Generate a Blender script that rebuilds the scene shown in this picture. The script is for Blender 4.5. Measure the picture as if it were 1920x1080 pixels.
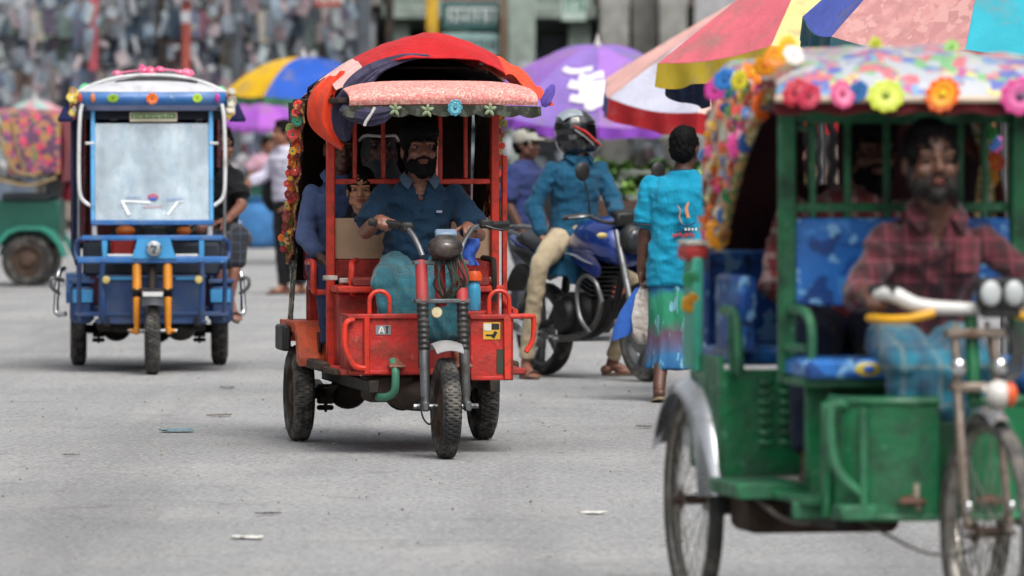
import bpy, math, random
from mathutils import Vector, Matrix, noise, Euler
from mathutils.bvhtree import BVHTree
R = math.radians
random.seed(7)
V = Vector
for o in list(bpy.data.objects): bpy.data.objects.remove(o)
scn = bpy.context.scene
col = scn.collection
# ------------------------------------------------------------------ camera, sky, sun, exposure
cam_d = bpy.data.cameras.new('camera'); cam = bpy.data.objects.new('camera', cam_d); col.objects.link(cam)
cam.location = (0, 0, 1.6); cam.rotation_euler = (R(90), 0, 0)
cam_d.sensor_width = 36.0; cam_d.lens = 225.0; cam_d.shift_y = -0.15625
cam_d.clip_start = 0.5; cam_d.clip_end = 1500
cam_d.dof.use_dof = True; cam_d.dof.focus_distance = 31.6; cam_d.dof.aperture_fstop = 4.0; cam_d.dof.aperture_blades = 0
scn.camera = cam
SUN_EL, SUN_ROT = R(56), R(158)
world = bpy.data.worlds.new('World'); scn.world = world; world.use_nodes = True
wn = world.node_tree; wn.nodes.clear()
sky = wn.nodes.new('ShaderNodeTexSky'); sky.sky_type = 'NISHITA'; sky.sun_disc = False
sky.sun_elevation = SUN_EL; sky.sun_rotation = SUN_ROT; sky.air_density = 1.0; sky.dust_density = 6.0; sky.ozone_density = 1.0
hs = wn.nodes.new('ShaderNodeHueSaturation'); hs.inputs['Saturation'].default_value = 0.22
bg = wn.nodes.new('ShaderNodeBackground'); bg.inputs['Strength'].default_value = 0.15
wo = wn.nodes.new('ShaderNodeOutputWorld')
wn.links.new(sky.outputs[0], hs.inputs['Color']); wn.links.new(hs.outputs[0], bg.inputs['Color']); wn.links.new(bg.outputs[0], wo.inputs['Surface'])
sun_d = bpy.data.lights.new('sun', 'SUN'); sun = bpy.data.objects.new('sun', sun_d); col.objects.link(sun)
sun_d.energy = 1.0; sun_d.angle = R(24); sun_d.color = (1.0, 0.97, 0.92)
# sky rotation is measured clockwise from +Y seen from above
sd = V((math.sin(SUN_ROT) * math.cos(SUN_EL), math.cos(SUN_ROT) * math.cos(SUN_EL), math.sin(SUN_EL)))
sun.rotation_euler = sd.to_track_quat('Z', 'Y').to_euler(); sun.location = (0, 20, 40)
scn.view_settings.view_transform = 'Standard'; scn.view_settings.look = 'None'
scn.view_settings.exposure = 0.52; scn.view_settings.gamma = 1.0; scn.view_settings.use_curve_mapping = False
scn.cycles.max_bounces = 6; scn.cycles.transparent_max_bounces = 8; scn.cycles.caustics_reflective = False; scn.cycles.caustics_refractive = False
scn.cycles.use_denoising = True

# ------------------------------------------------------------------ materials
def lin(h):
    h = h.lstrip('#'); c = [int(h[i:i+2], 16) / 255 for i in (0, 2, 4)]
    return tuple(x / 12.92 if x <= 0.04045 else ((x + 0.055) / 1.055) ** 2.4 for x in c)
class NT:
    def __init__(s, name):
        s.m = bpy.data.materials.new(name); s.m.use_nodes = True; s.t = s.m.node_tree; s.t.nodes.clear()
        s.out = s.n('ShaderNodeOutputMaterial'); s.b = s.n('ShaderNodeBsdfPrincipled'); s.l(s.b.outputs[0], s.out.inputs['Surface'])
    def n(s, t, **k):
        x = s.t.nodes.new(t)
        for a, v in k.items():
            if hasattr(x, a): setattr(x, a, v)
            else: x.inputs[a].default_value = v
        return x
    def l(s, a, b): s.t.links.new(a, b)
    def co(s, kind='Object', sc=None):
        c = s.n('ShaderNodeTexCoord').outputs[kind]
        if sc:
            mp = s.n('ShaderNodeMapping'); mp.inputs['Scale'].default_value = sc; s.l(c, mp.inputs['Vector']); return mp.outputs[0]
        return c
    def noise(s, co, scale, detail=4, rough=.55):
        x = s.n('ShaderNodeTexNoise'); x.inputs['Scale'].default_value = scale; x.inputs['Detail'].default_value = detail; x.inputs['Roughness'].default_value = rough
        s.l(co, x.inputs['Vector']); return x.outputs['Fac']
    def ramp(s, fac, stops, interp='LINEAR'):
        r = s.n('ShaderNodeValToRGB'); e = r.color_ramp.elements; r.color_ramp.interpolation = interp
        while len(e) < len(stops): e.new(.5)
        for i, (p, c) in enumerate(stops):
            e[i].position = p; e[i].color = tuple(c) + (1,) if len(c) == 3 else c
        s.l(fac, r.inputs[0]); return r.outputs[0]
    def mix(s, fac, a, b, mode='MIX'):
        x = s.n('ShaderNodeMix'); x.data_type = 'RGBA'; x.blend_type = mode
        for i, v in ((0, fac), (6, a), (7, b)):
            if hasattr(v, 'links') or hasattr(v, 'is_linked'): s.l(v, x.inputs[i])
            elif i == 0: x.inputs[0].default_value = v
            else: x.inputs[i].default_value = tuple(v) + (1,) if len(v) == 3 else v
        return x.outputs[2]
    def bump(s, h, dist, strength=1.0):
        x = s.n('ShaderNodeBump'); x.inputs['Strength'].default_value = strength; x.inputs['Distance'].default_value = dist
        s.l(h, x.inputs['Height']); s.l(x.outputs[0], s.b.inputs['Normal']); return x
MATS = {}
def mat(name, c, rough=.55, metal=0, var=.18, vs=7, dirt=None, da=.45, ds=5, bump=0, bs=80, coat=0, sheen=0, spec=.5, chips=None):
    """one surface: own colour, slow tone variation, dirt or rust patches, fine relief"""
    if name in MATS: return MATS[name]
    g = NT(name); c = lin(c) if isinstance(c, str) else c
    co = g.co()
    base = g.ramp(g.noise(co, vs, 6, .6), [(.3, [x * (1 - var) for x in c]), (.7, [min(1, x * (1 + var)) for x in c])])
    if chips: base = g.mix(g.ramp(g.noise(g.co('Object', (1, 1, .5)), 26, 6, .7), [(.63, (0, 0, 0)), (.66, (.8, .8, .8))]), base, lin(chips))
    if dirt:
        d = lin(dirt)
        k = g.ramp(g.noise(co, ds, 8, .68), [(.62 - da * .32, (0, 0, 0)), (.78 - da * .2, (1, 1, 1))])
        k2 = g.n('ShaderNodeMath', operation='MULTIPLY'); g.l(k, k2.inputs[0]); k2.inputs[1].default_value = .85
        base = g.mix(k2.outputs[0], base, d)
        rr = g.n('ShaderNodeMapRange'); g.l(k, rr.inputs[0]); rr.inputs[3].default_value = rough; rr.inputs[4].default_value = .85
        g.l(rr.outputs[0], g.b.inputs['Roughness'])
    else:
        rr = g.n('ShaderNodeMapRange'); g.l(g.noise(co, vs * 3, 5), rr.inputs[0]); rr.inputs[3].default_value = max(.04, rough - .12); rr.inputs[4].default_value = min(1, rough + .12)
        g.l(rr.outputs[0], g.b.inputs['Roughness'])
    g.l(base, g.b.inputs['Base Color'])
    g.b.inputs['Metallic'].default_value = metal; g.b.inputs['Specular IOR Level'].default_value = spec
    if coat: g.b.inputs['Coat Weight'].default_value = coat; g.b.inputs['Coat Roughness'].default_value = .12
    if sheen: g.b.inputs['Sheen Weight'].default_value = sheen
    if bump: g.bump(g.noise(co, bs, 4), bump)
    MATS[name] = g.m; return g.m
def cloth(name, c, var=.2, c2=None, rough=.9, fold=.004, sheen=.06):
    if name in MATS: return MATS[name]
    g = NT(name); c = lin(c) if isinstance(c, str) else c
    co = g.co()
    base = g.ramp(g.noise(co, 6, 5), [(.3, [x * (1 - var) for x in c]), (.72, [min(1, x * (1 + var)) for x in c])])
    if c2: base = g.mix(g.ramp(g.noise(co, 22, 3), [(.5, (0, 0, 0)), (.56, (1, 1, 1))]), base, lin(c2))
    g.l(base, g.b.inputs['Base Color']); g.b.inputs['Roughness'].default_value = rough
    g.b.inputs['Sheen Weight'].default_value = sheen; g.b.inputs['Specular IOR Level'].default_value = .2
    h = g.n('ShaderNodeMath', operation='ADD')
    g.l(g.noise(g.co('Object', (1, 1, .45)), 16, 3), h.inputs[0])
    w = g.n('ShaderNodeMath', operation='MULTIPLY'); g.l(g.noise(co, 400, 1), w.inputs[0]); w.inputs[1].default_value = .06; g.l(w.outputs[0], h.inputs[1])
    rm = g.n('ShaderNodeTexNoise'); rm.noise_type = 'RIDGED_MULTIFRACTAL'; rm.inputs['Scale'].default_value = 7; rm.inputs['Detail'].default_value = 2.5; rm.inputs['Distortion'].default_value = .8; g.l(g.co('Object', (1, 1, .6)), rm.inputs['Vector'])
    h2 = g.n('ShaderNodeMath', operation='MULTIPLY_ADD'); g.l(rm.outputs['Fac'], h2.inputs[0]); h2.inputs[1].default_value = .55; g.l(h.outputs[0], h2.inputs[2])
    g.bump(h2.outputs[0], fold * 5); MATS[name] = g.m; return g.m
def spots(name, c, cols, scale=14, rough=.6, thr=.45, bump=0):
    """printed fabric or vinyl: patches of several colours on a ground colour"""
    if name in MATS: return MATS[name]
    g = NT(name); co = g.co(); base = lin(c)
    cur = g.ramp(g.noise(co, 9, 3), [(.3, [x * .8 for x in base]), (.7, [min(1, x * 1.15) for x in base])])
    for i, k in enumerate(cols):
        mp = g.n('ShaderNodeMapping'); mp.inputs['Location'].default_value = (i * 3.7, i * 1.9, i * 5.3); g.l(co, mp.inputs[0])
        f = g.noise(mp.outputs[0], scale * (1 + .17 * (i % 3)), 2.5, .5)
        cur = g.mix(g.ramp(f, [(thr + .12, (0, 0, 0)), (thr + .15, (1, 1, 1))]), cur, lin(k))
    g.l(cur, g.b.inputs['Base Color']); g.b.inputs['Roughness'].default_value = rough
    if bump: g.bump(g.noise(co, 40, 4), bump)
    MATS[name] = g.m; return g.m
def plaid(name, c, lines, step=.055, rough=.9):
    if name in MATS: return MATS[name]
    g = NT(name); co = g.co(); sp = g.n('ShaderNodeSeparateXYZ'); g.l(co, sp.inputs[0]); cur = lin(c)
    b = g.ramp(g.noise(co, 8, 4), [(.3, [x * .75 for x in cur]), (.7, [x * 1.25 for x in cur])])
    for ax, (lc, off, w) in ((a, l) for l in lines for a in (0, 2)):
        m = g.n('ShaderNodeMath', operation='MULTIPLY_ADD'); g.l(sp.outputs[ax], m.inputs[0]); m.inputs[1].default_value = 1 / step; m.inputs[2].default_value = off + 50
        f = g.n('ShaderNodeMath', operation='FRACT'); g.l(m.outputs[0], f.inputs[0])
        k = g.n('ShaderNodeMath', operation='LESS_THAN'); g.l(f.outputs[0], k.inputs[0]); k.inputs[1].default_value = w
        k2 = g.n('ShaderNodeMath', operation='MULTIPLY'); g.l(k.outputs[0], k2.inputs[0]); k2.inputs[1].default_value = .55
        b = g.mix(k2.outputs[0], b, lin(lc))
    g.l(b, g.b.inputs['Base Color']); g.b.inputs['Roughness'].default_value = rough; g.b.inputs['Sheen Weight'].default_value = .2
    g.bump(g.noise(g.co('Object', (1, 1, .5)), 18, 3), .02); MATS[name] = g.m; return g.m
def skin(name, c):
    if name in MATS: return MATS[name]
    g = NT(name); c = lin(c); co = g.co()
    g.l(g.ramp(g.noise(co, 24, 5), [(.3, [x * .8 for x in c]), (.7, [x * 1.15 for x in c])]), g.b.inputs['Base Color'])
    g.b.inputs['Roughness'].default_value = .48; g.b.inputs['Subsurface Weight'].default_value = .05; g.b.inputs['Subsurface Radius'].default_value = (.02, .008, .004)
    g.bump(g.noise(co, 160, 3), .001); MATS[name] = g.m; return g.m

# ------------------------------------------------------------------ mesh building
def frame_of(d, up=None):
    d = V(d).normalized(); up = V(up) if up else (V((0, 0, 1)) if abs(d.z) < .9 else V((0, 1, 0)))
    x = up.cross(d).normalized(); return x, d.cross(x).normalized(), d
def smooth_path(pts, k=6, closed=False):
    P = [V(p) for p in pts]; n = len(P); out = []
    for i in range(n if closed else n - 1):
        a, b, c, d = (P[(i + j) % n] if closed else P[min(max(i + j, 0), n - 1)] for j in (-1, 0, 1, 2))
        for s in range(k):
            t = s / k; out.append(.5 * ((2 * b) + (c - a) * t + (2 * a - 5 * b + 4 * c - d) * t * t + (3 * b - a - 3 * c + d) * t ** 3))
    if not closed: out.append(P[-1])
    return out
class MB:
    def __init__(s): s.v = []; s.f = []; s.m = []; s.cur = 0
    def add(s, vs, fs):
        o = len(s.v); s.v += [tuple(x) for x in vs]; s.f += [tuple(i + o for i in f) for f in fs]; s.m += [s.cur] * len(fs); return s
    def mt(s, i): s.cur = i; return s
    def box(s, c, size, bev=.004, rot=None):
        h = [x / 2 for x in size]; b = min(bev, min(h) * .45); vs = []; idx = {}
        for sx in (-1, 1):
            for sy in (-1, 1):
                for sz in (-1, 1):
                    for a in range(3):
                        p = [sx * h[0], sy * h[1], sz * h[2]]; sg = (sx, sy, sz)
                        for q in range(3):
                            if q != a: p[q] -= sg[q] * b
                        idx[(sx, sy, sz, a)] = len(vs); vs.append(V(p))
        fs = []
        for a in range(3):
            u, w = (a + 1) % 3, (a + 2) % 3
            for sg in (-1, 1):
                q = []
                for (i, j) in ((-1, -1), (1, -1), (1, 1), (-1, 1)):
                    t = [0, 0, 0]; t[a] = sg; t[u] = i; t[w] = j; q.append(idx[(*t, a)])
                fs.append(q if sg > 0 else q[::-1])
        for a in range(3):
            u, w = (a + 1) % 3, (a + 2) % 3
            for i in (-1, 1):
                for j in (-1, 1):
                    t0 = [0, 0, 0]; t0[u] = i; t0[w] = j; t1 = list(t0); t0[a] = -1; t1[a] = 1
                    q = [idx[(*t0, u)], idx[(*t1, u)], idx[(*t1, w)], idx[(*t0, w)]]
                    fs.append(q if i * j < 0 else q[::-1])
        for sx in (-1, 1):
            for sy in (-1, 1):
                for sz in (-1, 1):
                    q = [idx[(sx, sy, sz, a)] for a in range(3)]; fs.append(q if sx * sy * sz > 0 else q[::-1])
        m = Euler(rot).to_matrix() if rot else Matrix.Identity(3)
        return s.add([m @ p + V(c) for p in vs], fs)
    def bar(s, a, b, w, h, bev=.003, up=None):
        a, b = V(a), V(b); x, y, z = frame_of(b - a, up); L = (b - a).length
        t = MB(); t.box((0, 0, L / 2), (w, h, L), bev)
        return s.add([a + x * p[0] + y * p[1] + z * p[2] for p in t.v], t.f)
    def tube(s, pts, r, n=8, closed=False, k=0, flat=1.0, caps=True):
        P = smooth_path(pts, k, closed) if k else [V(p) for p in pts]; m = len(P)
        if isinstance(r, (list, tuple)):
            rr = []
            for i in range(m):
                t = i / max(1, m - 1) * (len(r) - 1); j = min(int(t), len(r) - 2); rr.append(r[j] + (r[j + 1] - r[j]) * (t - j))
        else: rr = [r] * m
        vs = []; x = None
        for i in range(m):
            if closed: d = P[(i + 1) % m] - P[i - 1]
            else: d = P[min(i + 1, m - 1)] - P[max(i - 1, 0)]
            if d.length < 1e-9: d = V((0, 0, 1))
            d.normalize()
            if x is None: x, y, _ = frame_of(d)
            else:
                x = (x - d * x.dot(d)); x = x.normalized() if x.length > 1e-6 else frame_of(d)[0]
                y = d.cross(x)
            for q in range(n):
                t = 2 * math.pi * q / n; vs.append(P[i] + (x * math.cos(t) + y * math.sin(t) * flat) * rr[i])
        fs = []
        for i in range(m if closed else m - 1):
            a, b = i * n, ((i + 1) % m) * n
            for q in range(n): fs.append((a + q, a + (q + 1) % n, b + (q + 1) % n, b + q))
        if caps and not closed: fs += [tuple(range(n))[::-1], tuple(range((m - 1) * n, m * n))]
        return s.add(vs, fs)
    def cap(s, a, b, ra, rb, n=14):
        """capsule with round ends, for bodies that are fused afterwards"""
        a, b = V(a), V(b); x, y, d = frame_of(b - a if (b - a).length > 1e-6 else V((0, 0, 1))); L = (b - a).length; vs = []; rings = []
        for j in range(5): t = -math.pi / 2 + (j + .4) / 5 * math.pi / 2; rings.append((math.sin(t) * ra, math.cos(t) * ra))
        rings.append((0, ra)); rings.append((L, rb))
        for j in range(1, 6): t = (j - .4) / 5 * math.pi / 2; rings.append((L + math.sin(t) * rb, math.cos(t) * rb))
        for (h, r) in rings:
            for q in range(n): t = 2 * math.pi * q / n; vs.append(a + d * h + (x * math.cos(t) + y * math.sin(t)) * r)
        fs = [(i * n + q, i * n + (q + 1) % n, (i + 1) * n + (q + 1) % n, (i + 1) * n + q) for i in range(len(rings) - 1) for q in range(n)]
        fs += [tuple(range(n))[::-1], tuple(range((len(rings) - 1) * n, len(rings) * n))]
        return s.add(vs, fs)
    def chain(s, pts, rs):
        for i in range(len(pts) - 1): s.cap(pts[i], pts[i + 1], rs[i], rs[i + 1])
        return s
    def lathe(s, prof, n=24, c=(0, 0, 0), axis=(0, 0, 1), up=None, a0=0, a1=2 * math.pi, fn=None):
        x, y, d = frame_of(axis, up); full = abs(a1 - a0 - 2 * math.pi) < 1e-6; m = n if full else n + 1; vs = []; c = V(c)
        for i in range(m):
            t = a0 + (a1 - a0) * i / n
            for j, (r, h) in enumerate(prof):
                if fn: r = fn(r, i, j)
                vs.append(c + (x * math.cos(t) + y * math.sin(t)) * r + d * h)
        k = len(prof); fs = []
        for i in range(n):
            for j in range(k - 1): fs.append((i * k + j, ((i + 1) % m) * k + j, ((i + 1) % m) * k + j + 1, i * k + j + 1))
        return s.add(vs, fs)
    def ell(s, c, r, rot=None, n=14, m=10, ax=None):
        c = V(c); vs = []; M = Euler(rot).to_matrix() if rot else Matrix.Identity(3)
        if ax: M = Matrix((ax[0], ax[1], ax[2])).transposed()
        for j in range(m + 1):
            t = math.pi * j / m
            for i in range(n):
                q = 2 * math.pi * i / n; rr = max(math.sin(t), 1e-3)
                vs.append(c + M @ V((r[0] * rr * math.cos(q), r[1] * rr * math.sin(q), -r[2] * math.cos(t))))
        fs = [(j * n + i, j * n + (i + 1) % n, (j + 1) * n + (i + 1) % n, (j + 1) * n + i) for j in range(m) for i in range(n)]
        return s.add(vs, fs)
    def loft(s, rings, caps=True):
        n = len(rings[0]); vs = [p for r in rings for p in r]
        fs = [(j * n + i, j * n + (i + 1) % n, (j + 1) * n + (i + 1) % n, (j + 1) * n + i) for j in range(len(rings) - 1) for i in range(n)]
        if caps: fs += [tuple(range(n))[::-1], tuple(range((len(rings) - 1) * n, len(rings) * n))]
        return s.add(vs, fs)
    def sheet(s, f, nu, nv, th=.004):
        """f(u,v) -> point; a surface of real thickness"""
        P = [[V(f(i / nu, j / nv)) for j in range(nv + 1)] for i in range(nu + 1)]; vs = []; k = (nu + 1) * (nv + 1)
        top = []; bot = []
        for i in range(nu + 1):
            for j in range(nv + 1):
                du = P[min(i + 1, nu)][j] - P[max(i - 1, 0)][j]; dv = P[i][min(j + 1, nv)] - P[i][max(j - 1, 0)]
                nn = du.cross(dv); nn = nn.normalized() if nn.length > 1e-12 else V((0, 0, 1))
                top.append(P[i][j] + nn * th / 2); bot.append(P[i][j] - nn * th / 2)
        w = nv + 1; fs = []
        for i in range(nu):
            for j in range(nv):
                a, b, c, d = i * w + j, (i + 1) * w + j, (i + 1) * w + j + 1, i * w + j + 1
                fs += [(a, b, c, d), (k + d, k + c, k + b, k + a)]
        for i in range(nu):
            a, b = i * w, (i + 1) * w; fs.append((a, k + a, k + b, b)); a += nv; b += nv; fs.append((b, k + b, k + a, a))
        for j in range(nv):
            a = j; fs.append((a + 1, k + a + 1, k + a, a)); a = nu * w + j; fs.append((a, k + a, k + a + 1, a + 1))
        return s.add(top + bot, fs)
    def prism(s, poly, o, ex, ey, ez, d):
        """2-D outline extruded by d along ez"""
        o, ex, ey, ez = V(o), V(ex), V(ey), V(ez); n = len(poly)
        A = [o + ex * p[0] + ey * p[1] for p in poly]; B = [p + ez * d for p in A]
        return s.add(A + B, [tuple(range(n))[::-1], tuple(range(n, 2 * n))] + [(i, (i + 1) % n, n + (i + 1) % n, n + i) for i in range(n)])
    def obj(s, name, m, parent=None, sharp=38, loc=None, kind=None):
        me = bpy.data.meshes.new(name); me.from_pydata(s.v, [], s.f); me.validate(); me.update()
        ms = m if isinstance(m, (list, tuple)) else [m]
        for x in ms: me.materials.append(x)
        if len(ms) > 1 and len(me.polygons) == len(s.m): me.polygons.foreach_set('material_index', s.m)
        me.polygons.foreach_set('use_smooth', [True] * len(me.polygons)); me.set_sharp_from_angle(angle=R(sharp))
        o = bpy.data.objects.new(name, me); col.objects.link(o)
        if parent: o.parent = parent
        if loc is not None: o.location = loc
        if kind: o['kind'] = kind
        return o
def tag(o, label=None, cat=None, group=None, kind=None):
    if label: o['label'] = label
    if cat: o['category'] = cat
    if group: o['group'] = group
    if kind: o['kind'] = kind
    return o
def thing(name, label, cat, loc=(0, 0, 0), rz=0, group=None):
    o = bpy.data.objects.new(name, None); col.objects.link(o); o.location = loc; o.rotation_euler = (0, 0, rz); o.empty_display_size = .2
    return tag(o, label, cat, group)
def link_mesh(name, me, parent=None, loc=(0, 0, 0), rot=(0, 0, 0), m=None, scale=None):
    o = bpy.data.objects.new(name, me); col.objects.link(o); o.location = loc; o.rotation_euler = rot
    if parent: o.parent = parent
    if scale: o.scale = scale
    if m:
        o.material_slots[0].link = 'OBJECT'; o.material_slots[0].material = m
    return o
KIDS = {}
def copy_tree(o, parent=None):
    c = o.copy(); col.objects.link(c)
    if parent: c.parent = parent
    for ch in o.children: copy_tree(ch, c)
    return c
tmp_scene = bpy.data.scenes.new('work')
def fuse(mb, voxel=.008, smooth=6, fold=0, fs=(7, 7, 12), seed=0.0, cut=None):
    """overlapping volumes grown into one continuous skin; folds pushed into the surface"""
    me = bpy.data.meshes.new('w'); me.from_pydata(mb.v, [], mb.f); me.update()
    o = bpy.data.objects.new('w', me); tmp_scene.collection.objects.link(o)
    r = o.modifiers.new('r', 'REMESH'); r.mode = 'VOXEL'; r.voxel_size = voxel; r.adaptivity = 0
    if smooth: q = o.modifiers.new('s', 'SMOOTH'); q.factor = .5; q.iterations = smooth
    vl = tmp_scene.view_layers[0]; vl.update(); dg = vl.depsgraph
    out = bpy.data.meshes.new_from_object(o.evaluated_get(dg))
    bpy.data.objects.remove(o); bpy.data.meshes.remove(me)
    if fold:
        vs = out.vertices; nn = [v.normal.copy() for v in vs]; sv = V((seed, seed * 1.7, seed * .6))
        for v, q in zip(vs, nn):
            p = V((v.co.x * fs[0], v.co.y * fs[1], v.co.z * fs[2])) + sv
            w = noise.noise_vector(p * .5) * .9
            a = 1 - abs(noise.noise(p + w)) * 2.2
            v.co += q * fold * (a * .7 + noise.noise(p * 2.3) * .6 - .3)
    out.update(); return out
def mesh_obj(name, me, m, parent=None, base=None):
    """a fused mesh as an object; base moves the origin there"""
    me.name = name; me.materials.clear(); me.materials.append(m)
    me.polygons.foreach_set('use_smooth', [True] * len(me.polygons))
    o = bpy.data.objects.new(name, me); col.objects.link(o)
    if parent: o.parent = parent
    return o
def lerp(a, b, t): return V(a) + (V(b) - V(a)) * t
def catmull2(p, k): return [(v.x, v.y) for v in smooth_path([(a, b, 0) for a, b in p], k)]
# ------------------------------------------------------------------ people: one fused body, clothes and hair as children
def ring(c, ex, ey, rx, ry, n=20, pw=2.3):
    out = []
    for i in range(n):
        t = 2 * math.pi * i / n; ct, st = math.cos(t), math.sin(t)
        out.append(V(c) + ex * (abs(ct) ** (2 / pw) * (1 if ct > 0 else -1)) * rx + ey * (abs(st) ** (2 / pw) * (1 if st > 0 else -1)) * ry)
    return out
def tuck(body, garment, d=.018):
    """skin that would press through a garment stays just under it"""
    gm_ = garment.data; t = BVHTree.FromPolygons([v.co for v in gm_.vertices], [tuple(q.vertices) for q in gm_.polygons])
    for v in body.data.vertices:
        l, n, i, ds = t.find_nearest(v.co, d)
        if l is not None and (v.co - l).dot(n) > -.007: v.co = l - n * .009
    return garment
class Body:
    """joints: a = anatomical right, b = anatomical left; ex runs from a to b"""
    def __init__(s, J, head_yaw=0, head_pitch=0, build=1.0, head_scale=1.0):
        s.J = {k: V(v) for k, v in J.items()}; s.k = build; s.hk = head_scale; j = s.J
        s.ex = (j['sb'] - j['sa']).normalized(); up = (j['neck'] - j['pel']).normalized()
        s.fw = s.ex.cross(up).normalized(); s.up = up
        hz = V((0, 0, 1)); hx = (s.ex - hz * s.ex.dot(hz)).normalized(); hy = hx.cross(hz)
        q = Matrix.Rotation(R(head_yaw), 3, 'Z'); hx = q @ hx; hy = q @ hy
        q2 = Matrix.Rotation(R(head_pitch), 3, hx); hy = q2 @ hy; hz = q2 @ hz
        s.hx, s.hy, s.hz = hx, hy, hz
        j.setdefault('chest', lerp(j['pel'], j['neck'], .72))
        for h, e in (('ha', -1), ('hb', 1)): j.setdefault(h, j['pel'] + s.ex * .085 * e * build)
    def H(s, x, y, z): return s.J['head'] + (s.hx * x + s.hy * y + s.hz * z) * s.hk
    def hell(s, mb, c, r, n=14, m=10): mb.ell(s.H(*c), [q * s.hk for q in r], n=n, m=m, ax=(s.hx, s.hy, s.hz))
    def torso(s, mb, g=0.0, lo=0.0, hem=None, belly=0.0):
        j = s.J; k = s.k; mid = lerp(j['pel'], j['chest'], .5); sh = (j['sa'] + j['sb']) / 2; w = (j['sb'] - j['sa']).length / .36
        C = [(j['pel'] - s.up * lo, .158, .118), (lerp(j['pel'], mid, .5), .150, .112 + belly * .7), (mid, .142, .106 + belly), (j['chest'] - s.up * .04, .158, .116 + belly * .3), (j['chest'] + s.up * .045, .156 * w, .108),
             (sh - s.up * .005, .140 * w, .078), (sh + s.up * .030, .105 * w, .064), (lerp(sh, j['neck'], .72), .072, .058), (j['neck'] + s.up * .01, .054, .053)]
        rs = [ring(c, s.ex, s.fw, (a * k + g), (b * k + g)) for c, a, b in C]
        if hem: rs = [ring(hem[0], s.ex, s.fw, hem[1], hem[2])] + rs
        mb.loft(rs)
    def hand(s, mb, side, d, nrm, curl=35, th=None, k=1.0):
        """palm from the wrist along d, palm facing nrm; fingers bend towards nrm"""
        w = s.J['w' + side]; d = V(d).normalized(); nrm = V(nrm); nrm = (nrm - d * nrm.dot(d)).normalized()
        t = d.cross(nrm) if side == 'b' else nrm.cross(d)      # towards the thumb
        if th is not None and t.dot(V(th)) < 0: t = -t
        pc = w + d * .05 * k
        mb.ell(pc, (.042 * k, .052 * k, .017 * k), ax=(t, d, nrm)); mb.cap(w - d * .02, w + d * .03 * k, .025 * k, .026 * k)
        for i, (ln, off) in enumerate(((.072, .030), (.080, .010), (.075, -.010), (.058, -.029))):
            p = w + d * (.088 - .006 * abs(i - 1.3)) * k + t * off * k; q = d.copy(); c0 = curl * (1 + .06 * i)
            mb.cap(w + d * .05 * k + t * off * .8 * k, p, .011 * k, .0095 * k, 8)
            for sgi, fr in enumerate((.46, .30, .24)):
                a = R(c0 * (.8, 1.0, .7)[sgi]); q = Matrix.Rotation(a, 3, d.cross(nrm)) @ q
                e = p + q * ln * fr * k; mb.cap(p, e, (.0092, .0086, .008)[sgi] * k, (.0086, .008, .0068)[sgi] * k, 8); p = e
        p = w + d * .028 * k + t * .030 * k; q = (d * .72 + t * .68 + nrm * .25).normalized()
        for ln, bend in ((.042, 0), (.034, curl * .35), (.026, curl * .4)):
            q = Matrix.Rotation(R(bend), 3, d.cross(nrm)) @ q; e = p + q * ln * k; mb.cap(p, e, .012 * k, .0105 * k, 8); p = e
    def foot(s, mb, side, d, k=1.0, flat=True):
        a = s.J['a' + side]; d = V(d).normalized(); x = d.cross(V((0, 0, 1))).normalized(); dn = x.cross(d).normalized()
        dn = -dn if dn.z > 0 else dn
        mb.ell(a - d * .03 + dn * .045, (.034, .04, .032), ax=(x, d, dn))
        mb.cap(a + d * .02 + dn * .02, a + d * .12 + dn * .055, .036, .022); mb.ell(a + d * .10 + dn * .06, (.043, .075, .02), ax=(x, d, dn))
        for i in range(5): mb.cap(a + d * .15 + dn * .062 + x * (i - 2) * .017, a + d * (.185 - .006 * abs(i - 1)) + dn * .066 + x * (i - 2) * .018, .0105, .008, 8)
    def skin_mb(s, hands, feet, fist=None):
        j = s.J; k = s.k; mb = MB(); s.torso(mb)
        for e in 'ab':
            mb.chain([j['s' + e], lerp(j['s' + e], j['e' + e], .45), j['e' + e]], [.044 * k, .043 * k, .037 * k])
            mb.chain([j['e' + e], lerp(j['e' + e], j['w' + e], .3), j['w' + e]], [.037 * k, .037 * k, .025 * k])
            mb.chain([j['h' + e], lerp(j['h' + e], j['k' + e], .4), j['k' + e]], [.085 * k, .077 * k, .052 * k])
            mb.chain([j['k' + e], lerp(j['k' + e], j['a' + e], .32), lerp(j['k' + e], j['a' + e], .8), j['a' + e]], [.050 * k, .051 * k, .034 * k, .033 * k])
            if e in hands: s.hand(mb, e, *hands[e])
            if e in feet: s.foot(mb, e, feet[e])
        mb.cap(j['neck'] - s.up * .03, s.H(0, -.015, -.06), .058 * k, .052)
        s.hell(mb, (0, -.018, .036), (.074, .094, .092)); s.hell(mb, (0, .022, -.03), (.060, .066, .078)); s.hell(mb, (0, .052, -.088), (.028, .026, .022))
        s.hell(mb, (0, .066, -.052), (.030, .026, .026))
        for x in (-1, 1):
            s.hell(mb, (x * .030, .074, .030), (.030, .016, .011)); s.hell(mb, (x * .041, .058, -.022), (.024, .022, .022)); s.hell(mb, (x * .052, .02, -.055), (.018, .034, .03))
            s.hell(mb, (x * .078, -.012, -.004), (.011, .024, .034)); s.hell(mb, (x * .014, .094, -.024), (.010, .011, .009))
        mb.cap(s.H(0, .082, .022), s.H(0, .106, -.020), .009 * s.hk, .0125 * s.hk, 10)
        return mb
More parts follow.
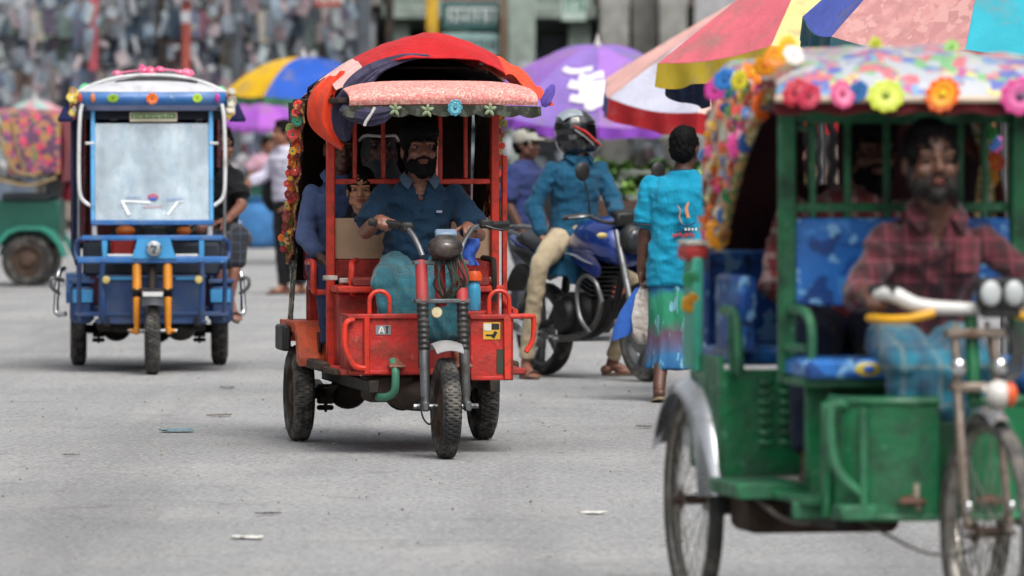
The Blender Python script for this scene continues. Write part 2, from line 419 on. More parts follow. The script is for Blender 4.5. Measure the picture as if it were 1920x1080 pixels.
    def face(s, root, lid, lipc='#6e3f36', open_eyes=True):
        ew = mat('eye_white', '#6f655e', .35); ed = mat('eye_dark', '#140d0a', .1); br = mat('hair_black', '#090808', .75, spec=.15)
        for x in (-1, 1):
            mb = MB(); s.hell(mb, (x * .031, .074, .010), (.0130, .0110, .0062), 12, 8); mb.mt(1); s.hell(mb, (x * .031, .0835, .010), (.0062, .0045, .0066), 10, 6)
            mb.mt(2); mb.tube([s.H(x * .031 + u * .016, .086 - .006 * abs(u) - .002, .0175 - .004 * abs(u)) for u in (-1, -.5, 0, .5, 1)], .0035 * s.hk, 6)
            mb.obj('eye', [ew, ed, lid], root)
            mb = MB(); mb.tube([s.H(x * (.012 + .042 * u), .090 - .022 * u * u, .037 + .005 * math.sin(u * 3.1)) for u in (0, .25, .5, .75, 1)], [.0035 * s.hk, .0055 * s.hk, .003 * s.hk], 6); mb.obj('eyebrow', br, root)
        mb = MB(); mb.tube([s.H(u * .024, .0945 - .012 * u * u, -.0485 - .001 * u * u) for u in (-1, -.5, 0, .5, 1)], [.002 * s.hk, .006 * s.hk, .002 * s.hk], 7)
        mb.tube([s.H(u * .021, .0935 - .012 * u * u, -.058) for u in (-1, -.5, 0, .5, 1)], [.002 * s.hk, .007 * s.hk, .002 * s.hk], 7); mb.obj('mouth', mat('lips' + lipc, lipc, .5), root)
    def hair(s, root, m, style='short', rough=.011):
        mb = MB(); s.hell(mb, (0, -.026, .050), (.083, .098, .094)); s.hell(mb, (0, -.055, .005), (.076, .068, .08))
        if style != 'crop': s.hell(mb, (0, .02, .104), (.062, .05, .032))
        for x in (-1, 1): s.hell(mb, (x * .068, .0, .035), (.014, .05, .045))
        if style == 'full': s.hell(mb, (0, -.01, .085), (.095, .105, .08)); s.hell(mb, (0, .05, .105), (.065, .04, .035))
        if style == 'long':
            s.hell(mb, (0, -.06, -.03), (.08, .06, .13))
        return mesh_obj('hair', fuse(mb, .008 * s.hk, 2, rough, (55, 55, 38), 3), m, root)
    def beard(s, root, m, full=1.0):
        mb = MB(); s.hell(mb, (0, .055, -.095), (.040 * full, .040, .036 * full)); s.hell(mb, (0, .088, -.0415), (.030, .012, .007))
        for x in (-1, 1):
            s.hell(mb, (x * .045, .032, -.07), (.024, .046, .036)); s.hell(mb, (x * .066, .002, -.03), (.013, .024, .045)); s.hell(mb, (x * .032, .078, -.062), (.010, .014, .022))
        return mesh_obj('beard', fuse(mb, .006 * s.hk, 1, .009, (60, 60, 60), 5), m, root)
    # ---- clothes
    def shirt(s, root, m, sleeve=.5, g=.018, hem=None, belly=0, collar=None, cuff=None, voxel=.009, fold=.010, name='shirt', lo=.03, seed=1, sw=1.0, vneck=0):
        mb = MB(); j = s.J; k = s.k; s.torso(mb, g, lo, hem, belly)
        for e in 'ab':
            a, b, c = j['s' + e], j['e' + e], j['w' + e]; g2 = g * sw
            if sleeve <= .5:
                p = lerp(a, b, sleeve * 2 - .12); mb.chain([a - s.up * .012, p], [.046 * k + g * .55, .045 * k + g2 * .8]); mb.tube([lerp(a, b, .4), lerp(a, b, sleeve * 2)], [.048 * k + g2, .052 * k + g2], 16)
            else:
                q = lerp(b, c, (sleeve - .5) * 2 - .05); mb.chain([a - s.up * .012, b], [.046 * k + g * .55, .042 * k + g2]); mb.chain([b, q], [.043 * k + g2, .034 * k + g2 * .8]); mb.tube([lerp(b, q, .5), lerp(b, c, (sleeve - .5) * 2)], .034 * k + g2 * .8, 16)
        me = fuse(mb, voxel, 4, fold, seed=seed)
        if vneck:
            n0 = j['neck'] + s.up * .03; q = []
            for v in me.vertices:
                r = v.co - n0; dn = -r.dot(s.up); lat = abs(r.dot(s.ex)); fr = r.dot(s.fw)
                if fr > -.01 and dn < vneck and lat < .055 * (1 - dn / vneck) + .004: q.append((v, (v.normal * .3 + s.fw * .7)))
            for v, d in q: v.co -= d * .045
        o = tuck(root, mesh_obj(name, me, m, root))
        if collar:
            cm = MB(); n0 = j['neck']; vd = vneck or .09
            for e in (-1, 1):
                def fl(u, v):
                    t = R(170 - 142 * u); bk = V(n0) + s.ex * e * math.sin(t) * .066 + s.fw * math.cos(t) * .066 + s.up * (.028 - .030 * max(0, math.cos(t)) ** 1.5)
                    o2 = s.ex * e * (math.sin(t) * .024 + .020 * max(0, math.cos(t))) + s.fw * (math.cos(t) * .016 + .02 * max(0, math.cos(t))) - s.up * (.028 + .016 * max(0, math.cos(t)) ** 2)
                    return bk + o2 * v + (s.fw * .012 + s.ex * e * .006)
                cm.sheet(fl, 16, 4, .005)
            cm.obj('collar', collar, root)
        if False:
            cm = MB(); n0 = j['neck']
            def f(u, v):
                t = R(-150 + 300 * u); r = .072 * k + .012 * v + .006 * math.cos(t); dz = .03 - .034 * v - .018 * (math.cos(t) > .6) * v
                return n0 + s.ex * math.sin(t) * (r + .012 * v) + s.fw * (math.cos(t) * r * (1 if math.cos(t) < 0 else 1.05)) + s.up * dz
            cm.sheet(f, 22, 3, .005); cm.obj('collar', collar, root)
        return o
    def placket(s, sh, m, z0=.02, z1=.30, off=.02, w=.03, n=4, bm=None, belly=0):
        j = s.J; top = lerp(j['neck'], j['chest'], .25)
        for i in range(n):
            t = (i + .5) / n; p = lerp(top, j['pel'], t * z1 * 2) + s.fw * (.125 * s.k + off + belly * min(1, t * 2) - (.04 * (1 - t) ** 3))
            b = MB(); b.lathe([(0, .003), (.006, .003), (.006, 0)], 10, p, s.fw); b.obj('button', bm or m, sh)
    def trousers(s, root, m, g=.022, end=.95, voxel=.009, fold=.007, name='trousers', seed=4):
        mb = MB(); j = s.J; k = s.k; p = j['pel']
        mb.loft([ring(p + s.up * z, s.ex, s.fw, a * k + g * .6, b * k + g * .6) for z, a, b in ((-.08, .15, .115), (0, .16, .12), (.10, .15, .112))])
        for e in 'ab':
            h, kn, a = j['h' + e], j['k' + e], j['a' + e]; q = lerp(kn, a, end)
            mb.chain([h, lerp(h, kn, .5), kn], [.088 * k + g * .8, .076 * k + g, .054 * k + g]); mb.chain([kn, lerp(kn, q, .5)], [.054 * k + g, .047 * k + g]); mb.tube([lerp(kn, q, .45), q], [.047 * k + g, .040 * k + g * 1.05], 18)
        return tuck(root, mesh_obj(name, fuse(mb, voxel, 3, fold, (8, 8, 10), seed), m, root))
    def lungi(s, root, m, drop=.9, g=.03, spread=.5, fold=.012, name='lungi', seed=6, voxel=.009, extra=()):
        """wrap that bridges both thighs and falls from the knees"""
        mb = MB(); j = s.J; k = s.k; p = j['pel']
        mb.loft([ring(p + s.up * z, s.ex, s.fw, a * k + g * .6, b * k + g * .6) for z, a, b in ((-.09, .16, .125), (0, .165, .125), (.09, .15, .115))])
        A = []
        for e in 'ab':
            h, kn, a = j['h' + e], j['k' + e], j['a' + e]; mb.chain([h, kn], [.09 * k + g, .062 * k + g]); A.append((h, kn, lerp(kn, a, drop)))
        for t in (0, .25, .5, .75, 1):
            h, kn, a = (lerp(A[0][i], A[1][i], t) for i in range(3)); sag = V((0, 0, -.03 * (1 - abs(2 * t - 1))))
            mb.chain([h + sag, kn + sag], [.07 * k, .05 * k + g * .6]); mb.chain([kn + sag, a], [.052 * k + g, .046 * k + g])
        for x in extra: mb.ell(*x)
        return tuck(root, mesh_obj(name, fuse(mb, voxel, 4, fold, (9, 9, 6), seed), m, root))
    def sandal(s, root, m, side, d, k=1.0):
        a = s.J['a' + side]; d = V(d).normalized(); x = d.cross(V((0, 0, 1))).normalized(); dn = x.cross(d).normalized(); dn = -dn if dn.z > 0 else dn
        mb = MB(); o = a + dn * .082
        out = [(.05 * math.sin(t) * (1 if math.cos(t) > 0 else .8), .075 + .135 * -math.cos(t)) for t in [2 * math.pi * i / 20 for i in range(20)]]
        mb.prism(out, o, x, d, -dn, .016); mb.tube([o + d * .14 + x * q * .046 - dn * (.012 + .04 * (1 - q * q)) for q in (-1, -.5, 0, .5, 1)], .012, 6, flat=.4)
        return mb.obj('sandal', m, root)
def place_body(B, mbk, m, M, label, group=None, voxel=.0065):
    me = fuse(mbk, voxel, 3); o = mesh_obj('person', me, m); tag(o, label, 'person', group); return o
def settle(root, M, base):
    """move the origin of a person built in another frame to its own base"""
    b = V(base); seen = set()
    def mv(o):
        if o.type == 'MESH' and o.data.name not in seen: seen.add(o.data.name); o.data.transform(Matrix.Translation(-b))
        for c in o.children: mv(c)
    mv(root); root.matrix_world = M @ Matrix.Translation(b); return root
# ------------------------------------------------------------------ the setting: road, verge, sky is the world
def road_material():
    g = NT('worn_asphalt'); co = g.co()
    W0, B0 = (0, 0, 0), (1, 1, 1)
    c = g.ramp(g.noise(co, .45, 7, .62), [(.30, lin('#8e9092')), (.50, lin('#9c9d9f')), (.70, lin('#a8a8a9'))])
    # pale dust drifted in patches, long wheel-worn bands, soft dark stains
    c = g.mix(g.ramp(g.noise(g.co('Object', (1, .5, 1)), 1.3, 8, .68), [(.50, W0), (.72, (.55, .55, .55))]), c, lin('#b3b1ad'))
    c = g.mix(g.ramp(g.noise(g.co('Object', (1, .05, 1)), 1.3, 5, .6), [(.48, W0), (.66, (.5, .5, .5))]), c, lin('#747477'))
    c = g.mix(g.ramp(g.noise(co, 1.9, 6, .6), [(.60, W0), (.78, (.55, .55, .55))]), c, lin('#5c5a57'))
    c = g.mix(g.ramp(g.noise(co, 5.5, 7, .75), [(.57, W0), (.66, (.32, .32, .32))]), c, lin('#55524d'))
    # aggregate: dark and light stones
    c = g.mix(g.ramp(g.noise(co, 27, 3, .75), [(.37, (.6, .6, .6)), (.50, W0)]), c, lin('#575551'))
    c = g.mix(g.ramp(g.noise(co, 40, 2, .7), [(.55, W0), (.67, (.6, .6, .6))]), c, lin('#cbc6ba'))
    v = g.n('ShaderNodeTexVoronoi'); v.feature = 'DISTANCE_TO_EDGE'; v.inputs['Scale'].default_value = .42
    wv = g.n('ShaderNodeMix', data_type='VECTOR'); nz = g.n('ShaderNodeTexNoise'); nz.inputs['Scale'].default_value = 1.6; nz.inputs['Detail'].default_value = 8; g.l(co, nz.inputs[0])
    wv.inputs[0].default_value = .25; g.l(co, wv.inputs[4]); g.l(nz.outputs['Color'], wv.inputs[5]); g.l(wv.outputs[1], v.inputs['Vector'])
    cr = g.ramp(v.outputs['Distance'], [(0, (.3, .3, .3)), (.006, W0)])
    pm = g.mix(1.0, cr, g.ramp(g.noise(co, .5, 3), [(.50, W0), (.6, B0)]), 'MULTIPLY')
    c = g.mix(pm, c, lin('#4a4743'))
    g.l(c, g.b.inputs['Base Color']); g.b.inputs['Roughness'].default_value = .88; g.b.inputs['Specular IOR Level'].default_value = .25
    h = g.n('ShaderNodeMath', operation='ADD'); g.l(g.noise(co, 55, 4, .7), h.inputs[0]); g.l(g.noise(co, 6, 6), h.inputs[1]); g.bump(h.outputs[0], .016)
    return g.m
random.seed(11)
mb = MB()
NX, NY = 60, 150
def road_z(x, y): return .012 * noise.noise(V((x * .7, y * .35, 0))) if 8 < y < 110 else 0
gv = []; xs = [-400 + 0] + [-12 + 24 * i / NX for i in range(NX + 1)] + [400]; ys = [-60, 0, 12] + [16 + 94 * (i / NY) ** 1.4 for i in range(NY + 1)] + [160, 900]
for y in ys:
    for x in xs: gv.append((x, y, road_z(x, y) if abs(x) < 11.9 else 0))
w = len(xs)
mb.add(gv, [(j * w + i, j * w + i + 1, (j + 1) * w + i + 1, (j + 1) * w + i) for j in range(len(ys) - 1) for i in range(w - 1)])
road = mb.obj('road', road_material(), kind='structure')
# litter lying on the road
lit = [(-1.01, 26.5, .105, '#4a4640', 'dark dry leaf lying flat on the road in front of the red rickshaw', 'leaf'),
       (-1.03, 24.9, .12, '#c4c1ba', 'crumpled white paper scrap lying on the road nearest the camera', 'paper scrap'),
       (-1.76, 33.6, .17, '#5f7f86', 'flattened bluish plastic wrapper on the road left of the red rickshaw', 'wrapper'),
       (-2.15, 31.2, .08, '#57524b', 'small dark leaf on the open road at the left', 'leaf'),
       (-1.62, 35.4, .15, '#5f5a52', 'thin brown leaf on the road behind the bluish wrapper', 'leaf'),
       (.34, 26.5, .09, '#cfccc4', 'white paper scrap on the road left of the green rickshaw', 'paper scrap'),
       (.69, 22.6, .05, '#b04a44', 'small red wrapper on the road under the green rickshaw', 'wrapper'),
       (.70, 34.0, .12, '#5b554d', 'dark leaf on the road behind the green rickshaw wheel', 'leaf'),
       (1.33, 22.2, .07, '#45413b', 'small dark clod on the road below the green rickshaw', 'clod'),
       (1.05, 22.0, .05, '#55514a', 'small dark leaf on the road under the step of the green rickshaw', 'leaf'),
       (-1.75, 39.3, .13, '#5a554e', 'brown leaf on the road in front of the blue rickshaw', 'leaf')]
for x, y, s_, c_, lb, ct in lit:
    mb = MB(); ph = random.random() * 9
    def f(u, v):
        a = (u - .5) * 2; b = (v - .5) * 2; e = (1 - a * a) ** .5 if ct == 'leaf' else 1 - .25 * abs(noise.noise(V((a * 2.2, ph, b))))
        return V((a * s_ / 2 * (1 + .15 * noise.noise(V((b * 2, ph, 1)))), b * s_ * .5 * (e + .06) * (.45 if ct == 'leaf' else .8), .004 + s_ * .10 * abs(noise.noise(V((a * 2.4 + ph, b * 2.4, ph))))))
    if ct == 'clod': mb.ell((0, 0, s_ * .1), (s_ * .5, s_ * .4, s_ * .22))
    else: mb.sheet(f, 12, 8, .0015)
    o = mb.obj(ct.replace(' ', '_'), mat('litter' + c_, c_, .8, var=.3), loc=(x, y, road_z(x, y) + .004)); o.rotation_euler = (0, 0, random.uniform(-.9, .9)); tag(o, lb, ct)
gm = MB()
for i in range(1500):
    y = random.uniform(22, 60); x = random.uniform(-6, 6); s_ = random.choice((.003, .004, .004, .006, .009)); a = random.random() * 3
    gm.box((x, y, road_z(x, y) + s_ * .3 + .003), (s_ * 1.6, s_ * 1.2, s_), s_ * .3, (random.random(), random.random(), a))
tag(gm.obj('gravel', mat('gravel_grit', '#a09a90', .9, var=.35)), 'loose grey grit scattered over the worn road', None, None, 'stuff')
# ------------------------------------------------------------------ shared vehicle parts
RUB = mat('tyre_rubber', '#262525', .85, var=.25, dirt='#7b766f', da=.50, ds=9)
STEEL = mat('dull_steel', '#8d8f91', .38, .9, dirt='#4f4238', da=.4)
CHROME = mat('chrome', '#d9dadb', .16, 1.0, var=.08, dirt='#6f675c', da=.12, ds=14)
BLACK = mat('black_plastic', '#171717', .5, dirt='#4b463f', da=.3)
DARK = mat('greasy_black_metal', '#1d1b19', .6, .3, dirt='#4a3c30', da=.5)
RUST = mat('rusty_steel', '#4a3a30', .8, .3, var=.4, dirt='#2a211c', da=.5)
def tyre(parent, c, r, w, ax=(1, 0, 0), tread=54, rim_r=.62, rimm=None, name='wheel', m=None, spokes=5):
    """motor wheel: tyre with raised tread blocks, pressed rim, hub"""
    hub = MB(); x, y, d = frame_of(ax); c = V(c); rr = r * rim_r
    wheel = thing_part(name, parent)
    t = MB(); pr = []
    K = 15
    for j in range(K):
        a = -1 + 2 * j / (K - 1); pr.append((a, w / 2 * (abs(a) ** .7) * (1 if a > 0 else -1), r - (r - rr) * (abs(a) ** 5) * .5 - (r - rr) * .06 * a * a))
    prof = [(rr, -w * .36)] + [(rr + (r - rr) * .5, -w * .5)] + [(q, h * .96) for (_, h, q) in pr] + [(rr + (r - rr) * .5, w * .5), (rr, w * .36)]
    n = tread * 4
    def fn(q, i, j):
        jj = j - 2
        if 2 <= jj <= K - 3:
            col_ = (jj - 2) // 3; off = 2 * (col_ % 2)
            if (jj - 2) % 3 == 2: return q - .005
            if ((i + off) % 4) == 0: return q - .010
        return q
    t.lathe(prof, n, c, d, fn=fn); t.obj('tyre', m or RUB, wheel, 30)
    rm = MB(); rm.lathe([(rr + .004, -w * .40), (rr - .012, -w * .42), (rr - .02, -w * .2), (rr * .55, -w * .16), (rr * .32, -w * .40), (.02, -w * .42), (.001, -w * .42)], 32, c, d)
    rm.lathe([(rr + .004, w * .40), (rr - .012, w * .42), (rr - .02, w * .2), (rr * .55, w * .16), (rr * .32, w * .40), (.02, w * .42), (.001, w * .42)], 32, c, d)
    rm.lathe([(rr - .004, -w * .4), (rr - .004, w * .4)], 32, c, d)
    for i in range(spokes):
        a = 2 * math.pi * i / spokes
        for sg in (-1, 1): rm.ell(c + (x * math.cos(a) + y * math.sin(a)) * rr * .42 + d * sg * w * .27, (.012, .012, .012), n=8, m=6)
    rm.obj('rim', rimm or RUST, wheel)
    return wheel
def thing_part(name, parent):
    o = bpy.data.objects.new(name, None); col.objects.link(o); o.parent = parent; o.empty_display_size = .1; return o
def flower_mesh(name, r, n, pc, cc, inner=None, layers=2):
    """plastic flower: separate curved petals round a button"""
    mb = MB()
    for L in range(layers):
        rr = r * (1 - .28 * L); mb.mt(0 if (L == 0 or not inner) else 2)
        for i in range(n):
            a = 2 * math.pi * (i + .5 * L) / n; ca, sa = math.cos(a), math.sin(a); wd = rr * math.sin(math.pi / n) * .92
            P = [(.18, .45, .0), (.55, 1.0, .10), (.85, .9, .16), (1.0, .35, .10)]; vs = []
            for (t, k, lift) in P:
                for q in (-1, 0, 1):
                    lx = t * rr; ly = q * wd * k; lz = (lift + .12 * L) * rr - abs(q) * .05 * rr
                    vs.append((lx * ca - ly * sa, -lz - .012 * L, lx * sa + ly * ca))
            o = len(mb.v); fs = [(a_ * 3 + b, a_ * 3 + b + 1, a_ * 3 + b + 4, a_ * 3 + b + 3) for a_ in range(3) for b in range(2)]
            mb.add(vs, fs); mb.add([(v[0], v[1] + .003, v[2]) for v in vs], [f[::-1] for f in fs])
    mb.mt(1); mb.ell((0, -.10 * r, 0), (.24 * r, .22 * r, .24 * r), n=10, m=6)
    ms = [plastic(pc), plastic(cc)] + ([plastic(inner)] if inner else [])
    o = mb.obj(name, ms); me = o.data; bpy.data.objects.remove(o); return me
def plastic(c): return mat('petal' + c, c, .45, var=.12)
FLOW = {}
def flower(parent, p, r, n, pc, cc, inner=None, rot=(0, 0, 0), name='flower'):
    k = (n, pc, cc, inner)
    if k not in FLOW: FLOW[k] = flower_mesh('flower', 1.0, n, pc, cc, inner)
    o = link_mesh(name, FLOW[k], parent, p, (rot[0] + random.uniform(-.3, .3), rot[1], rot[2] + random.uniform(-.3, .3))); o.scale = (r * random.uniform(.8, 1.12), r * random.uniform(.7, 1.4), r * random.uniform(.8, 1.12)); return o

def bunch(b, path, rs, seed, flat=.6):
    """a gathered roll of cloth: uneven, creased along its length"""
    P = smooth_path(path, 8); n = 26; m = len(P); rings = []; x = None
    for i in range(m):
        d = (P[min(i + 1, m - 1)] - P[max(i - 1, 0)]).normalized(); x, y, _ = frame_of(d, (0, 1, 0)); t = i / (m - 1) * (len(rs) - 1); j = min(int(t), len(rs) - 2); r = rs[j] + (rs[j + 1] - rs[j]) * (t - j)
        rings.append([P[i] + (x * math.cos(q) + y * math.sin(q) * flat) * r * (1 + .20 * math.sin(3 * q + seed + i * .10) + .13 * math.sin(7 * q - i * .16 + seed) + .10 * noise.noise(V((math.cos(q) * 2, math.sin(q) * 2, i * .2 + seed)))) for q in [2 * math.pi * k / n for k in range(n)]])
    b.loft(rings)

# ------------------------------------------------------------------ red battery rickshaw
RED = mat('worn_red_paint', '#b3231c', .42, 0, .22, 5, dirt='#5a2a1e', da=.66, ds=9, bump=.012, bs=9, chips='#d0644f')
REDB = mat('bright_red_tube', '#c8321f', .4, 0, .15, 5, dirt='#6b2c20', da=.45, ds=14)
ORNG = mat('faded_orange_paint', '#d2552f', .45, 0, .2, 5, dirt='#6a4030', da=.58, ds=9, bump=.01, bs=9)
RZ = R(9.3); RM = Matrix.Translation((-.62, 32.8, 0)) @ Matrix.Rotation(RZ, 4, 'Z')
red = thing('battery_rickshaw', 'red open fronted battery rickshaw with red and orange tarpaulin thrown over its roof', 'rickshaw', (-.62, 32.8, 0), RZ, 'three-wheeled rickshaws on the street')
def mk(f, name, m, parent, **k):
    mb = MB(); f(mb); return mb.obj(name, m, parent, **k)
for x in (-.475, .475): tyre(red, (x, 0, .245), .245, .115)
def fork(parent, y0, z0, y1, z1, dx, cx, cover, cz, boot, low, clamp, stem=None):
    """telescopic fork: covers above, boots, lower legs, axle lugs, clamps"""
    fk = thing_part('fork', parent)
    at = lambda z: V((0, y0 + (y1 - y0) * (z0 - z) / (z0 - z1), z))
    for sx in (-1, 1):
        ox = V((cx + sx * dx, 0, 0)); mb = MB()
        mb.tube([at(z0) + ox, at(cz) + ox], .030, 14); mb.obj('fork_cover', cover, fk)
        mb = MB(); N = 18; zz = [cz - (cz - boot) * i / N for i in range(N + 1)]
        mb.tube([at(z) + ox for z in zz], [.026 + .005 * (i % 2) for i in range(N + 1)], 14); mb.obj('rubber_boot', BLACK, fk)
        mb = MB(); mb.tube([at(boot) + ox, at(z1 + .05) + ox, at(z1 + .04) + ox, at(z1) + ox], [.026, .024, .020, .020], 14)
        mb.box(at(z1) + ox + V((sx * .005, -.01, 0)), (.035, .06, .05), .008); mb.cap(at(z1) + ox, at(z1) + ox + V((sx * .045, 0, 0)), .014, .012); mb.obj('lower_leg', low, fk)
    for z in (z0 - .01, cz + .005):
        mb = MB(); mb.box(at(z) + V((cx, .01, 0)), (dx * 2 + .075, .075, .022), .008); mb.obj('fork_clamp', clamp, fk)
    mb = MB(); mb.tube([at(z0 + .03) + V((cx, .05, 0)), at(cz - .02) + V((cx, .05, 0))], .028, 14); mb.obj('steering_stem', stem or cover, fk)
    mb = MB(); mb.tube([at(z1) + V((cx - dx - .06, 0, 0)), at(z1) + V((cx + dx + .06, 0, 0))], .012, 8); mb.obj('axle', STEEL, fk)
    return fk
PINKR = mat('faded_red_cover', '#a8383a', .45, 0, .2, 6, dirt='#6b4038', da=.3)
GLEG = mat('grey_fork_leg', '#6d6f72', .4, .6, dirt='#3c3834', da=.4)
tyre(red, (0, -1.86, .245), .245, .095, rim_r=.66)
fork(red, -1.70, .955, -1.86, .255, .098, 0, PINKR, .755, .52, GLEG, GLEG)
mk(lambda b: b.sheet(lambda u, v: V(((v - .5) * .15 * (1 - .25 * abs(u - .5)), -1.86, .25)) + V((0, -math.sin(R(-30 + 62 * u)) * (.272 + .012 * math.cos((v - .5) * 3)), math.cos(R(-30 + 62 * u)) * (.272 + .02 * math.cos((v - .5) * 3)) + .03)), 16, 8, .004), 'mudguard', mat('white_mudguard', '#a9a9a8', .3, .35, dirt='#77706a', da=.25), red)
# chassis
def chassis(parent, dark=DARK):
    for x in (-.30, .30): mk(lambda b: b.box((x, -.62, .335), (.05, 1.75, .06)), 'chassis_rail', dark, parent)
    mk(lambda b: (b.tube([(-.42, 0, .245), (.42, 0, .245)], .03, 12), b.ell((.06, 0, .25), (.10, .11, .10)), b.ell((-.22, .02, .25), (.10, .09, .09))), 'rear_axle', dark, parent)
    for x in (-.34, .34):
        sp = MB()
        for i in range(4):
            L = .36 - .07 * i; sp.tube([(x, -L, .315 - .012 * i - .02), (x, -L / 2, .275 - .014 * i), (x, 0, .262 - .014 * i), (x, L / 2, .275 - .014 * i), (x, L, .295 - .012 * i)], .024, 6, flat=.3)
        sp.box((x, 0, .24), (.08, .07, .10), .006); sp.cap((x - .03, .0, .17), (x + .03, .0, .17), .014, .014); sp.cap((x, -.02, .2), (x, -.02, .155), .01, .008); sp.obj('leaf_spring', dark, parent)
chassis(red)
mk(lambda b: (b.box((-.20, -1.28, .325), (.24, .26, .14), .02), b.ell((-.04, -1.30, .30), (.20, .16, .095)), b.box((.12, -1.2, .33), (.2, .2, .08), .02)), 'underbody_case', mat('brown_grimy_case', '#3b2c25', .75, 0, .3, dirt='#1e1714', da=.5), red)
mk(lambda b: b.tube([(-.205, -1.47, .46), (-.20, -1.53, .42), (-.20, -1.54, .36), (-.205, -1.52, .31), (-.235, -1.48, .285), (-.27, -1.42, .28)], .020, 10, k=4), 'hose', mat('green_hose', '#3f7a62', .5, dirt='#31423a', da=.3), red)
mk(lambda b: b.box((0, -.66, .405), (.92, 1.62, .03), .006), 'floor_pan', RED, red)
mk(lambda b: (b.box((-.475, -.60, .415), (.045, .86, .05), .01), b.box((-.475, -1.12, .405), (.03, .6, .03), .006)), 'side_sill', RUST, red)
mk(lambda b: b.box((.475, -.60, .415), (.045, .86, .05), .01), 'side_sill', RUST, red)
# rear wheel boxes
for sx in (-1, 1):
    f = MB()
    prof = [(.36, .52), (.30, .615), (-.28, .615), (-.36, .575), (-.47, .44), (-.47, .40), (-.36, .42), (-.32, .53), (-.26, .565), (.28, .565), (.32, .50)]
    f.prism(prof, (-.535 if sx < 0 else .355, 0, 0), (0, 1, 0), (0, 0, 1), (1, 0, 0), .18); f.obj('wheel_box', ORNG if sx < 0 else RED, red)
    mk(lambda b: b.box((sx * .56, -.02, .53), (.045, .30, .13), .012), 'side_bumper', BLACK, red)
mk(lambda b: (b.box((-.43, -.43, .52), (.012, .09, .10), .003), b.box((-.43, -.40, .47), (.014, .05, .04), .003)), 'reflector', BLACK, red)
# driver's seat box, partition, seats
mk(lambda b: b.box((0, -.86, .60), (.80, .22, .36), .008), 'seat_box', RED, red)
mk(lambda b: b.box((0, -.88, .80), (.84, .36, .035), .008), 'seat_frame', REDB, red)
mk(lambda b: b.box((0, -.91, .835), (.70, .30, .05), .02), 'seat', mat('dark_red_vinyl', '#7c2420', .5, dirt='#3c1a16', da=.3), red)
SLAT = mat('bare_grey_slat', '#b9b2a8', .6, dirt='#6b6258', da=.4)
for x, w, z in ((-.31, .17, .842), (.31, .17, .842), (-.44, .07, .855)): mk(lambda b: b.box((x, -.93, z), (w, .05, .025), .004), 'seat_slat', SLAT, red)
mk(lambda b: b.box((0, -.735, .895), (.81, .022, .10), .004), 'lower_back_panel', RED, red)
PLY = mat('bare_plywood', '#b09277', .75, var=.12, vs=12, dirt='#8a6c52', da=.35, ds=4)
mk(lambda b: b.box((-.215, -.742, 1.047), (.375, .02, .205), .004), 'backrest', PLY, red); mk(lambda b: b.box((.215, -.742, 1.047), (.375, .02, .205), .004), 'backrest', PLY, red)
for x in (-.415, .415): mk(lambda b: b.box((x, -.76, 1.06), (.042, .042, 1.32), .006), 'post', REDB, red)
mk(lambda b: b.box((.478, -.68, 1.06), (.026, .026, .80), .004), 'side_post', REDB, red)
mk(lambda b: b.tube([(.478, -.68, .72), (.47, -.9, .70), (.45, -1.2, .69)], .014, 8), 'side_rail', REDB, red)
mk(lambda b: b.box((0, -.757, 1.332), (.79, .022, .026), .004), 'cross_bar', REDB, red)
for x in (-.292, -.149, .14, .268): mk(lambda b: b.box((x, -.757, 1.53), (.020, .020, .365), .004), 'grille_bar', REDB, red)
mk(lambda b: b.box((0, -.757, 1.715), (.87, .03, .04), .004), 'top_bar', REDB, red)
mk(lambda b: b.tube([(-.47, -.30, .92), (-.475, -.52, .925), (-.475, -.57, .90), (-.475, -.57, .79), (-.45, -.56, .775), (-.38, -.62, .775)], .017, 8, k=4), 'arm_rail', REDB, red)
mk(lambda b: b.tube([(-.30, -.86, .94), (-.335, -.98, .93), (-.345, -1.02, .90), (-.345, -1.02, .80), (-.33, -1.0, .775)], .016, 8, k=4), 'arm_rail', REDB, red)
mk(lambda b: b.tube([(.34, -.86, .95), (.36, -1.0, .945), (.365, -1.05, .92), (.365, -1.05, .74)], .015, 8, k=4), 'arm_rail', DARK, red)
mk(lambda b: b.box((0, -.16, .80), (.86, .42, .06), .02), 'rear_seat', mat('red_seat_vinyl', '#8a2a26', .5), red)
mk(lambda b: b.box((0, .10, .60), (.84, .10, .40), .008), 'rear_seat_box', RED, red)
mk(lambda b: b.box((0, .16, 1.05), (.86, .06, .46), .02), 'rear_backrest', mat('red_seat_vinyl', '#8a2a26', .5), red)
# roof deck and dark hood behind
DKC = cloth('black_hood_canvas', '#2b1c17', .3)
mk(lambda b: b.box((0, -.55, 1.735), (.94, 1.70, .028), .006), 'roof_board', mat('dark_roof_wood', '#2b1712', .7), red)
def hood_back(b):
    def f(u, v):
        x = -.47 + .94 * u; z = 1.74 - .92 * v; return V((x, .30 + .06 * math.sin(v * 3) + .02 * math.sin(u * 19), z))
    b.sheet(f, 20, 14, .006)
def hood_back_r(x0, x1):
    def g(b):
        def f(u, v):
            t = v; a, c = x0(t), x1(t); x = a + (c - a) * u; return V((x, .30 + .06 * math.sin(v * 3) + .02 * math.sin(x * 20), 1.735 - .92 * v))
        b.sheet(f, 16, 24, .006)
    return g
slit = lambda t: .30 + .0 * t
gap = lambda t: .034 * max(0, math.sin(math.pi * min(1, max(0, (t - .14) / .56)))) ** .6
mk(hood_back_r(lambda t: -.47, lambda t: slit(t) - .5 * gap(t)), 'hood_back', DKC, red); mk(hood_back_r(lambda t: slit(t) + .5 * gap(t) + .002, lambda t: .47), 'hood_back', DKC, red)
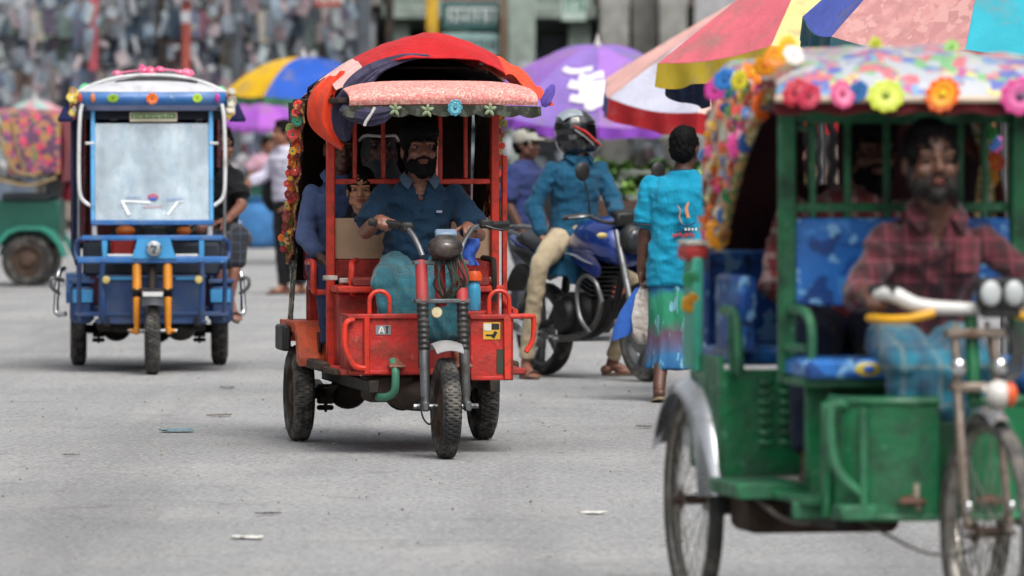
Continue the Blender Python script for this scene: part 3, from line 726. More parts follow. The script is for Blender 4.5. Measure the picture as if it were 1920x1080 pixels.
for sx in (-1, 1):
    def side(u, v):
        top = V((sx * .475, -.28 + .60 * u, 1.73)); bot = V((sx * .485, .20 + .12 * u, .92)); c = .06 * math.sin(v * math.pi)
        return lerp(top, bot, v) + V((sx * .012 * math.sin(u * 14 + v * 5), -c * .8, 0))
    mk(lambda b: b.sheet(side, 10, 16, .006), 'hood_side', cloth('dark_hood_side', '#3a2a1c', .3, '#20301f'), red)
# braid of beads and little flowers down the edge of the hood
random.seed(5)
cols = ['#d0392b', '#d86a22', '#d8a83a', '#8a1f24', '#c43a3a', '#2f7a60', '#e0b070', '#6e7a3a']
for sx in (-1, 1):
    mk(lambda b: b.sheet(lambda u, v: lerp(V((sx * .482, -.33 + .10 * u, 1.73)), V((sx * .492, .10 + .14 * u, .90)), v) + V((sx * (.012 + .01 * math.sin(v * 40)), -.05 * math.sin(v * 3.14), 0)), 4, 24, .008), 'hood_border', spots('hood_border_print', '#54241f', ['#8f2f24', '#b0742a', '#27403a', '#c99a5a', '#6a1c28'], 26, .8, .42), red)
    for i in range(54):
        t = i / 53; p = lerp(V((sx * .49, -.29, 1.72)), V((sx * .495, .18, .98)), t) + V((sx * (.016 + .014 * random.random()), -.05 * math.sin(t * math.pi) + random.uniform(-.045, .05), 0))
        cc = cols[0:5][i % 5] if .25 < t < .75 else random.choice(cols)
        flower(red, p + V((sx * .02 * (i % 2), 0, 0)), random.uniform(.014, .030), 6, cc, random.choice(cols), rot=(random.uniform(-.5, .5), random.random() * 3, sx * random.uniform(-.1, .9)), name='garland_flower')
    mk(lambda b: b.tube([lerp(V((sx * .485, -.27, 1.72)), V((sx * .492, .19, .93)), t / 12) + V((sx * .012, -.05 * math.sin(t / 12 * math.pi), 0)) for t in range(13)], .018, 8), 'braid', cloth('gold_braid', '#7d6a30', .4, '#5c2620'), red)
    mk(lambda b: b.sheet(lambda u, v: V((sx * (.47 + .03 * u), .12 + .16 * v, .95 - .42 * u + .04 * math.sin(v * 9))), 8, 6, .006), 'tassel', cloth('tassel_dark', '#3c4038', .5, '#8d8778'), red)
# front brow: pink speckled cushion and dark scalloped fringe
BROW = spots('pink_speckled_cloth', '#cf837c', ['#dfa79c', '#c46a66', '#dcb0a4'], 60, .85, .45)
def brow(u, v):
    x = -.42 + .93 * u; e = 1 - .30 * abs(2 * u - 1) ** 6; z = 1.712 + (.108 * v ** .8) * e; return V((x, -1.50 + .02 * abs(2 * u - 1) ** 3 + .22 * v ** 2.2 - .03 * math.sin(v * 3) + .004 * math.sin(u * 31), z + .008 * math.sin(u * 3.1)))
mk(lambda b: b.sheet(brow, 40, 14, .012), 'brow_cushion', BROW, red)
def fringe(u, v):
    x = -.45 + .98 * u; sc = .5 + .5 * abs(math.sin(u * math.pi * 9)); return V((x, -1.505 - .012 * math.sin(u * 57) * v + .02 * abs(2 * u - 1) ** 3, 1.705 - (.030 + .028 * sc) * v + .008 * math.sin(u * 3.1)))
mk(lambda b: b.sheet(fringe, 72, 4, .005), 'fringe', cloth('dark_fringe', '#33352e', .35, '#4a4f45'), red)
for x, z, r in ((-.20, 1.69, .028), (-.04, 1.685, .026), (.27, 1.69, .024)):
    mk(lambda b: [b.ell((x + .018 * math.cos(a), -1.525, z + .018 * math.sin(a)), (.017, .006, .009), rot=(0, -a, 0), n=8, m=6) for a in (.4, 1.5, 2.6, 3.9, 5.2)], 'leaf_rosette', mat('pale_leaf_cloth', '#7d8a6b', .7), red)
flower(red, (.094, -1.535, 1.700), .046, 9, '#4d9bb0', '#3a7f97', '#6fb6c6', name='blue_flower')
# tarpaulin: red middle, orange wings, navy lining turned out on one side
TRED = cloth('red_tarpaulin', '#b3141a', .16, rough=.7); TOR = cloth('orange_tarpaulin', '#e8482a', .14, rough=.7); TNV = cloth('navy_lining', '#3a374e', .45, rough=.6); TPK = cloth('pale_pink_tarpaulin', '#d8aaa4', .12, rough=.7)
def front_arch(x):   # height of the front hem
    t = (x - .04) / .42; return 1.955 - .125 * abs(t) ** 1.9
def ridge(x):
    t = (x - .075) / .56; return 2.065 - .25 * abs(t) ** 1.75
def tarp(u, v, x0, x1):
    x = x0 + (x1 - x0) * u; k = min(1, v * 3); y = -1.20 + .42 * k + max(0, v - .333) * 1.9
    z = front_arch(x) + (ridge(x) - front_arch(x)) * (1 - (1 - k) ** 2); z -= max(0, v - .333) * .22
    wv = noise.noise(V((x * 4, y * 3, 2.2))) * .018 + (1 - abs(noise.noise(V((x * 7 + y * 4, y * 3, 7)))) * 2) * .010 + noise.noise(V((x * 17, y * 9, 3))) * .004
    return V((x, y + .02 * math.sin(x * 17), z + wv))
mk(lambda b: b.sheet(lambda u, v: tarp(u, v, -.30, .40), 30, 24, .005), 'tarpaulin', TRED, red)
mk(lambda b: b.sheet(lambda u, v: tarp(u, v, -.45, -.302), 10, 24, .005), 'tarpaulin', TPK, red)
def wing_r(u, v):
    x = .402 + .25 * u; z = front_arch(.402) + (ridge(.402) - front_arch(.402)) * min(1, v * 2.2) - .16 * u ** 1.15 - max(0, v - .45) * .1; return V((x, -1.18 + .80 * v + .05 * u, z + .014 * math.sin(v * 11 + u * 7) + .01 * math.sin(u * 13)))
mk(lambda b: b.sheet(wing_r, 14, 16, .005), 'tarpaulin_flap', TOR, red)
mk(lambda b: bunch(b, [(.655, -1.12, 1.815), (.635, -1.13, 1.78), (.61, -1.14, 1.735), (.60, -1.14, 1.705)], [.006, .022, .026, .008], 2.0), 'tarpaulin_hem', cloth('violet_hem', '#5a4a9a', .2), red)
WL_L = smooth_path([(-.470, -.98, 1.845), (-.535, -.93, 1.775), (-.555, -.90, 1.690), (-.535, -.90, 1.615), (-.475, -.94, 1.545), (-.400, -1.0, 1.495)], 6)
WL_R = smooth_path([(-.385, -1.06, 1.885), (-.425, -1.10, 1.800), (-.448, -1.10, 1.725), (-.450, -1.09, 1.640), (-.430, -1.08, 1.570), (-.392, -1.05, 1.515)], 6)
def wing_l(u, v):
    i = min(len(WL_L) - 1, int(round(v * (len(WL_L) - 1)))); q = lerp(WL_L[i], WL_R[i], u)
    return q + V((.004 * math.sin(u * 15 + v * 5), -.05 * math.sin(u * 3.14) - .012 * math.sin(u * 12 + v * 3), .006 * math.sin(u * 10 + v * 9)))
mk(lambda b: b.sheet(wing_l, 18, 30, .006), 'tarpaulin_flap', TOR, red)
mk(lambda b: bunch(b, [(.02, -1.18, 1.955), (-.10, -1.19, 1.945), (-.22, -1.20, 1.905), (-.31, -1.21, 1.845), (-.375, -1.20, 1.77), (-.41, -1.19, 1.69), (-.405, -1.17, 1.60), (-.385, -1.15, 1.54)], [.006, .018, .030, .044, .056, .058, .044, .018], 1.0), 'tarpaulin_lining', TNV, red)
mk(lambda b: bunch(b, [(-.24, -1.22, 1.88), (-.32, -1.24, 1.80), (-.355, -1.24, 1.72), (-.35, -1.22, 1.64)], [.008, .026, .034, .016], 3.0), 'tarpaulin_lining', TNV, red)
mk(lambda b: bunch(b, [(-.45, -1.40, 1.69), (-.40, -1.46, 1.672), (-.33, -1.50, 1.66), (-.26, -1.51, 1.672), (-.20, -1.51, 1.69)], [.018, .036, .044, .036, .012], 5.0), 'loose_cloth', TNV, red)
mk(lambda b: b.tube([(-.30, -1.53, 1.70), (-.325, -1.535, 1.66), (-.345, -1.53, 1.63), (-.352, -1.53, 1.61)], .008, 6, k=3), 'tie_cord', cloth('pale_cord', '#b9b6b2', .1), red)
mk(lambda b: b.sheet(lambda u, v: V((-.46 + .92 * u, -.25 + .05 * math.sin(v * 3), 1.745 + (max(.01, ridge(-.46 + .92 * u) - 1.775)) * v)), 24, 8, .006), 'hood_back', DKC, red)  # added dark sheet fills the arch so the hood interior looks shaded
mk(lambda b: b.sheet(lambda u, v: V((-.46 + .92 * u, -1.10 + 1.0 * v, max(1.755, min(front_arch(-.46 + .92 * u) - .03, 1.90)))), 24, 8, .006), 'hood_lining', DKC, red)  # second dark sheet under the tarpaulin, added for the shaded interior
# front boxes beside the fork
APX = [(-.425, -.078), (.182, .388)]
def apron(b, x0, x1, z0, z1, y0=-1.47, y1=-1.22):
    b.box(((x0 + x1) / 2, y0, (z0 + z1) / 2), (x1 - x0, .012, z1 - z0), .004); b.box(((x0 + x1) / 2, y0 - .004, z1 - .012), (x1 - x0 + .012, .034, .026), .006)
    xi = x0 if x0 < 0 else x1; b.box((xi, (y0 + y1) / 2, (z0 + z1) / 2), (.012, y1 - y0, z1 - z0), .004); b.box(((x0 + x1) / 2, y0 - .002, z0 + .01), (x1 - x0, .024, .02), .004)
mk(lambda b: apron(b, -.425, -.078, .395, .69), 'front_panel', RED, red); mk(lambda b: apron(b, .182, .388, .362, .685), 'front_panel', RED, red)
mk(lambda b: b.box((.05, -1.36, .545), (.27, .012, .27), .004), 'centre_panel', mat('dark_red_panel', '#7e1f1b', .5, dirt='#3c1c16', da=.5), red)
mk(lambda b: (b.tube([(-.40, -1.485, .66), (-.43, -1.50, .655), (-.445, -1.50, .62), (-.44, -1.50, .52), (-.40, -1.50, .44), (-.345, -1.49, .425)], .015, 8, k=4), b.tube([(-.335, -1.487, .675), (-.335, -1.487, .40)], .016, 8)), 'guard_tube', REDB, red)
mk(lambda b: (b.tube([(.37, -1.485, .675), (.48, -1.45, .675), (.50, -1.44, .66), (.495, -1.44, .56), (.46, -1.45, .50)], .013, 8, k=4), b.box((.362, -1.484, .52), (.036, .02, .31), .005)), 'guard_tube', REDB, red)
for x in (-.268, .325): mk(lambda b: b.tube([(x - .05, -1.46, .68), (x - .05, -1.46, .75)] + [(x + .05 * -math.cos(t), -1.46, .752 + .05 * math.sin(t)) for t in [R(q) for q in range(15, 180, 15)]] + [(x + .05, -1.46, .75), (x + .05, -1.46, .68)], .011, 8), 'grab_loop', REDB, red)
def decal(parent, name, x, z, w, h, base, marks, y=-1.478, f=-1):
    o = mk(lambda b: b.box((x, y, z), (w, .003, h), .0008), name, base, parent)
    for (mx, mz, mw, mh, c, rt) in marks: mk(lambda b: b.box((x + mx * w, y - .0025, z + mz * h), (mw * w, .002, mh * h), .0005, (0, rt, 0)), 'print', c, o)
    return o
W_ = mat('print_white', '#c9c6be', .5); K_ = mat('print_black', '#1c1a1a', .5); Y_ = mat('print_yellow', '#c99a2a', .5); G_ = mat('print_grey', '#77777c', .5)
decal(red, 'sticker', -.252, .612, .075, .046, G_, [(-.22, 0, .10, .75, W_, .35), (-.02, 0, .10, .75, W_, -.35), (-.12, -.1, .2, .12, W_, 0), (.25, -.02, .10, .7, K_, 0), (.25, .35, .18, .14, K_, 0)])
decal(red, 'sticker', .285, .605, .085, .085, Y_, [(-.25, .22, .42, .40, W_, 0), (.22, .25, .44, .34, K_, 0), (.16, -.22, .20, .40, K_, .5), (-.1, -.25, .5, .10, K_, 0)])
mk(lambda b: b.box((.335, -1.478, .455), (.05, .004, .12), .001), 'worn_patch', mat('green_undercoat', '#2f3b2c', .8), red)
# headlamp, dash, wiring, bars
mk(lambda b: (b.ell((.012, -1.755, 1.02), (.088, .07, .062)), b.box((.02, -1.70, .985), (.13, .09, .10), .03)), 'headlamp_shell', mat('dark_lamp_shell', '#2b2624', .4, dirt='#5b5048', da=.35), red)
mk(lambda b: b.ell((.012, -1.80, 1.012), (.06, .03, .044)), 'headlamp_lens', mat('smoked_lens', '#3b3330', .15, dirt='#6f5a50', da=.4), red)
mk(lambda b: b.box((.02, -1.725, 1.085), (.105, .05, .035), .008, (.5, 0, 0)), 'dash_panel', mat('grey_blue_dash', '#6d7f92', .35), red)
random.seed(3)
for i in range(11):
    x = random.uniform(-.05, .09); mk(lambda b: b.tube([(x, -1.72, 1.0), (x + random.uniform(-.04, .04), -1.76, .93), (x + random.uniform(-.05, .05), -1.76, .84), (.02 + random.uniform(-.05, .05), -1.72, .76)], .006, 6, k=4), 'wire', random.choice([BLACK, BLACK, RUST, mat('wire_green', '#2f4a38', .5)]), red)
mk(lambda b: b.lathe([(0, .012), (.024, .010), (.029, 0), (.029, -.02), (0, -.02)], 20, (-.028, -1.745, .705), (0, -1, 0)), 'reflector', mat('cream_reflector', '#c9bd9a', .25), red)
mk(lambda b: (b.tube([(-.085, -1.67, .975), (-.10, -1.62, 1.03), (-.125, -1.55, 1.09), (-.17, -1.47, 1.125), (-.30, -1.36, 1.14)], .013, 10, k=5), b.tube([(.095, -1.67, .975), (.12, -1.62, 1.03), (.16, -1.55, 1.08), (.21, -1.47, 1.115), (.37, -1.38, 1.125)], .013, 10, k=5)), 'handlebar', STEEL, red)
mk(lambda b: b.tube([(-.16, -1.475, 1.123), (-.30, -1.36, 1.14)], .021, 12), 'grip', BLACK, red)
mk(lambda b: (b.tube([(.28, -1.435, 1.12), (.38, -1.37, 1.125)], .02, 12), b.box((.26, -1.46, 1.13), (.07, .05, .045), .01), b.tube([(.25, -1.50, 1.12), (.33, -1.50, 1.10), (.40, -1.44, 1.115)], .006, 6, k=3)), 'grip', BLACK, red)
mk(lambda b: b.box((-.14, -1.51, 1.115), (.06, .055, .05), .012), 'throttle_housing', BLACK, red)
mk(lambda b: b.sheet(lambda u, v: V((.13 + .07 * u + .01 * math.sin(v * 7), -1.58 + .03 * math.sin(u * 6 + v * 3), 1.06 - .13 * v)), 8, 10, .01), 'rag', cloth('blue_rag', '#2d4f9e', .3), red)
mk(lambda b: b.tube([(-.115, -1.88, .30), (-.13, -1.90, .26), (-.12, -1.92, .20), (-.09, -1.92, .17), (-.07, -1.90, .20), (-.06, -1.88, .26)], .005, 6, k=4), 'brake_cable', BLACK, red)
# bottle standing in the right front box
bt = thing('water_bottle', 'blue plastic bottle with an orange cap standing beside the red rickshaw fork', 'bottle', RM @ V((.215, -1.36, .70)), RZ)
mk(lambda b: b.lathe([(0, 0), (.030, 0), (.034, .006), (.034, .10), (.030, .13), (.022, .145), (.022, .15), (0, .15)], 18), 'bottle_body', mat('blue_bottle', '#3f93b8', .25), bt)
mk(lambda b: b.lathe([(.020, .148), (.040, .150), (.042, .175), (.034, .195), (0, .198)], 18), 'cap', mat('orange_cap', '#d8541f', .35), bt)
mk(lambda b: b.box((.215, -1.36, .69), (.16, .16, .02), .005), 'bottle_shelf', RED, red)
mk(lambda b: b.ell((.20, -1.30, .735), (.07, .05, .03)), 'saddle_pad', mat('dark_red_vinyl', '#7c2420', .5), red)
mk(lambda b: b.tube([(.215, -1.36, .69), (.215, -1.36, .40)], .014, 8), 'shelf_stay', REDB, red)

# ------------------------------------------------------------------ people in the red rickshaw
SK1 = skin('skin_brown', '#7a5040'); SK2 = skin('skin_dark', '#56372a'); SK3 = skin('skin_tan', '#8a5b45')
HAIR = mat('hair_black', '#090808', .75, spec=.15)
B = Body(dict(pel=(0, -.90, .91), neck=(-.005, -1.0, 1.355), head=(-.008, -1.045, 1.485), sa=(-.18, -.985, 1.275), sb=(.175, -.985, 1.275), ea=(-.285, -1.10, 1.085), eb=(.275, -1.13, 1.07), wa=(-.25, -1.335, 1.15), wb=(.185, -1.35, 1.115),
              ka=(-.215, -1.33, .845), kb=(.13, -1.34, .84), aa=(-.19, -1.37, .50), ab=(.14, -1.38, .50)), head_yaw=4, head_pitch=-6, build=1.0, head_scale=1.06)
p = place_body(B, B.skin_mb({'a': ((.12, -.95, .02), (0, .05, -1), 62, (1, 0, 0)), 'b': ((.0, -.95, -.05), (0, .05, -1), 55, (-1, 0, 0))}, {'a': (0, -1, 0), 'b': (0, -1, 0)}), SK1, RM, 'bearded driver in a dark blue collared shirt steering the red rickshaw')
B.face(p, SK1); B.hair(p, HAIR, 'full'); B.beard(p, HAIR, 1.1)
BS = cloth('dark_blue_shirt', '#1c354c', .2); s_ = B.shirt(p, BS, .42, .020, belly=.02, collar=cloth('shirt_collar', '#44576a', .15), sw=1.2, fold=.014, vneck=.13); B.placket(p, s_, BS, bm=mat('button_dark', '#10202e', .4), belly=.02)
mk(lambda b: b.box(B.J['chest'] + V((.085, -.135, -.045)), (.03, .004, .012), .001), 'pocket_badge', mat('pale_badge', '#8d93a6', .6), s_)
B.lungi(p, plaid('teal_lungi', '#235f6c', [('#1d4f5c', 0, .3), ('#4a5f58', .5, .05)], .11), .72, .010, fold=.020)
settle(p, RM, (0, -.90, .42))
B = Body(dict(pel=(-.21, -.56, .90), neck=(-.245, -.68, 1.170), head=(-.254, -.715, 1.284), sa=(-.31, -.62, 1.11), sb=(-.15, -.62, 1.11), ea=(-.35, -.64, .99), eb=(-.11, -.64, .99), wa=(-.31, -.68, .90), wb=(-.16, -.68, .90), ka=(-.33, -.66, .86), kb=(-.21, -.66, .86), aa=(-.33, -.68, .62), ab=(-.21, -.68, .62)), head_yaw=-12, build=.6, head_scale=.86)
SKC = skin('skin_child', '#a8765a'); p = place_body(B, B.skin_mb({}, {}), SKC, RM, 'small child peering out beside the red rickshaw driver', voxel=.005); B.face(p, SKC, '#8a4a42'); B.hair(p, HAIR, 'crop'); B.shirt(p, cloth('child_dark_top', '#1d2028', .2), .5, .012, voxel=.007, fold=.004, seed=9); settle(p, RM, (-.27, -.52, .83))
B = Body(dict(pel=(-.30, -.12, .90), neck=(-.30, -.20, 1.36), head=(-.293, -.235, 1.49), sa=(-.43, -.19, 1.28), sb=(-.16, -.17, 1.28), ea=(-.475, -.26, 1.05), eb=(-.10, -.30, 1.04), wa=(-.42, -.48, .94), wb=(-.16, -.5, .95), ka=(-.40, -.52, .86), kb=(-.20, -.54, .86), aa=(-.38, -.56, .50), ab=(-.2, -.58, .5)), head_yaw=0, build=.86)
p = place_body(B, B.skin_mb({'a': ((.3, -.9, -.1), (0, 0, -1), 25, (1, 0, 0))}, {'a': (0, -1, 0), 'b': (0, -1, 0)}), SK2, RM, 'passenger in a blue grey shirt leaning at the open side of the red rickshaw'); B.face(p, SK2); B.hair(p, HAIR)
B.shirt(p, cloth('blue_grey_shirt', '#46557a', .25), .86, .016, collar=cloth('blue_grey_shirt', '#6f7fa0', .2), seed=14); B.trousers(p, cloth('dark_blue_jeans', '#2a3350', .25)); B.sandal(p, mat('dark_sandal', '#241d1a', .7), 'a', (0, -1, 0)); B.sandal(p, mat('dark_sandal', '#241d1a', .7), 'b', (0, -1, 0)); settle(p, RM, (-.30, -.12, .42))
B = Body(dict(pel=(-.02, -.14, .90), neck=(-.07, -.24, 1.32), head=(-.10, -.31, 1.455), sa=(-.20, -.22, 1.26), sb=(.08, -.20, 1.26), ea=(-.24, -.32, 1.05), eb=(.14, -.32, 1.05), wa=(-.20, -.5, .94), wb=(.06, -.5, .94), ka=(-.1, -.54, .86), kb=(.08, -.54, .86), aa=(-.1, -.56, .5), ab=(.08, -.56, .5)), head_yaw=-4, head_pitch=-50, build=.86)
p = place_body(B, B.skin_mb({}, {}), SK2, RM, 'passenger in a dark grey headscarf with white trim behind the driver of the red rickshaw'); B.face(p, SK2)
mb = MB(); B.hell(mb, (0, -.025, .045), (.098, .112, .105)); B.hell(mb, (0, -.06, -.05), (.095, .08, .13)); mb.cap(B.H(0, -.03, -.09), B.J['chest'], .09, .15); B.hell(mb, (0, .03, .085), (.085, .07, .055))
hsf = mesh_obj('headscarf', fuse(mb, .008, 4, .005, seed=2), cloth('dark_grey_scarf', '#3f4247', .2), p)
mk(lambda b: b.tube([B.H(-.100, .02, .10), B.H(-.078, .075, .075), B.H(-.03, .110, .032), B.H(0, .118, .018), B.H(.03, .110, .032), B.H(.078, .075, .075), B.H(.100, .02, .10), B.H(.080, .01, .145)], .008, 6, k=4), 'scarf_trim', cloth('white_trim', '#d9d4cc', .1), hsf)
B.shirt(p, cloth('dark_veil', '#1b1c22', .25), .95, .035, seed=8); settle(p, RM, (-.02, -.14, .42))
# ------------------------------------------------------------------ blue battery rickshaw
BZ = R(4.0); BO = V((-2.45, 43.2, 0)); BM = Matrix.Translation(BO) @ Matrix.Rotation(BZ, 4, 'Z')
blue = thing('battery_rickshaw', 'blue battery rickshaw with a milky framed windscreen and flowers along its visor', 'rickshaw', BO, BZ, 'three-wheeled rickshaws on the street')
NAVY = mat('navy_paint', '#22406f', .38, 0, .22, 5, dirt='#4f5a6e', da=.50, ds=8); BLU = mat('mid_blue_paint', '#2c65a4', .35, 0, .18, 5, dirt='#5f6d80', da=.42, ds=10, chips='#8fa6bd')
SKYB = mat('light_blue_paint', '#3f8fc4', .35, 0, .14, 5, dirt='#3a5a74', da=.25, ds=9); WHT = mat('white_tube', '#c4c5c6', .35, 0, .1, dirt='#7d7a76', da=.2)
def bk(f, name, m, **k): return mk(f, name, m, k.pop('parent', blue), **k)
for x in (-.475, .475): tyre(blue, (x, 0, .245), .245, .11)
tyre(blue, (.0, -1.68, .245), .245, .10, rim_r=.64)
AMB = mat('orange_fork_cover', '#c07a1c', .4, 0, .15, dirt='#6e4a26', da=.3)
fork(blue, -1.58, .735, -1.68, .285, .10, 0, AMB, .545, .50, AMB, DARK, DARK)
bk(lambda b: b.sheet(lambda u, v: V(((v - .5) * .14, -1.68, .25)) + V((0, -math.sin(R(-30 + 80 * u)) * (.272 + .012 * math.cos((v - .5) * 3)), math.cos(R(-30 + 80 * u)) * (.272 + .02 * math.cos((v - .5) * 3)) + .02)), 16, 8, .004), 'mudguard', mat('dark_mudguard', '#3b3d42', .35, .4))
bk(lambda b: b.box((0, -1.845, .525), (.13, .012, .03), .004), 'mudguard_trim', WHT)
chassis(blue)
bk(lambda b: (b.ell((.19, -1.25, .285), (.10, .12, .08)), b.box((-.1, -1.2, .31), (.3, .25, .10), .02), b.box((.0, -.9, .30), (.7, .8, .06), .01)), 'underbody_case', DARK)
bk(lambda b: b.box((0, -.64, .385), (1.0, 1.55, .03), .006), 'floor_pan', NAVY)
# front panel, stripe and bumper cage
bk(lambda b: (b.box((0, -1.40, .475), (.70, .014, .30), .004), b.box((0, -1.405, .332), (.72, .03, .025), .006), b.box((0, -1.405, .628), (.72, .03, .025), .006)), 'front_panel', NAVY)
bk(lambda b: (b.box((-.22, -1.416, .618), (.20, .010, .022), .003), b.box((.24, -1.416, .618), (.17, .010, .022), .003)), 'panel_stripe', SKYB)
for sx in (-1, 1):
    bk(lambda b: (b.box((sx * .455, -1.15, .45), (.16, .30, .26), .03), b.box((sx * .455, -1.15, .595), (.17, .32, .03), .01)), 'corner_panel', NAVY)
    bk(lambda b: b.box((sx * .45, -1.306, .50), (.13, .010, .085), .006), 'lamp_panel', SKYB)
    bk(lambda b: (b.tube([(sx * .32, -1.62, .735), (sx * .325, -1.60, .60), (sx * .315, -1.58, .40), (sx * .30, -1.5, .33)], .016, 8, k=4), b.tube([(sx * .47, -1.50, .735), (sx * .475, -1.46, .55), (sx * .47, -1.38, .34)], .016, 8, k=4)), 'cage_tube', NAVY)
    o = bk(lambda b: b.lathe([(0, .012), (.020, .01), (.027, 0), (.027, -.02), (0, -.02)], 18, (sx * .30, -1.635, .613), (0, -1, 0)), 'indicator', mat('amber_lamp', '#b5a468', .25))
    bk(lambda b: b.tube([(sx * .30, -1.62, .60), (sx * .30, -1.56, .66)], .008, 6), 'indicator_stem', BLACK)
bk(lambda b: (b.box((0, -1.60, .742), (.98, .045, .045), .01), b.box((0, -1.60, .885), (.92, .035, .035), .008)), 'bumper_bar', BLU)
for x in (-.27, .36): bk(lambda b: b.box((x - .04, -1.60, .815), (.035, .03, .12), .006), 'bumper_upright', SKYB)
for sx in (-1, 1): bk(lambda b: b.tube([(sx * .45, -1.60, .885), (sx * .49, -1.58, .86), (sx * .50, -1.56, .80), (sx * .49, -1.58, .745)], .015, 8, k=4), 'bumper_end', NAVY)
bk(lambda b: b.prism([(-.13, .0), (.16, .0), (.135, .075), (.12, .135), (-.09, .135), (-.105, .075)], (-.005, -1.612, .752), (1, 0, 0), (0, 0, 1), (0, -1, 0), .022), 'nose_panel', SKYB)
bk(lambda b: (b.box((-.21, -1.585, .772), (.20, .02, .018), .004), b.box((.24, -1.585, .772), (.18, .02, .018), .004)), 'white_rail', WHT)
hl = bk(lambda b: b.lathe([(.040, .02), (.048, .018), (.052, 0), (.05, -.03), (0, -.03)], 24, (.01, -1.645, .818), (0, -1, 0)), 'headlight', CHROME)
bk(lambda b: b.ell((.01, -1.655, .818), (.041, .018, .041)), 'lens', mat('pale_lens', '#aab0b4', .12), parent=hl)
bk(lambda b: b.tube([(-.012, -1.677, .825), (.0, -1.679, .837), (.018, -1.679, .835), (.024, -1.678, .82), (.01, -1.68, .812), (.006, -1.679, .80), (.02, -1.677, .793)], .006, 6, k=3), 'emblem', mat('emblem_grey', '#50565c', .3, .6), parent=hl)
# toolbox and bits seen through the cage
bk(lambda b: b.box((-.19, -1.35, .82), (.15, .12, .14), .02), 'red_box', mat('red_box', '#a3231d', .5))
bk(lambda b: b.ell((-.17, -1.30, .925), (.065, .05, .04)), 'orange_cap', mat('orange_lamp', '#c9661c', .35))
bk(lambda b: b.ell((.21, -1.30, .925), (.05, .05, .03)), 'orange_cap', mat('orange_lamp', '#c9661c', .35))
bk(lambda b: (b.box((.02, -1.36, .925), (.17, .10, .085), .02), b.tube([(-.08, -1.42, .95), (-.03, -1.38, .93)], .009, 8), b.tube([(.12, -1.42, .95), (.07, -1.38, .93)], .009, 8)), 'instrument_box', BLACK)
bk(lambda b: b.box((.0, -1.2, .74), (.9, .12, .22), .02), 'dash_shelf', mat('dark_shelf', '#1f2735', .6))
# windscreen
WB, WT, YB, YT = .985, 1.70, -1.56, -1.36
wy = lambda z: YB + (YT - YB) * (z - WB) / (WT - WB)
ws = thing_part('windscreen', blue)
for x in (-.385, .385): mk(lambda b: b.bar((x, wy(.975), .975), (x, wy(1.71), 1.71), .032, .03, .006, (1, 0, 0)), 'frame', SKYB, ws)
mk(lambda b: b.box((0, wy(.985) - .002, .985), (.80, .034, .034), .006), 'frame', BLU, ws)
def film():
    g = NT('milky_plastic_film'); co = g.co(); tr = g.n('ShaderNodeBsdfTransparent'); mx = g.n('ShaderNodeMixShader'); tr.inputs[0].default_value = (.86, .93, .97, 1)
    sp = g.n('ShaderNodeSeparateXYZ'); g.l(co, sp.inputs[0])
    f = g.noise(g.co('Object', (3.2, 3.2, 1.4)), 1.5, 4, .6)
    k = g.ramp(f, [(.35, (.18, .18, .18)), (.65, (.50, .50, .50))]); g.l(k, mx.inputs[0])
    g.l(g.ramp(g.noise(g.co('Object', (2, 2, .5)), 9, 4), [(.3, lin('#a3bccb')), (.7, lin('#cbd8df'))]), g.b.inputs['Base Color']); g.b.inputs['Roughness'].default_value = .12; g.b.inputs['Coat Weight'].default_value = .6
    g.l(tr.outputs[0], mx.inputs[1]); g.l(g.b.outputs[0], mx.inputs[2]); gl = g.n('ShaderNodeBsdfGlossy'); gl.inputs['Roughness'].default_value = .07; gl.inputs['Color'].default_value = (.9, .95, 1, 1); m3 = g.n('ShaderNodeMixShader'); m3.inputs[0].default_value = .06; g.l(mx.outputs[0], m3.inputs[1]); g.l(gl.outputs[0], m3.inputs[2]); g.l(m3.outputs[0], g.out.inputs['Surface']); g.bump(g.noise(co, 4, 2), .03)
    return g.m
mk(lambda b: b.sheet(lambda u, v: V((-.372 + .744 * u, wy(1.0 + .63 * v) - .004 + .004 * math.sin(u * 9), 1.0 + .63 * v)), 14, 10, .003), 'pane', film(), ws)
PW = mat('decal_white', '#e6eaec', .4)
def onw(x, z): return V((x, wy(z) - .014, z))
mk(lambda b: (b.bar(onw(-.20, 1.125), onw(-.01, 1.115), .013, .003, .001, (0, -1, 0)), b.bar(onw(-.195, 1.125), onw(-.15, 1.035), .016, .003, .001, (0, -1, 0)), b.bar(onw(.10, 1.035), onw(.165, 1.12), .014, .003, .001, (0, -1, 0)), b.bar(onw(.165, 1.12), onw(.205, 1.125), .009, .003, .001, (0, -1, 0))), 'white_lines', PW, ws)
mk(lambda b: b.ell(onw(.005, 1.150), (.036, .003, .024)), 'round_logo', mat('logo_red', '#a9546a', .5), ws); mk(lambda b: b.ell(onw(.005, 1.138) + V((0, -.002, 0)), (.028, .003, .014)), 'round_logo', mat('logo_blue', '#4a5aa8', .5), ws)
def strokes(b):
    random.seed(21)
    for i in range(11): b.box(onw(-.058 + i * .0125, 1.087), (random.choice((.006, .008, .009)), .003, .014), .001)
mk(strokes, 'logo_lettering', mat('logo_pink', '#b58fa0', .5), ws)
mk(lambda b: [b.box(onw(.10 + i * .016, 1.135), (.009, .003, .018), .001) for i in range(7)] + [b.box(onw(-.16 + i * .016, 1.150), (.009, .003, .016), .001) for i in range(6)], 'logo_lettering', mat('logo_bluegrey', '#7f95bd', .5), ws)
for x in (-.385, .385): mk(lambda b: b.box((x + (.02 if x > 0 else -.02), wy(1.50) - .01, 1.50), (.06, .03, .02), .006), 'hinge', WHT, ws)
for x in (-.375, .375): bk(lambda b: b.tube([(x, -1.55, .97), (x, -1.53, .88)], .018, 10), 'windscreen_foot', WHT)
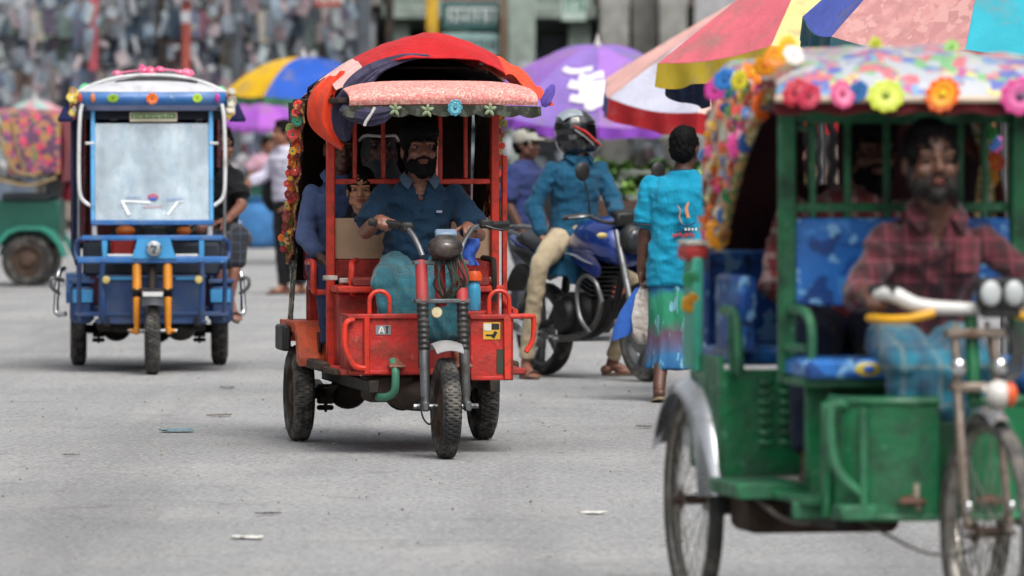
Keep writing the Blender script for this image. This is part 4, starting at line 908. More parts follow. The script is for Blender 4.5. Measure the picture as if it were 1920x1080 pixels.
# roof: visor band, moulded white cap with a vent slit painted dark, lining
bk(lambda b: b.sheet(lambda u, v: V(((u - .5) * .98, -1.47 + .10 * abs(2 * u - 1) ** 6 - .02 * math.sin(v * 3.14), 1.752 + .078 * v)), 30, 6, .012), 'visor', BLU)
bk(lambda b: b.sheet(lambda u, v: V(((u - .5) * .94, -1.46 + .10 * abs(2 * u - 1) ** 6 + .05 * v, 1.752 - .035 * v)), 24, 4, .008), 'visor_lip', mat('pale_violet_trim', '#8d93b8', .4))
def cap_(u, v):
    x = (u - .5) * 1.0; t = abs(2 * u - 1); z0 = 1.832; return V((x, -1.44 + .10 * t ** 6 + 1.7 * v ** 1.6, z0 + (.105 * (1 - t ** 2.6)) * (1 - (1 - min(1, v * 2.2)) ** 2.0) - .04 * v * v))
bk(lambda b: b.sheet(cap_, 34, 18, .012), 'roof_cap', mat('white_roof_cap', '#b9babf', .45, 0, .1, dirt='#8a8886', da=.3))
bk(lambda b: b.tube([V((x, -1.22 - .04 * abs(x), 1.948 - .115 * abs(x / .49) ** 2.4)) for x in [-.49 + .98 * i / 20 for i in range(21)]], .011, 8), 'cap_rim', WHT)
bk(lambda b: b.sheet(lambda u, v: V(((u - .5) * .54 + .03, -1.305 + .02 * v, 1.900 + .036 * v * (1 - abs(2 * u - 1) ** 2.0))), 20, 4, .012), 'vent', mat('vent_slit_shade', '#14151a', .7))  # dark sheet on the cap paints the shade inside the slit
bk(lambda b: (b.box((0, -.55, 1.73), (.94, 1.65, .02), .005), b.box((0, -1.32, 1.69), (.90, .02, .07), .004)), 'roof_lining', mat('navy_lining_board', '#141a2c', .7))
bk(lambda b: [b.box((x, -1.375, 1.655), (.05, .02, .022), .005) for x in (-.25, .03, .31)], 'wiper_bracket', BLACK)
pl = bk(lambda b: b.box((.01, -1.40, 1.672), (.31, .014, .062), .004), 'number_board', mat('cream_board', '#c0b39d', .6))
mk(lambda b: b.box((.01, -1.408, 1.679), (.29, .006, .036), .002), 'board_face', mat('green_board', '#557a4a', .6), pl)
def plate_marks(b):
    random.seed(4)
    for i in range(13): b.box((-.115 + i * .0205, -1.413, 1.679 + random.uniform(-.003, .003)), (random.choice((.008, .012, .014)), .003, random.choice((.012, .018, .02))), .001)
mk(plate_marks, 'board_lettering', mat('print_cream', '#b8b79a', .6), pl)
for sx in (-1, 1):
    bk(lambda b: b.tube([(sx * .455, -1.44, 1.755), (sx * .468, -1.46, 1.68), (sx * .475, -1.48, 1.50), (sx * .475, -1.50, 1.25), (sx * .462, -1.50, 1.15), (sx * .42, -1.505, 1.105), (sx * .385, -1.515, 1.09)], .013, 10, k=5), 'windscreen_brace', WHT)
    bk(lambda b: b.box((sx * .478, -1.28, 1.30), (.022, .03, .86), .006), 'front_post', mat('steel_post', '#8c9096', .35, .7, dirt='#5a5650', da=.3))
    bk(lambda b: b.box((sx * .475, .15, 1.15), (.03, .03, 1.2), .006), 'rear_post', NAVY)
# hood, curtain, seats
bk(lambda b: b.sheet(lambda u, v: V((-.47 + .94 * u, .22 + .03 * math.sin(u * 15), 1.73 - .95 * v)), 16, 10, .006), 'hood_back', cloth('dark_blue_canvas', '#1a2236', .3))
for sx in (-1, 1): bk(lambda b: b.sheet(lambda u, v: V((sx * (.485 + .012 * math.sin(u * 12)), -.55 + .75 * u, 1.73 - .50 * v - .25 * v * u)), 12, 8, .006), 'hood_side', cloth('dark_blue_canvas', '#1a2236', .3))
bk(lambda b: b.sheet(lambda u, v: V((-.46 + .10 * u, -.95 + .03 * math.sin(u * 14 + v * 2), 1.70 - .86 * v)), 16, 14, .006), 'side_curtain', spots('maroon_curtain', '#571d22', ['#7a3a36', '#33191f', '#3f3a58'], 22, .9, .47))
bk(lambda b: b.sheet(lambda u, v: V((.36 + .10 * u, -.85 + .03 * math.sin(u * 14), 1.70 - .36 * v)), 10, 8, .006), 'side_curtain', spots('maroon_curtain', '#571d22', ['#7a3a36', '#33191f', '#3f3a58'], 22, .9, .47))
bk(lambda b: b.sheet(lambda u, v: V((-.495 - .03 * u, -1.30 + .06 * math.sin(u * 4), 1.74 - (1.05 - .1 * u) * v + .01 * math.sin(v * 14))), 8, 16, .008), 'hanging_strip', cloth('navy_strip', '#1c2146', .3))
bk(lambda b: (b.box((0, -.62, .815), (.86, .34, .06), .02), b.box((0, -.45, 1.03), (.84, .05, .34), .02), b.box((0, -.6, .60), (.8, .3, .36), .01)), 'driver_seat', mat('maroon_seat', '#5c2226', .55))
bk(lambda b: (b.box((0, .0, .80), (.88, .40, .06), .02), b.box((0, .18, 1.0), (.88, .05, .4), .02)), 'rear_seat', mat('navy_seat', '#20304f', .5))
# rear wheel boxes and chromed side bumpers
for sx in (-1, 1):
    f = MB(); f.prism([(.36, .50), (.30, .62), (-.30, .62), (-.42, .50), (-.42, .43), (-.36, .43), (-.27, .57), (.27, .57), (.33, .48)], (-.56 if sx < 0 else .36, 0, 0), (0, 1, 0), (0, 0, 1), (1, 0, 0), .20); f.obj('wheel_box', BLU, blue)
    bk(lambda b: b.tube([(sx * .56, -.45, .36), (sx * .62, -.42, .36), (sx * .625, -.40, .42), (sx * .61, -.36, .62), (sx * .57, -.30, .66)], .018, 10, k=4), 'side_bumper', CHROME)
    bk(lambda b: b.box((sx * .615, -.30, .48), (.014, .06, .20), .006), 'bumper_plate', WHT)
    bk(lambda b: b.tube([(sx * .57, -.40, .58), (sx * .65, -.42, .60), (sx * .66, -.42, .54), (sx * .60, -.40, .49)], .012, 8, k=4), 'bumper_hook', STEEL)
# flowers and tassels
for x, pc, cc, r, z in ((-.255, '#9ac22e', '#55771c', .036, 1.795), (.0, '#d2661f', '#b3541c', .045, 1.79), (.295, '#a6c832', '#5f8020', .034, 1.795)): flower(blue, (x, -1.505, z), r, 7, pc, cc, name='visor_flower')
for x, c in ((-.385, '#c9763f'), (.425, '#b3348a'), (-.47, '#c0412f')): bk(lambda b: b.ell((x, -1.485, 1.795), (.016, .014, .032)), 'bead', plastic(c))
random.seed(9)
for x, z in ((-.22, 1.96), (.0, 1.975), (.06, 1.985), (-.05, 1.98), (.24, 1.962), (.19, 1.965), (-.43, 1.86), (.46, 1.85)): flower(blue, (x, -1.12, z), random.uniform(.03, .042), 6, random.choice(['#d6467e', '#cf5f86', '#c94f74']) if abs(x) < .4 else '#3fa06a', '#e0c8cc', rot=(-.9, random.random(), 0), name='roof_flower')
bk(lambda b: b.tube([(-.26, -1.12, 1.955), (-.1, -1.12, 1.975), (.05, -1.12, 1.985), (.2, -1.12, 1.972), (.28, -1.12, 1.955)], .008, 6, k=4), 'pink_cord', plastic('#cf5f86'))
for sx in (-1, 1):
    for i in range(9):
        c = random.choice(['#c8b24a', '#b9b3a4', '#7c2f34', '#d8d2c0', '#8e8040', '#caa06a']); flower(blue, (sx * (.505 + .02 * random.random()), -1.42 + .02 * random.random(), 1.84 - .02 * i), random.uniform(.022, .036), 6, c, '#e0dccb', rot=(random.uniform(-.4, .4), 0, sx * random.uniform(0, .8)), name='tassel_flower')
    bk(lambda b: b.lathe([(.004, .10), (.015, .08), (.03, .05), (.055, .0), (.05, -.02), (0, -.02)], 12, (sx * .56, -1.38, 1.66), (0, 0, 1), fn=lambda q, i, j: q * (1 + .12 * (i % 2))), 'tassel', cloth('navy_strip', '#1c2146', .3))
# passenger sitting sideways in the right door opening, driver behind the film
SKB = skin('skin_brown', '#7a5040')
B = Body(dict(pel=(.40, -.62, .90), neck=(.475, -.72, 1.345), head=(.470, -.74, 1.475), sa=(.32, -.74, 1.285), sb=(.565, -.72, 1.285), ea=(.27, -.95, 1.09), eb=(.60, -.84, 1.085), wa=(.33, -1.12, 1.0), wb=(.49, -1.02, .985), ka=(.44, -1.05, .86), kb=(.585, -1.02, .87), aa=(.45, -1.08, .50), ab=(.515, -1.10, .475)), head_yaw=8, build=1.0)
p = place_body(B, B.skin_mb({'b': ((-.75, -.4, -.1), (0, .1, -1), 30, (0, -1, 0)), 'a': ((0, -.9, -.3), (0, 0, -1), 40)}, {'b': (.30, -.9, -.42), 'a': (0, -1, 0)}), SKB, BM, 'passenger in a black tee shirt with one bare leg hanging out of the blue rickshaw'); B.face(p, SKB); B.hair(p, HAIR)
B.shirt(p, cloth('black_tee', '#16171a', .25), .36, .020, seed=31); B.lungi(p, plaid('dark_check_lungi', '#1d2027', [('#3a4152', 0, .2)], .06), .35, .02, seed=33); B.sandal(p, mat('brown_sandal', '#5d4a3a', .7), 'b', (.30, -.9, -.42)); settle(p, BM, (.40, -.62, .42))
B = Body(dict(pel=(-.02, -.62, .90), neck=(-.02, -.72, 1.355), head=(-.02, -.76, 1.485), sa=(-.205, -.71, 1.295), sb=(.165, -.71, 1.295), ea=(-.29, -.85, 1.09), eb=(.25, -.85, 1.09), wa=(-.24, -1.10, 1.06), wb=(.2, -1.10, 1.06), ka=(-.2, -1.06, .87), kb=(.16, -1.06, .87), aa=(-.18, -1.1, .5), ab=(.14, -1.1, .5)))
p = place_body(B, B.skin_mb({'a': ((.1, -.9, 0), (0, 0, -1), 60), 'b': ((-.1, -.9, 0), (0, 0, -1), 60)}, {'a': (0, -1, 0), 'b': (0, -1, 0)}), SKB, BM, 'driver half hidden behind the milky windscreen of the blue rickshaw'); B.face(p, SKB); B.hair(p, HAIR)
B.shirt(p, cloth('pale_work_shirt', '#8f9aa6', .2), .45, .02, seed=35); B.trousers(p, cloth('dark_trousers', '#1f232b', .2), seed=36); settle(p, BM, (-.02, -.62, .42))
bk(lambda b: b.tube([(-.24, -1.16, 1.06), (-.1, -1.25, 1.03), (-.02, -1.28, .98), (.06, -1.25, 1.03), (.2, -1.16, 1.06)], .013, 8, k=4), 'handlebar', STEEL)
# ------------------------------------------------------------------ green rickshaw nearest the camera
GZ = R(11.3); GO = V((1.086, 21.45, 0)); GM = Matrix.Translation(GO) @ Matrix.Rotation(GZ, 4, 'Z')
green = thing('battery_rickshaw', 'green rickshaw with thin spoked wheels and a floral roof hung with plastic flowers', 'rickshaw', GO, GZ, 'three-wheeled rickshaws on the street')
GRN = mat('green_paint', '#146b40', .35, 0, .25, 5, dirt='#20352a', da=.58, ds=7, coat=.1, bump=.014, bs=8, chips='#5f9a7a'); GRL = mat('worn_light_green', '#2d6d4b', .4, 0, .22, 7, dirt='#244a38', da=.55, ds=10); GRD = mat('dark_green_paint', '#0f4a2c', .4, 0, .25, 6, dirt='#12261b', da=.4)
def gk(f, name, m, parent=None, **k): return mk(f, name, m, parent or green, **k)
def spoked(parent, c, r, ax, tub=.024):
    wh = thing_part('wheel', parent); c = V(c); x, y, d = frame_of(ax)
    ci = lambda rr, h=0, n=64: [c + (x * math.cos(2 * math.pi * i / n) + y * math.sin(2 * math.pi * i / n)) * rr + d * h for i in range(n)]
    b = MB(); b.lathe([(r - .040, -.016), (r - .028, -tub), (r - .010, -tub * .92), (r - .002, -tub * .5), (r, 0), (r - .002, tub * .5), (r - .010, tub * .92), (r - .028, tub), (r - .040, .016)], 96, c, d, fn=lambda q, i, j: q - (.004 if (j in (3, 5) and i % 2) else 0)); b.obj('tyre', mat('cycle_tyre', '#3b3a39', .85, var=.25, dirt='#7d776f', da=.55, ds=10), wh)
    b = MB(); b.lathe([(r - .037, -.017), (r - .045, -.018), (r - .052, -.010), (r - .050, 0), (r - .052, .010), (r - .045, .018), (r - .037, .017)], 64, c, d); b.obj('rim', mat('rim_steel', '#9a968f', .3, .85, dirt='#5b4a3c', da=.45, ds=12), wh)
    b = MB(); b.lathe([(0, -.07), (.014, -.07), (.014, -.05), (.032, -.045), (.032, -.038), (.018, -.034), (.018, .034), (.032, .038), (.032, .045), (.014, .05), (.014, .07), (0, .07)], 20, c, d); b.obj('hub', RUST, wh)
    b = MB()
    for i in range(36):
        a = 2 * math.pi * i / 36; a2 = a + (.45 if (i // 2) % 2 else -.45); sg = .041 if i % 2 else -.041
        b.tube([c + (x * math.cos(a2) + y * math.sin(a2)) * .03 + d * sg, c + (x * math.cos(a) + y * math.sin(a)) * (r - .048)], .0018, 4)
    b.obj('spokes', mat('spoke_steel', '#a9a59c', .35, .85, dirt='#6a5848', da=.3), wh)
    return wh
SAX = V((math.cos(R(6)), math.sin(R(6)), 0))
for x in (-.49, .49): spoked(green, (x, 0, .36), .36, (1, 0, 0), .026)
spoked(green, (.01, -1.86, .36), .36, SAX, .026)
# chromed mudguards of the rear wheels
MG = mat('chromed_mudguard', '#c3c5c8', .22, .85, var=.06, dirt='#7d7770', da=.22, ds=8)
for sx in (-1, 1):
    def mgf(u, v):
        a = R(-65 + 150 * u); w = (v - .5) * .135; rr = .405 + .018 * math.cos(v * math.pi * 2 + math.pi) * .5 - .04 * abs(2 * v - 1) ** 4
        return V((sx * .49 + w, -math.sin(a) * rr, .36 + math.cos(a) * rr))
    gk(lambda b: b.sheet(mgf, 28, 10, .004), 'mudguard', MG)
    gk(lambda b: (b.tube([(sx * .43, -.30, .65), (sx * .40, -.30, .55), (sx * .38, -.28, .42)], .008, 6),), 'mudguard_stay', STEEL)
gk(lambda b: b.sheet(lambda u, v: V((.01, -1.86, .36)) + V(((v - .5) * .062, -math.sin(R(-70 + 95 * u)) * (.388 - .02 * abs(2 * v - 1) ** 3), math.cos(R(-70 + 95 * u)) * (.388 - .02 * abs(2 * v - 1) ** 3))), 20, 6, .003), 'front_mudguard', MG)
# underframe
for x in (-.32, .32): gk(lambda b: b.box((x, -.60, .365), (.05, 1.5, .06)), 'chassis_rail', DARK)
gk(lambda b: (b.tube([(-.45, 0, .36), (.45, 0, .36)], .026, 12), b.ell((.05, 0, .36), (.09, .09, .09)), b.box((-.2, -.5, .345), (.5, .30, .12), .02)), 'rear_axle', RUST)
for x in (-.36, .36):
    sp = MB()
    for i in range(4):
        L = .38 - .07 * i; sp.tube([(x, -L, .42 - .012 * i), (x, 0, .40 - .014 * i), (x, L, .42 - .012 * i)], .024, 6, flat=.3)
    sp.box((x, 0, .355), (.08, .07, .09), .006); sp.obj('leaf_spring', DARK, green)
gk(lambda b: b.box((0, -.62, .425), (.86, 1.3, .025), .006), 'floor_pan', GRN)
gk(lambda b: (b.box((-.43, -.66, .452), (.22, .40, .018), .006), b.box((-.43, -.855, .435), (.22, .02, .05), .006), b.box((-.535, -.66, .436), (.02, .40, .045), .006)), 'step', GRL)
gk(lambda b: (b.box((-.345, -1.22, .395), (.21, .03, .055), .006), b.box((-.30, -1.36, .40), (.12, .26, .05), .008)), 'front_sill', GRL)
# body: side panel with pressed louvres, box under the seats
gk(lambda b: b.box((-.10, -.42, .635), (.78, .02, .35), .005), 'body_panel', GRN)
gk(lambda b: b.box((-.49, -.20, .66), (.016, .44, .38), .005), 'side_panel', GRN)
gk(lambda b: b.box((.49, -.20, .66), (.016, .44, .38), .005), 'side_panel', GRN)
for cx in (-.345, -.275):
    for i in range(7): gk(lambda b: b.sheet(lambda u, v: V((cx - .024 + .048 * u, -.432 - .013 * math.sin(v * 1.57) * math.sin(u * 3.14) ** .4, .565 + .033 * i + .015 * (1 - v))), 6, 3, .003), 'louvre', GRN)
gk(lambda b: b.box((.05, -.86, .62), (.62, .20, .34), .006), 'seat_box', GRD)
for x in (-.315, .315): gk(lambda b: b.box((x, -.985, .60), (.07, .05, .40), .008), 'seat_leg', GRN)
gk(lambda b: b.box((.0, -.98, .795), (.80, .36, .03), .006), 'seat_frame', GRL)
VIN = spots('blue_floral_vinyl', '#2a70c0', ['#3f88d0', '#1d57a4', '#7fb4de', '#1c4484'], 12, .35, .46)
VIN2 = spots('deep_blue_floral_vinyl', '#1a4a94', ['#2f6db8', '#12305f', '#6f9fc8'], 10, .35, .46)
def pad(b, c, size, r=.03, bulge=.012):
    c = V(c); hx, hy, hz = (q / 2 for q in size); n = 10
    b.box(c, size, r)
gk(lambda b: b.box((0, -1.03, .838), (.80, .36, .06), .025), 'seat', VIN)
for x, y in ((-.125, .02), ):
    gk(lambda b: (b.ell((-.20, -1.212, .838), (.045, .006, .022)), ), 'seat_flower', mat('yellow_print', '#c9b13a', .4)); gk(lambda b: b.ell((-.20, -1.217, .838), (.020, .006, .013)), 'seat_flower', mat('blue_print', '#1c4fa0', .4))
gk(lambda b: b.box((-.01, -.885, 1.17), (.74, .045, .28), .02), 'backrest', VIN)
gk(lambda b: b.box((0, -.03, .845), (.84, .44, .06), .025), 'rear_seat', VIN); gk(lambda b: b.box((0, .16, 1.03), (.84, .06, .32), .025), 'rear_backrest', VIN2)
gk(lambda b: b.box((-.40, -.24, .985), (.06, .36, .26), .02), 'side_cushion', VIN2)
# posts, rails, grille
for x in (-.39, .375): gk(lambda b: b.box((x, -.90, 1.235), (.056, .045, .85), .008), 'post', GRN)
gk(lambda b: b.box((-.355, -.88, 1.60), (.11, .03, .022), .004), 'post_bracket', GRL)
for x in (-.30, -.185, -.055, .19, .27): gk(lambda b: b.box((x, -.88, 1.46), (.02, .02, .36), .004), 'grille_bar', GRN)
gk(lambda b: b.box((0, -.88, 1.345), (.74, .022, .03), .004), 'cross_bar', GRN); gk(lambda b: b.box((0, -.88, 1.635), (.78, .03, .04), .004), 'top_bar', GRN)
gk(lambda b: (b.tube([(-.385, -.93, 1.02), (-.38, -1.06, 1.02), (-.375, -1.13, 1.00), (-.37, -1.15, .95), (-.37, -1.14, .86), (-.385, -1.1, .83)], .016, 8, k=4), b.tube([(-.395, -.93, .90), (-.375, -1.12, .90)], .014, 8)), 'arm_rail', GRL)
gk(lambda b: (b.tube([(-.46, -.30, 1.00), (-.465, -.46, 1.0), (-.465, -.52, .97), (-.46, -.53, .86), (-.45, -.5, .80)], .016, 8, k=4), b.tube([(-.465, -.44, .99), (-.46, -.44, .80)], .013, 8)), 'arm_rail', GRL)
TEAL = mat('teal_panel', '#3f9f86', .4, 0, .2, 6, dirt='#2b6a58', da=.35)
gk(lambda b: (b.box((-.505, -.02, .98), (.02, .13, .36), .006), b.box((-.50, -.10, .98), (.035, .03, .38), .006)), 'rear_corner_panel', TEAL)
gk(lambda b: b.box((-.50, -.03, 1.185), (.075, .15, .05), .012), 'red_cap_block', mat('faded_red_block', '#a8302c', .45))
gk(lambda b: b.box((-.50, -.03, 1.218), (.07, .15, .016), .006), 'white_cap', mat('white_plastic_strip', '#b9b3a8', .5))
# roof and hood covered with printed plastic sheet
PRINT = spots('floral_plastic_sheet', '#98828f', ['#b0508a', '#5f93b8', '#c9bf78', '#5562aa', '#74a878', '#c06a74', '#a9aeb4'], 10, .3, .41, .01)
def roofg(u, v):
    t = abs(2 * u - 1); k = min(1, v * 2.5); x = (-.53 + 1.06 * u) * (1 - .30 * min(1, v * 1.5)); return V((x, -1.36 + .05 * t ** 4 + 1.55 * v ** 1.4, 1.685 + (.165 - .045 * t ** 2.2 - .05 * t ** 8) * (1 - (1 - k) ** 2.2) + .012 * math.sin(u * 23) * k + .008 * noise.noise(V((u * 14, v * 9, 0)))))
gk(lambda b: b.sheet(roofg, 50, 26, .012), 'roof_cover', PRINT)
gk(lambda b: (b.box((0, -1.05, 1.665), (.90, .56, .02), .005), b.box((0, -.30, 1.665), (.74, .93, .02), .005)), 'roof_board', mat('maroon_roof_lining', '#3a1518', .7))
gk(lambda b: b.sheet(lambda u, v: V((-.53 + 1.06 * u, -1.352 + .05 * abs(2 * u - 1) ** 4 + .006 * math.sin(u * 60), 1.69 - .045 * v - .006 * math.sin(u * 40))), 60, 3, .008), 'roof_hem', cloth('maroon_hem', '#5c2026', .25))
gk(lambda b: b.tube([(-.53 + 1.06 * i / 30, -1.37 + .05 * abs(i / 15 - 1) ** 4, 1.69) for i in range(31)], .011, 8), 'roof_piping', mat('cream_piping', '#b9a690', .5))
MAR = cloth('maroon_hood_lining', '#32141a', .3)
def hside(sx, inner=0):
    def f(u, v):   # v runs down the bow, u from front edge to the rear
        z = 1.78 - .58 * v; fy = -.42 + .30 * v ** 1.7 - .25 * (1 - v) ** 3; ry = .22 - .20 * v ** 3
        y = fy + (ry - fy) * u; bulge = .022 * math.sin(v * math.pi * .9) * math.sin(u * math.pi * .9 + .2); x = .345 + .065 * v + .042 * (1 - (1 - min(1, v * 1.9)) ** 2) + bulge - .02 * v - inner
        return V((sx * x, y, z + .01 * math.sin(u * 11)))
    return f
for sx in (-1, 1):
    gk(lambda b: b.sheet(hside(sx), 16, 22, .008), 'hood_side', spots('hood_print', '#c99a86', ['#c9573f', '#d8c49a', '#b98fb0', '#cfcfc4', '#d07a4a', '#9aa88a'], 16, .35, .42, .01)); gk(lambda b: b.sheet(hside(sx, .014), 12, 16, .006), 'hood_lining', MAR)
    gk(lambda b: b.tube([hside(sx)(0, i / 16) + V((0, -.012, 0)) for i in range(17)], .018, 8), 'hood_hem', spots('hem_print', '#b08a50', ['#8f4a2a', '#cfc39a', '#59703f'], 30, .5, .42))
gk(lambda b: b.sheet(lambda u, v: V((-.375 + .34 * u, .30 + .02 * math.sin(v * 9), 1.66 - .70 * v)), 6, 12, .006), 'hood_back', MAR); gk(lambda b: b.sheet(lambda u, v: V((.085 + .29 * u, .30 + .02 * math.sin(v * 9), 1.66 - .70 * v)), 14, 12, .006), 'hood_back', MAR)
gk(lambda b: b.sheet(lambda u, v: V((-.037 + .124 * u, .305, 1.41 - .45 * v)), 6, 12, .006), 'hood_back', MAR)
gk(lambda b: [b.sheet(lambda u, v: V((x0 + w * u + .008 * math.sin(v * 17 + x0 * 40), .295, 1.66 - .26 * v)), 3, 10, .004) for x0, w in ((-.035, .02), (.008, .012), (.045, .03))], 'hood_slats', cloth('grey_lace', '#595458', .3))
def arch(b):
    P = [V((.40 - .62 * (1 - math.cos(R(a))) * .5 + 0, -.82, 1.42 + .22 * math.sin(R(a)))) for a in range(0, 100, 9)]; b.tube([V((.335, -.83, 1.05)), V((.335, -.83, 1.30))] + [V((.335 - .30 * (1 - math.cos(R(a))), -.83, 1.36 + .24 * math.sin(R(a)))) for a in range(0, 91, 9)], .02, 8)
gk(arch, 'maroon_bow', cloth('maroon_bow_cloth', '#4a1f1c', .3))
# plastic flowers: along the roof edge, down the hood, on the roof
random.seed(17)
for x, z, r, pc, cc, n, nr in ((-.49, 1.712, .050, '#c23040', '#8f2030', 8, '#d04a5a'), (-.445, 1.70, .045, '#b82f4a', '#7a2a3a', 7, None), (-.335, 1.705, .048, '#d2487e', '#a8305a', 9, '#dd7a9e'), (-.285, 1.715, .035, '#3b78b8', '#2a5a90', 6, None), (-.195, 1.70, .057, '#b9c636', '#6f7f20', 10, '#c9d25a'), (-.01, 1.705, .060, '#e2611a', '#d6b420', 11, '#e39a1c'), (.242, 1.70, .062, '#d4468e', '#55405a', 10, '#d86aa2'), (.42, 1.70, .055, '#e2611a', '#d6b420', 9, '#e39a1c')):
    flower(green, (x, -1.40, z), r, n, pc, cc, nr, rot=(random.uniform(-.15, .15), random.random() * 3, random.uniform(-.12, .12)))
for x, y, z, r, pc, cc in ((-.485, -.30, 1.725, .040, '#d23f9a', '#8f2a6a'), (-.475, -.40, 1.76, .044, '#2f7fd0', '#1f5a9a'), (-.465, -.55, 1.755, .042, '#dcd23a', '#9a8f20'), (-.455, -.68, 1.775, .042, '#e6801c', '#d6b420'), (-.445, -.82, 1.80, .044, '#e89a1a', '#c9661c'), (-.435, -.93, 1.825, .040, '#e6861c', '#d6b420'), (-.425, -1.05, 1.85, .042, '#e8b81e', '#c9761c'), (-.43, -1.15, 1.83, .036, '#d8d0cc', '#b9a6b0'), (-.14, -1.05, 1.86, .035, '#c2cf3a', '#8a8f2a'), (.1, -1.1, 1.855, .03, '#8fc26a', '#5a8a3a')):
    flower(green, (x, y, z), r, 7, pc, cc, rot=(random.uniform(-.7, .2), random.random() * 3, random.uniform(-.6, .3)))
fc = ['#e0702a', '#d8b22a', '#d6509a', '#c23a3a', '#3b78b8', '#e8e2d8', '#4a9a5a', '#e6a06a', '#c98fb0', '#d9c49a', '#e07a5a']
for sx in (-1, 1):
    f = hside(sx)
    for i in range(120):
        u, v = random.random() ** 1.2 * .9, random.uniform(.04, .98); q = f(u, v)
        flower(green, q + V((sx * .012, -.010, 0)), random.uniform(.014, .030), random.choice((5, 6, 7)), random.choice(fc), random.choice(fc), rot=(random.uniform(-.6, .6), random.random() * 3, -sx * random.uniform(.2, 1.3) if True else 0), name='garland_flower')
    for u, v, r, pc, cc in ((.02, .20, .048, '#e8661a', '#e6b02a'), (.10, .42, .045, '#e2509e', '#e6a0c8'), (.05, .70, .03, '#2f7a4a', '#1f4a2f'), (.15, .93, .050, '#e79a26', '#e6c06a'), (.02, .40, .032, '#2f5a9a', '#1f3a6a')):
        q = f(u, v); flower(green, q + V((sx * .012, -.04, 0)), r, 8, pc, cc, rot=(0, random.random() * 3, -sx * .4))
flower(green, (-.525, -.11, 1.02), .035, 6, '#d99a26', '#b8741c', rot=(.3, .5, .2)); flower(green, (-.525, -.11, 1.10), .03, 6, '#3f9a6a', '#2a6a4a', rot=(.3, .5, .2))
for x, y, z, r, pc, cc in ((.30, -.84, 1.585, .034, '#5fc26a', '#3a8a4a'), (.315, -.84, 1.49, .042, '#e2561a', '#e0a02a'), (.30, -.84, 1.44, .03, '#d98f26', '#b8741c'), (.285, -.83, 1.52, .022, '#b9b3a8', '#8f8a80'), (.32, -.83, 1.38, .026, '#c98f7a', '#b07a66'), (.31, -.83, 1.31, .026, '#a8a398', '#8a857a')): flower(green, (x, y, z), r, 7, pc, cc, rot=(0, random.random() * 3, random.uniform(-.4, .4)))
gk(lambda b: b.tube([(.25, -.84, 1.62), (.27, -.84, 1.55), (.29, -.845, 1.45), (.305, -.84, 1.30), (.31, -.84, 1.18)], .016, 8, k=3), 'side_braid', spots('braid_print', '#8f7a3a', ['#c9502a', '#5a7a3a', '#b9b09a'], 30, .6, .4))
# front boxes either side of the wheel
def gbox(b, s):
    pts = [(-.345, -1.30), (-.345, -1.38), (-.31, -1.435), (-.20, -1.49), (-.05, -1.50)]; pts = [(s * x, y) for x, y in pts]; sm = [(q.x, q.y) for q in smooth_path([(x, y, 0) for x, y in pts], 5)]
    b.sheet(lambda u, v: V((*sm[min(len(sm) - 1, int(round(u * (len(sm) - 1))))], .375 + .372 * v)), len(sm) - 1, 6, .010)
    b.tube([V((x, y, .747)) for x, y in sm], .016, 8); b.tube([V((x, y, .385)) for x, y in sm], .012, 8)
gk(lambda b: gbox(b, 1), 'front_panel', GRN); gk(lambda b: gbox(b, -1), 'front_panel', GRN)
gk(lambda b: b.box((0, -1.47, .53), (.10, .02, .30), .005), 'centre_panel', GRD)
for s in (1, -1): gk(lambda b: (b.tube([(-.32 * s, -1.42, .735), (-.365 * s, -1.435, .735), (-.382 * s, -1.44, .715), (-.38 * s, -1.445, .60), (-.355 * s, -1.455, .52), (-.29 * s, -1.47, .46)], .017, 8, k=4), b.tube([(-.285 * s, -1.475, .73), (-.285 * s, -1.48, .40)], .014, 8)), 'guard_tube', GRL)
gk(lambda b: b.box((-.37, -1.33, .56), (.02, .05, .36), .006), 'door_jamb', GRN)
gk(lambda b: b.tube([(-.122, -1.505, .49), (-.125, -1.515, .45), (-.115, -1.51, .41)], .010, 6, k=3), 'chipped_hook', mat('bare_steel_hook', '#9b8f80', .6))
# cycle fork, handlebar, lamps
FK = mat('worn_chrome_fork', '#8f8378', .35, .7, var=.2, dirt='#5a4335', da=.5, ds=14)
gk(lambda b: [b.tube([(.01 + sx * .062, -1.70, .98), (.01 + sx * .064, -1.74, .80), (.01 + sx * .066, -1.80, .55), (.01 + sx * .066, -1.86, .36)], .014, 10, k=3) for sx in (-1, 1)] + [b.tube([(.01 + sx * .05, -1.665, 1.0), (.01 + sx * .068, -1.88, .385)], .008, 8) for sx in (-1, 1)], 'fork', FK)
gk(lambda b: (b.box((.01, -1.705, .965), (.19, .05, .03), .008), b.box((.01, -1.735, .80), (.17, .05, .03), .008)), 'fork_crown', FK)
for sx in (-1, 1):
    gk(lambda b: b.ell((.01 + sx * .066, -1.76, .865), (.026, .026, .03)), 'fork_clip', CHROME); gk(lambda b: b.ell((.01 + sx * .068, -1.885, .44), (.013, .013, .018)), 'fork_bolt', CHROME)
gk(lambda b: b.tube([(.01, -1.66, 1.03), (.01, -1.70, .75)], .022, 12), 'steering_stem', GRN)
gk(lambda b: b.tube([(-.08, -1.872, .36), (.10, -1.853, .36)], .012, 8), 'axle', STEEL)
WH = mat('white_taped_bar', '#bdbcb9', .35, 0, .1, dirt='#8d8880', da=.2)
gk(lambda b: b.tube([(-.275, -1.58, 1.085), (-.23, -1.63, 1.085), (-.16, -1.66, 1.052), (-.05, -1.68, 1.042), (.06, -1.68, 1.042), (.17, -1.66, 1.052), (.24, -1.63, 1.08), (.29, -1.58, 1.085)], [.021, .026, .023, .020, .023, .026, .021], 12, k=5), 'handlebar', WH)
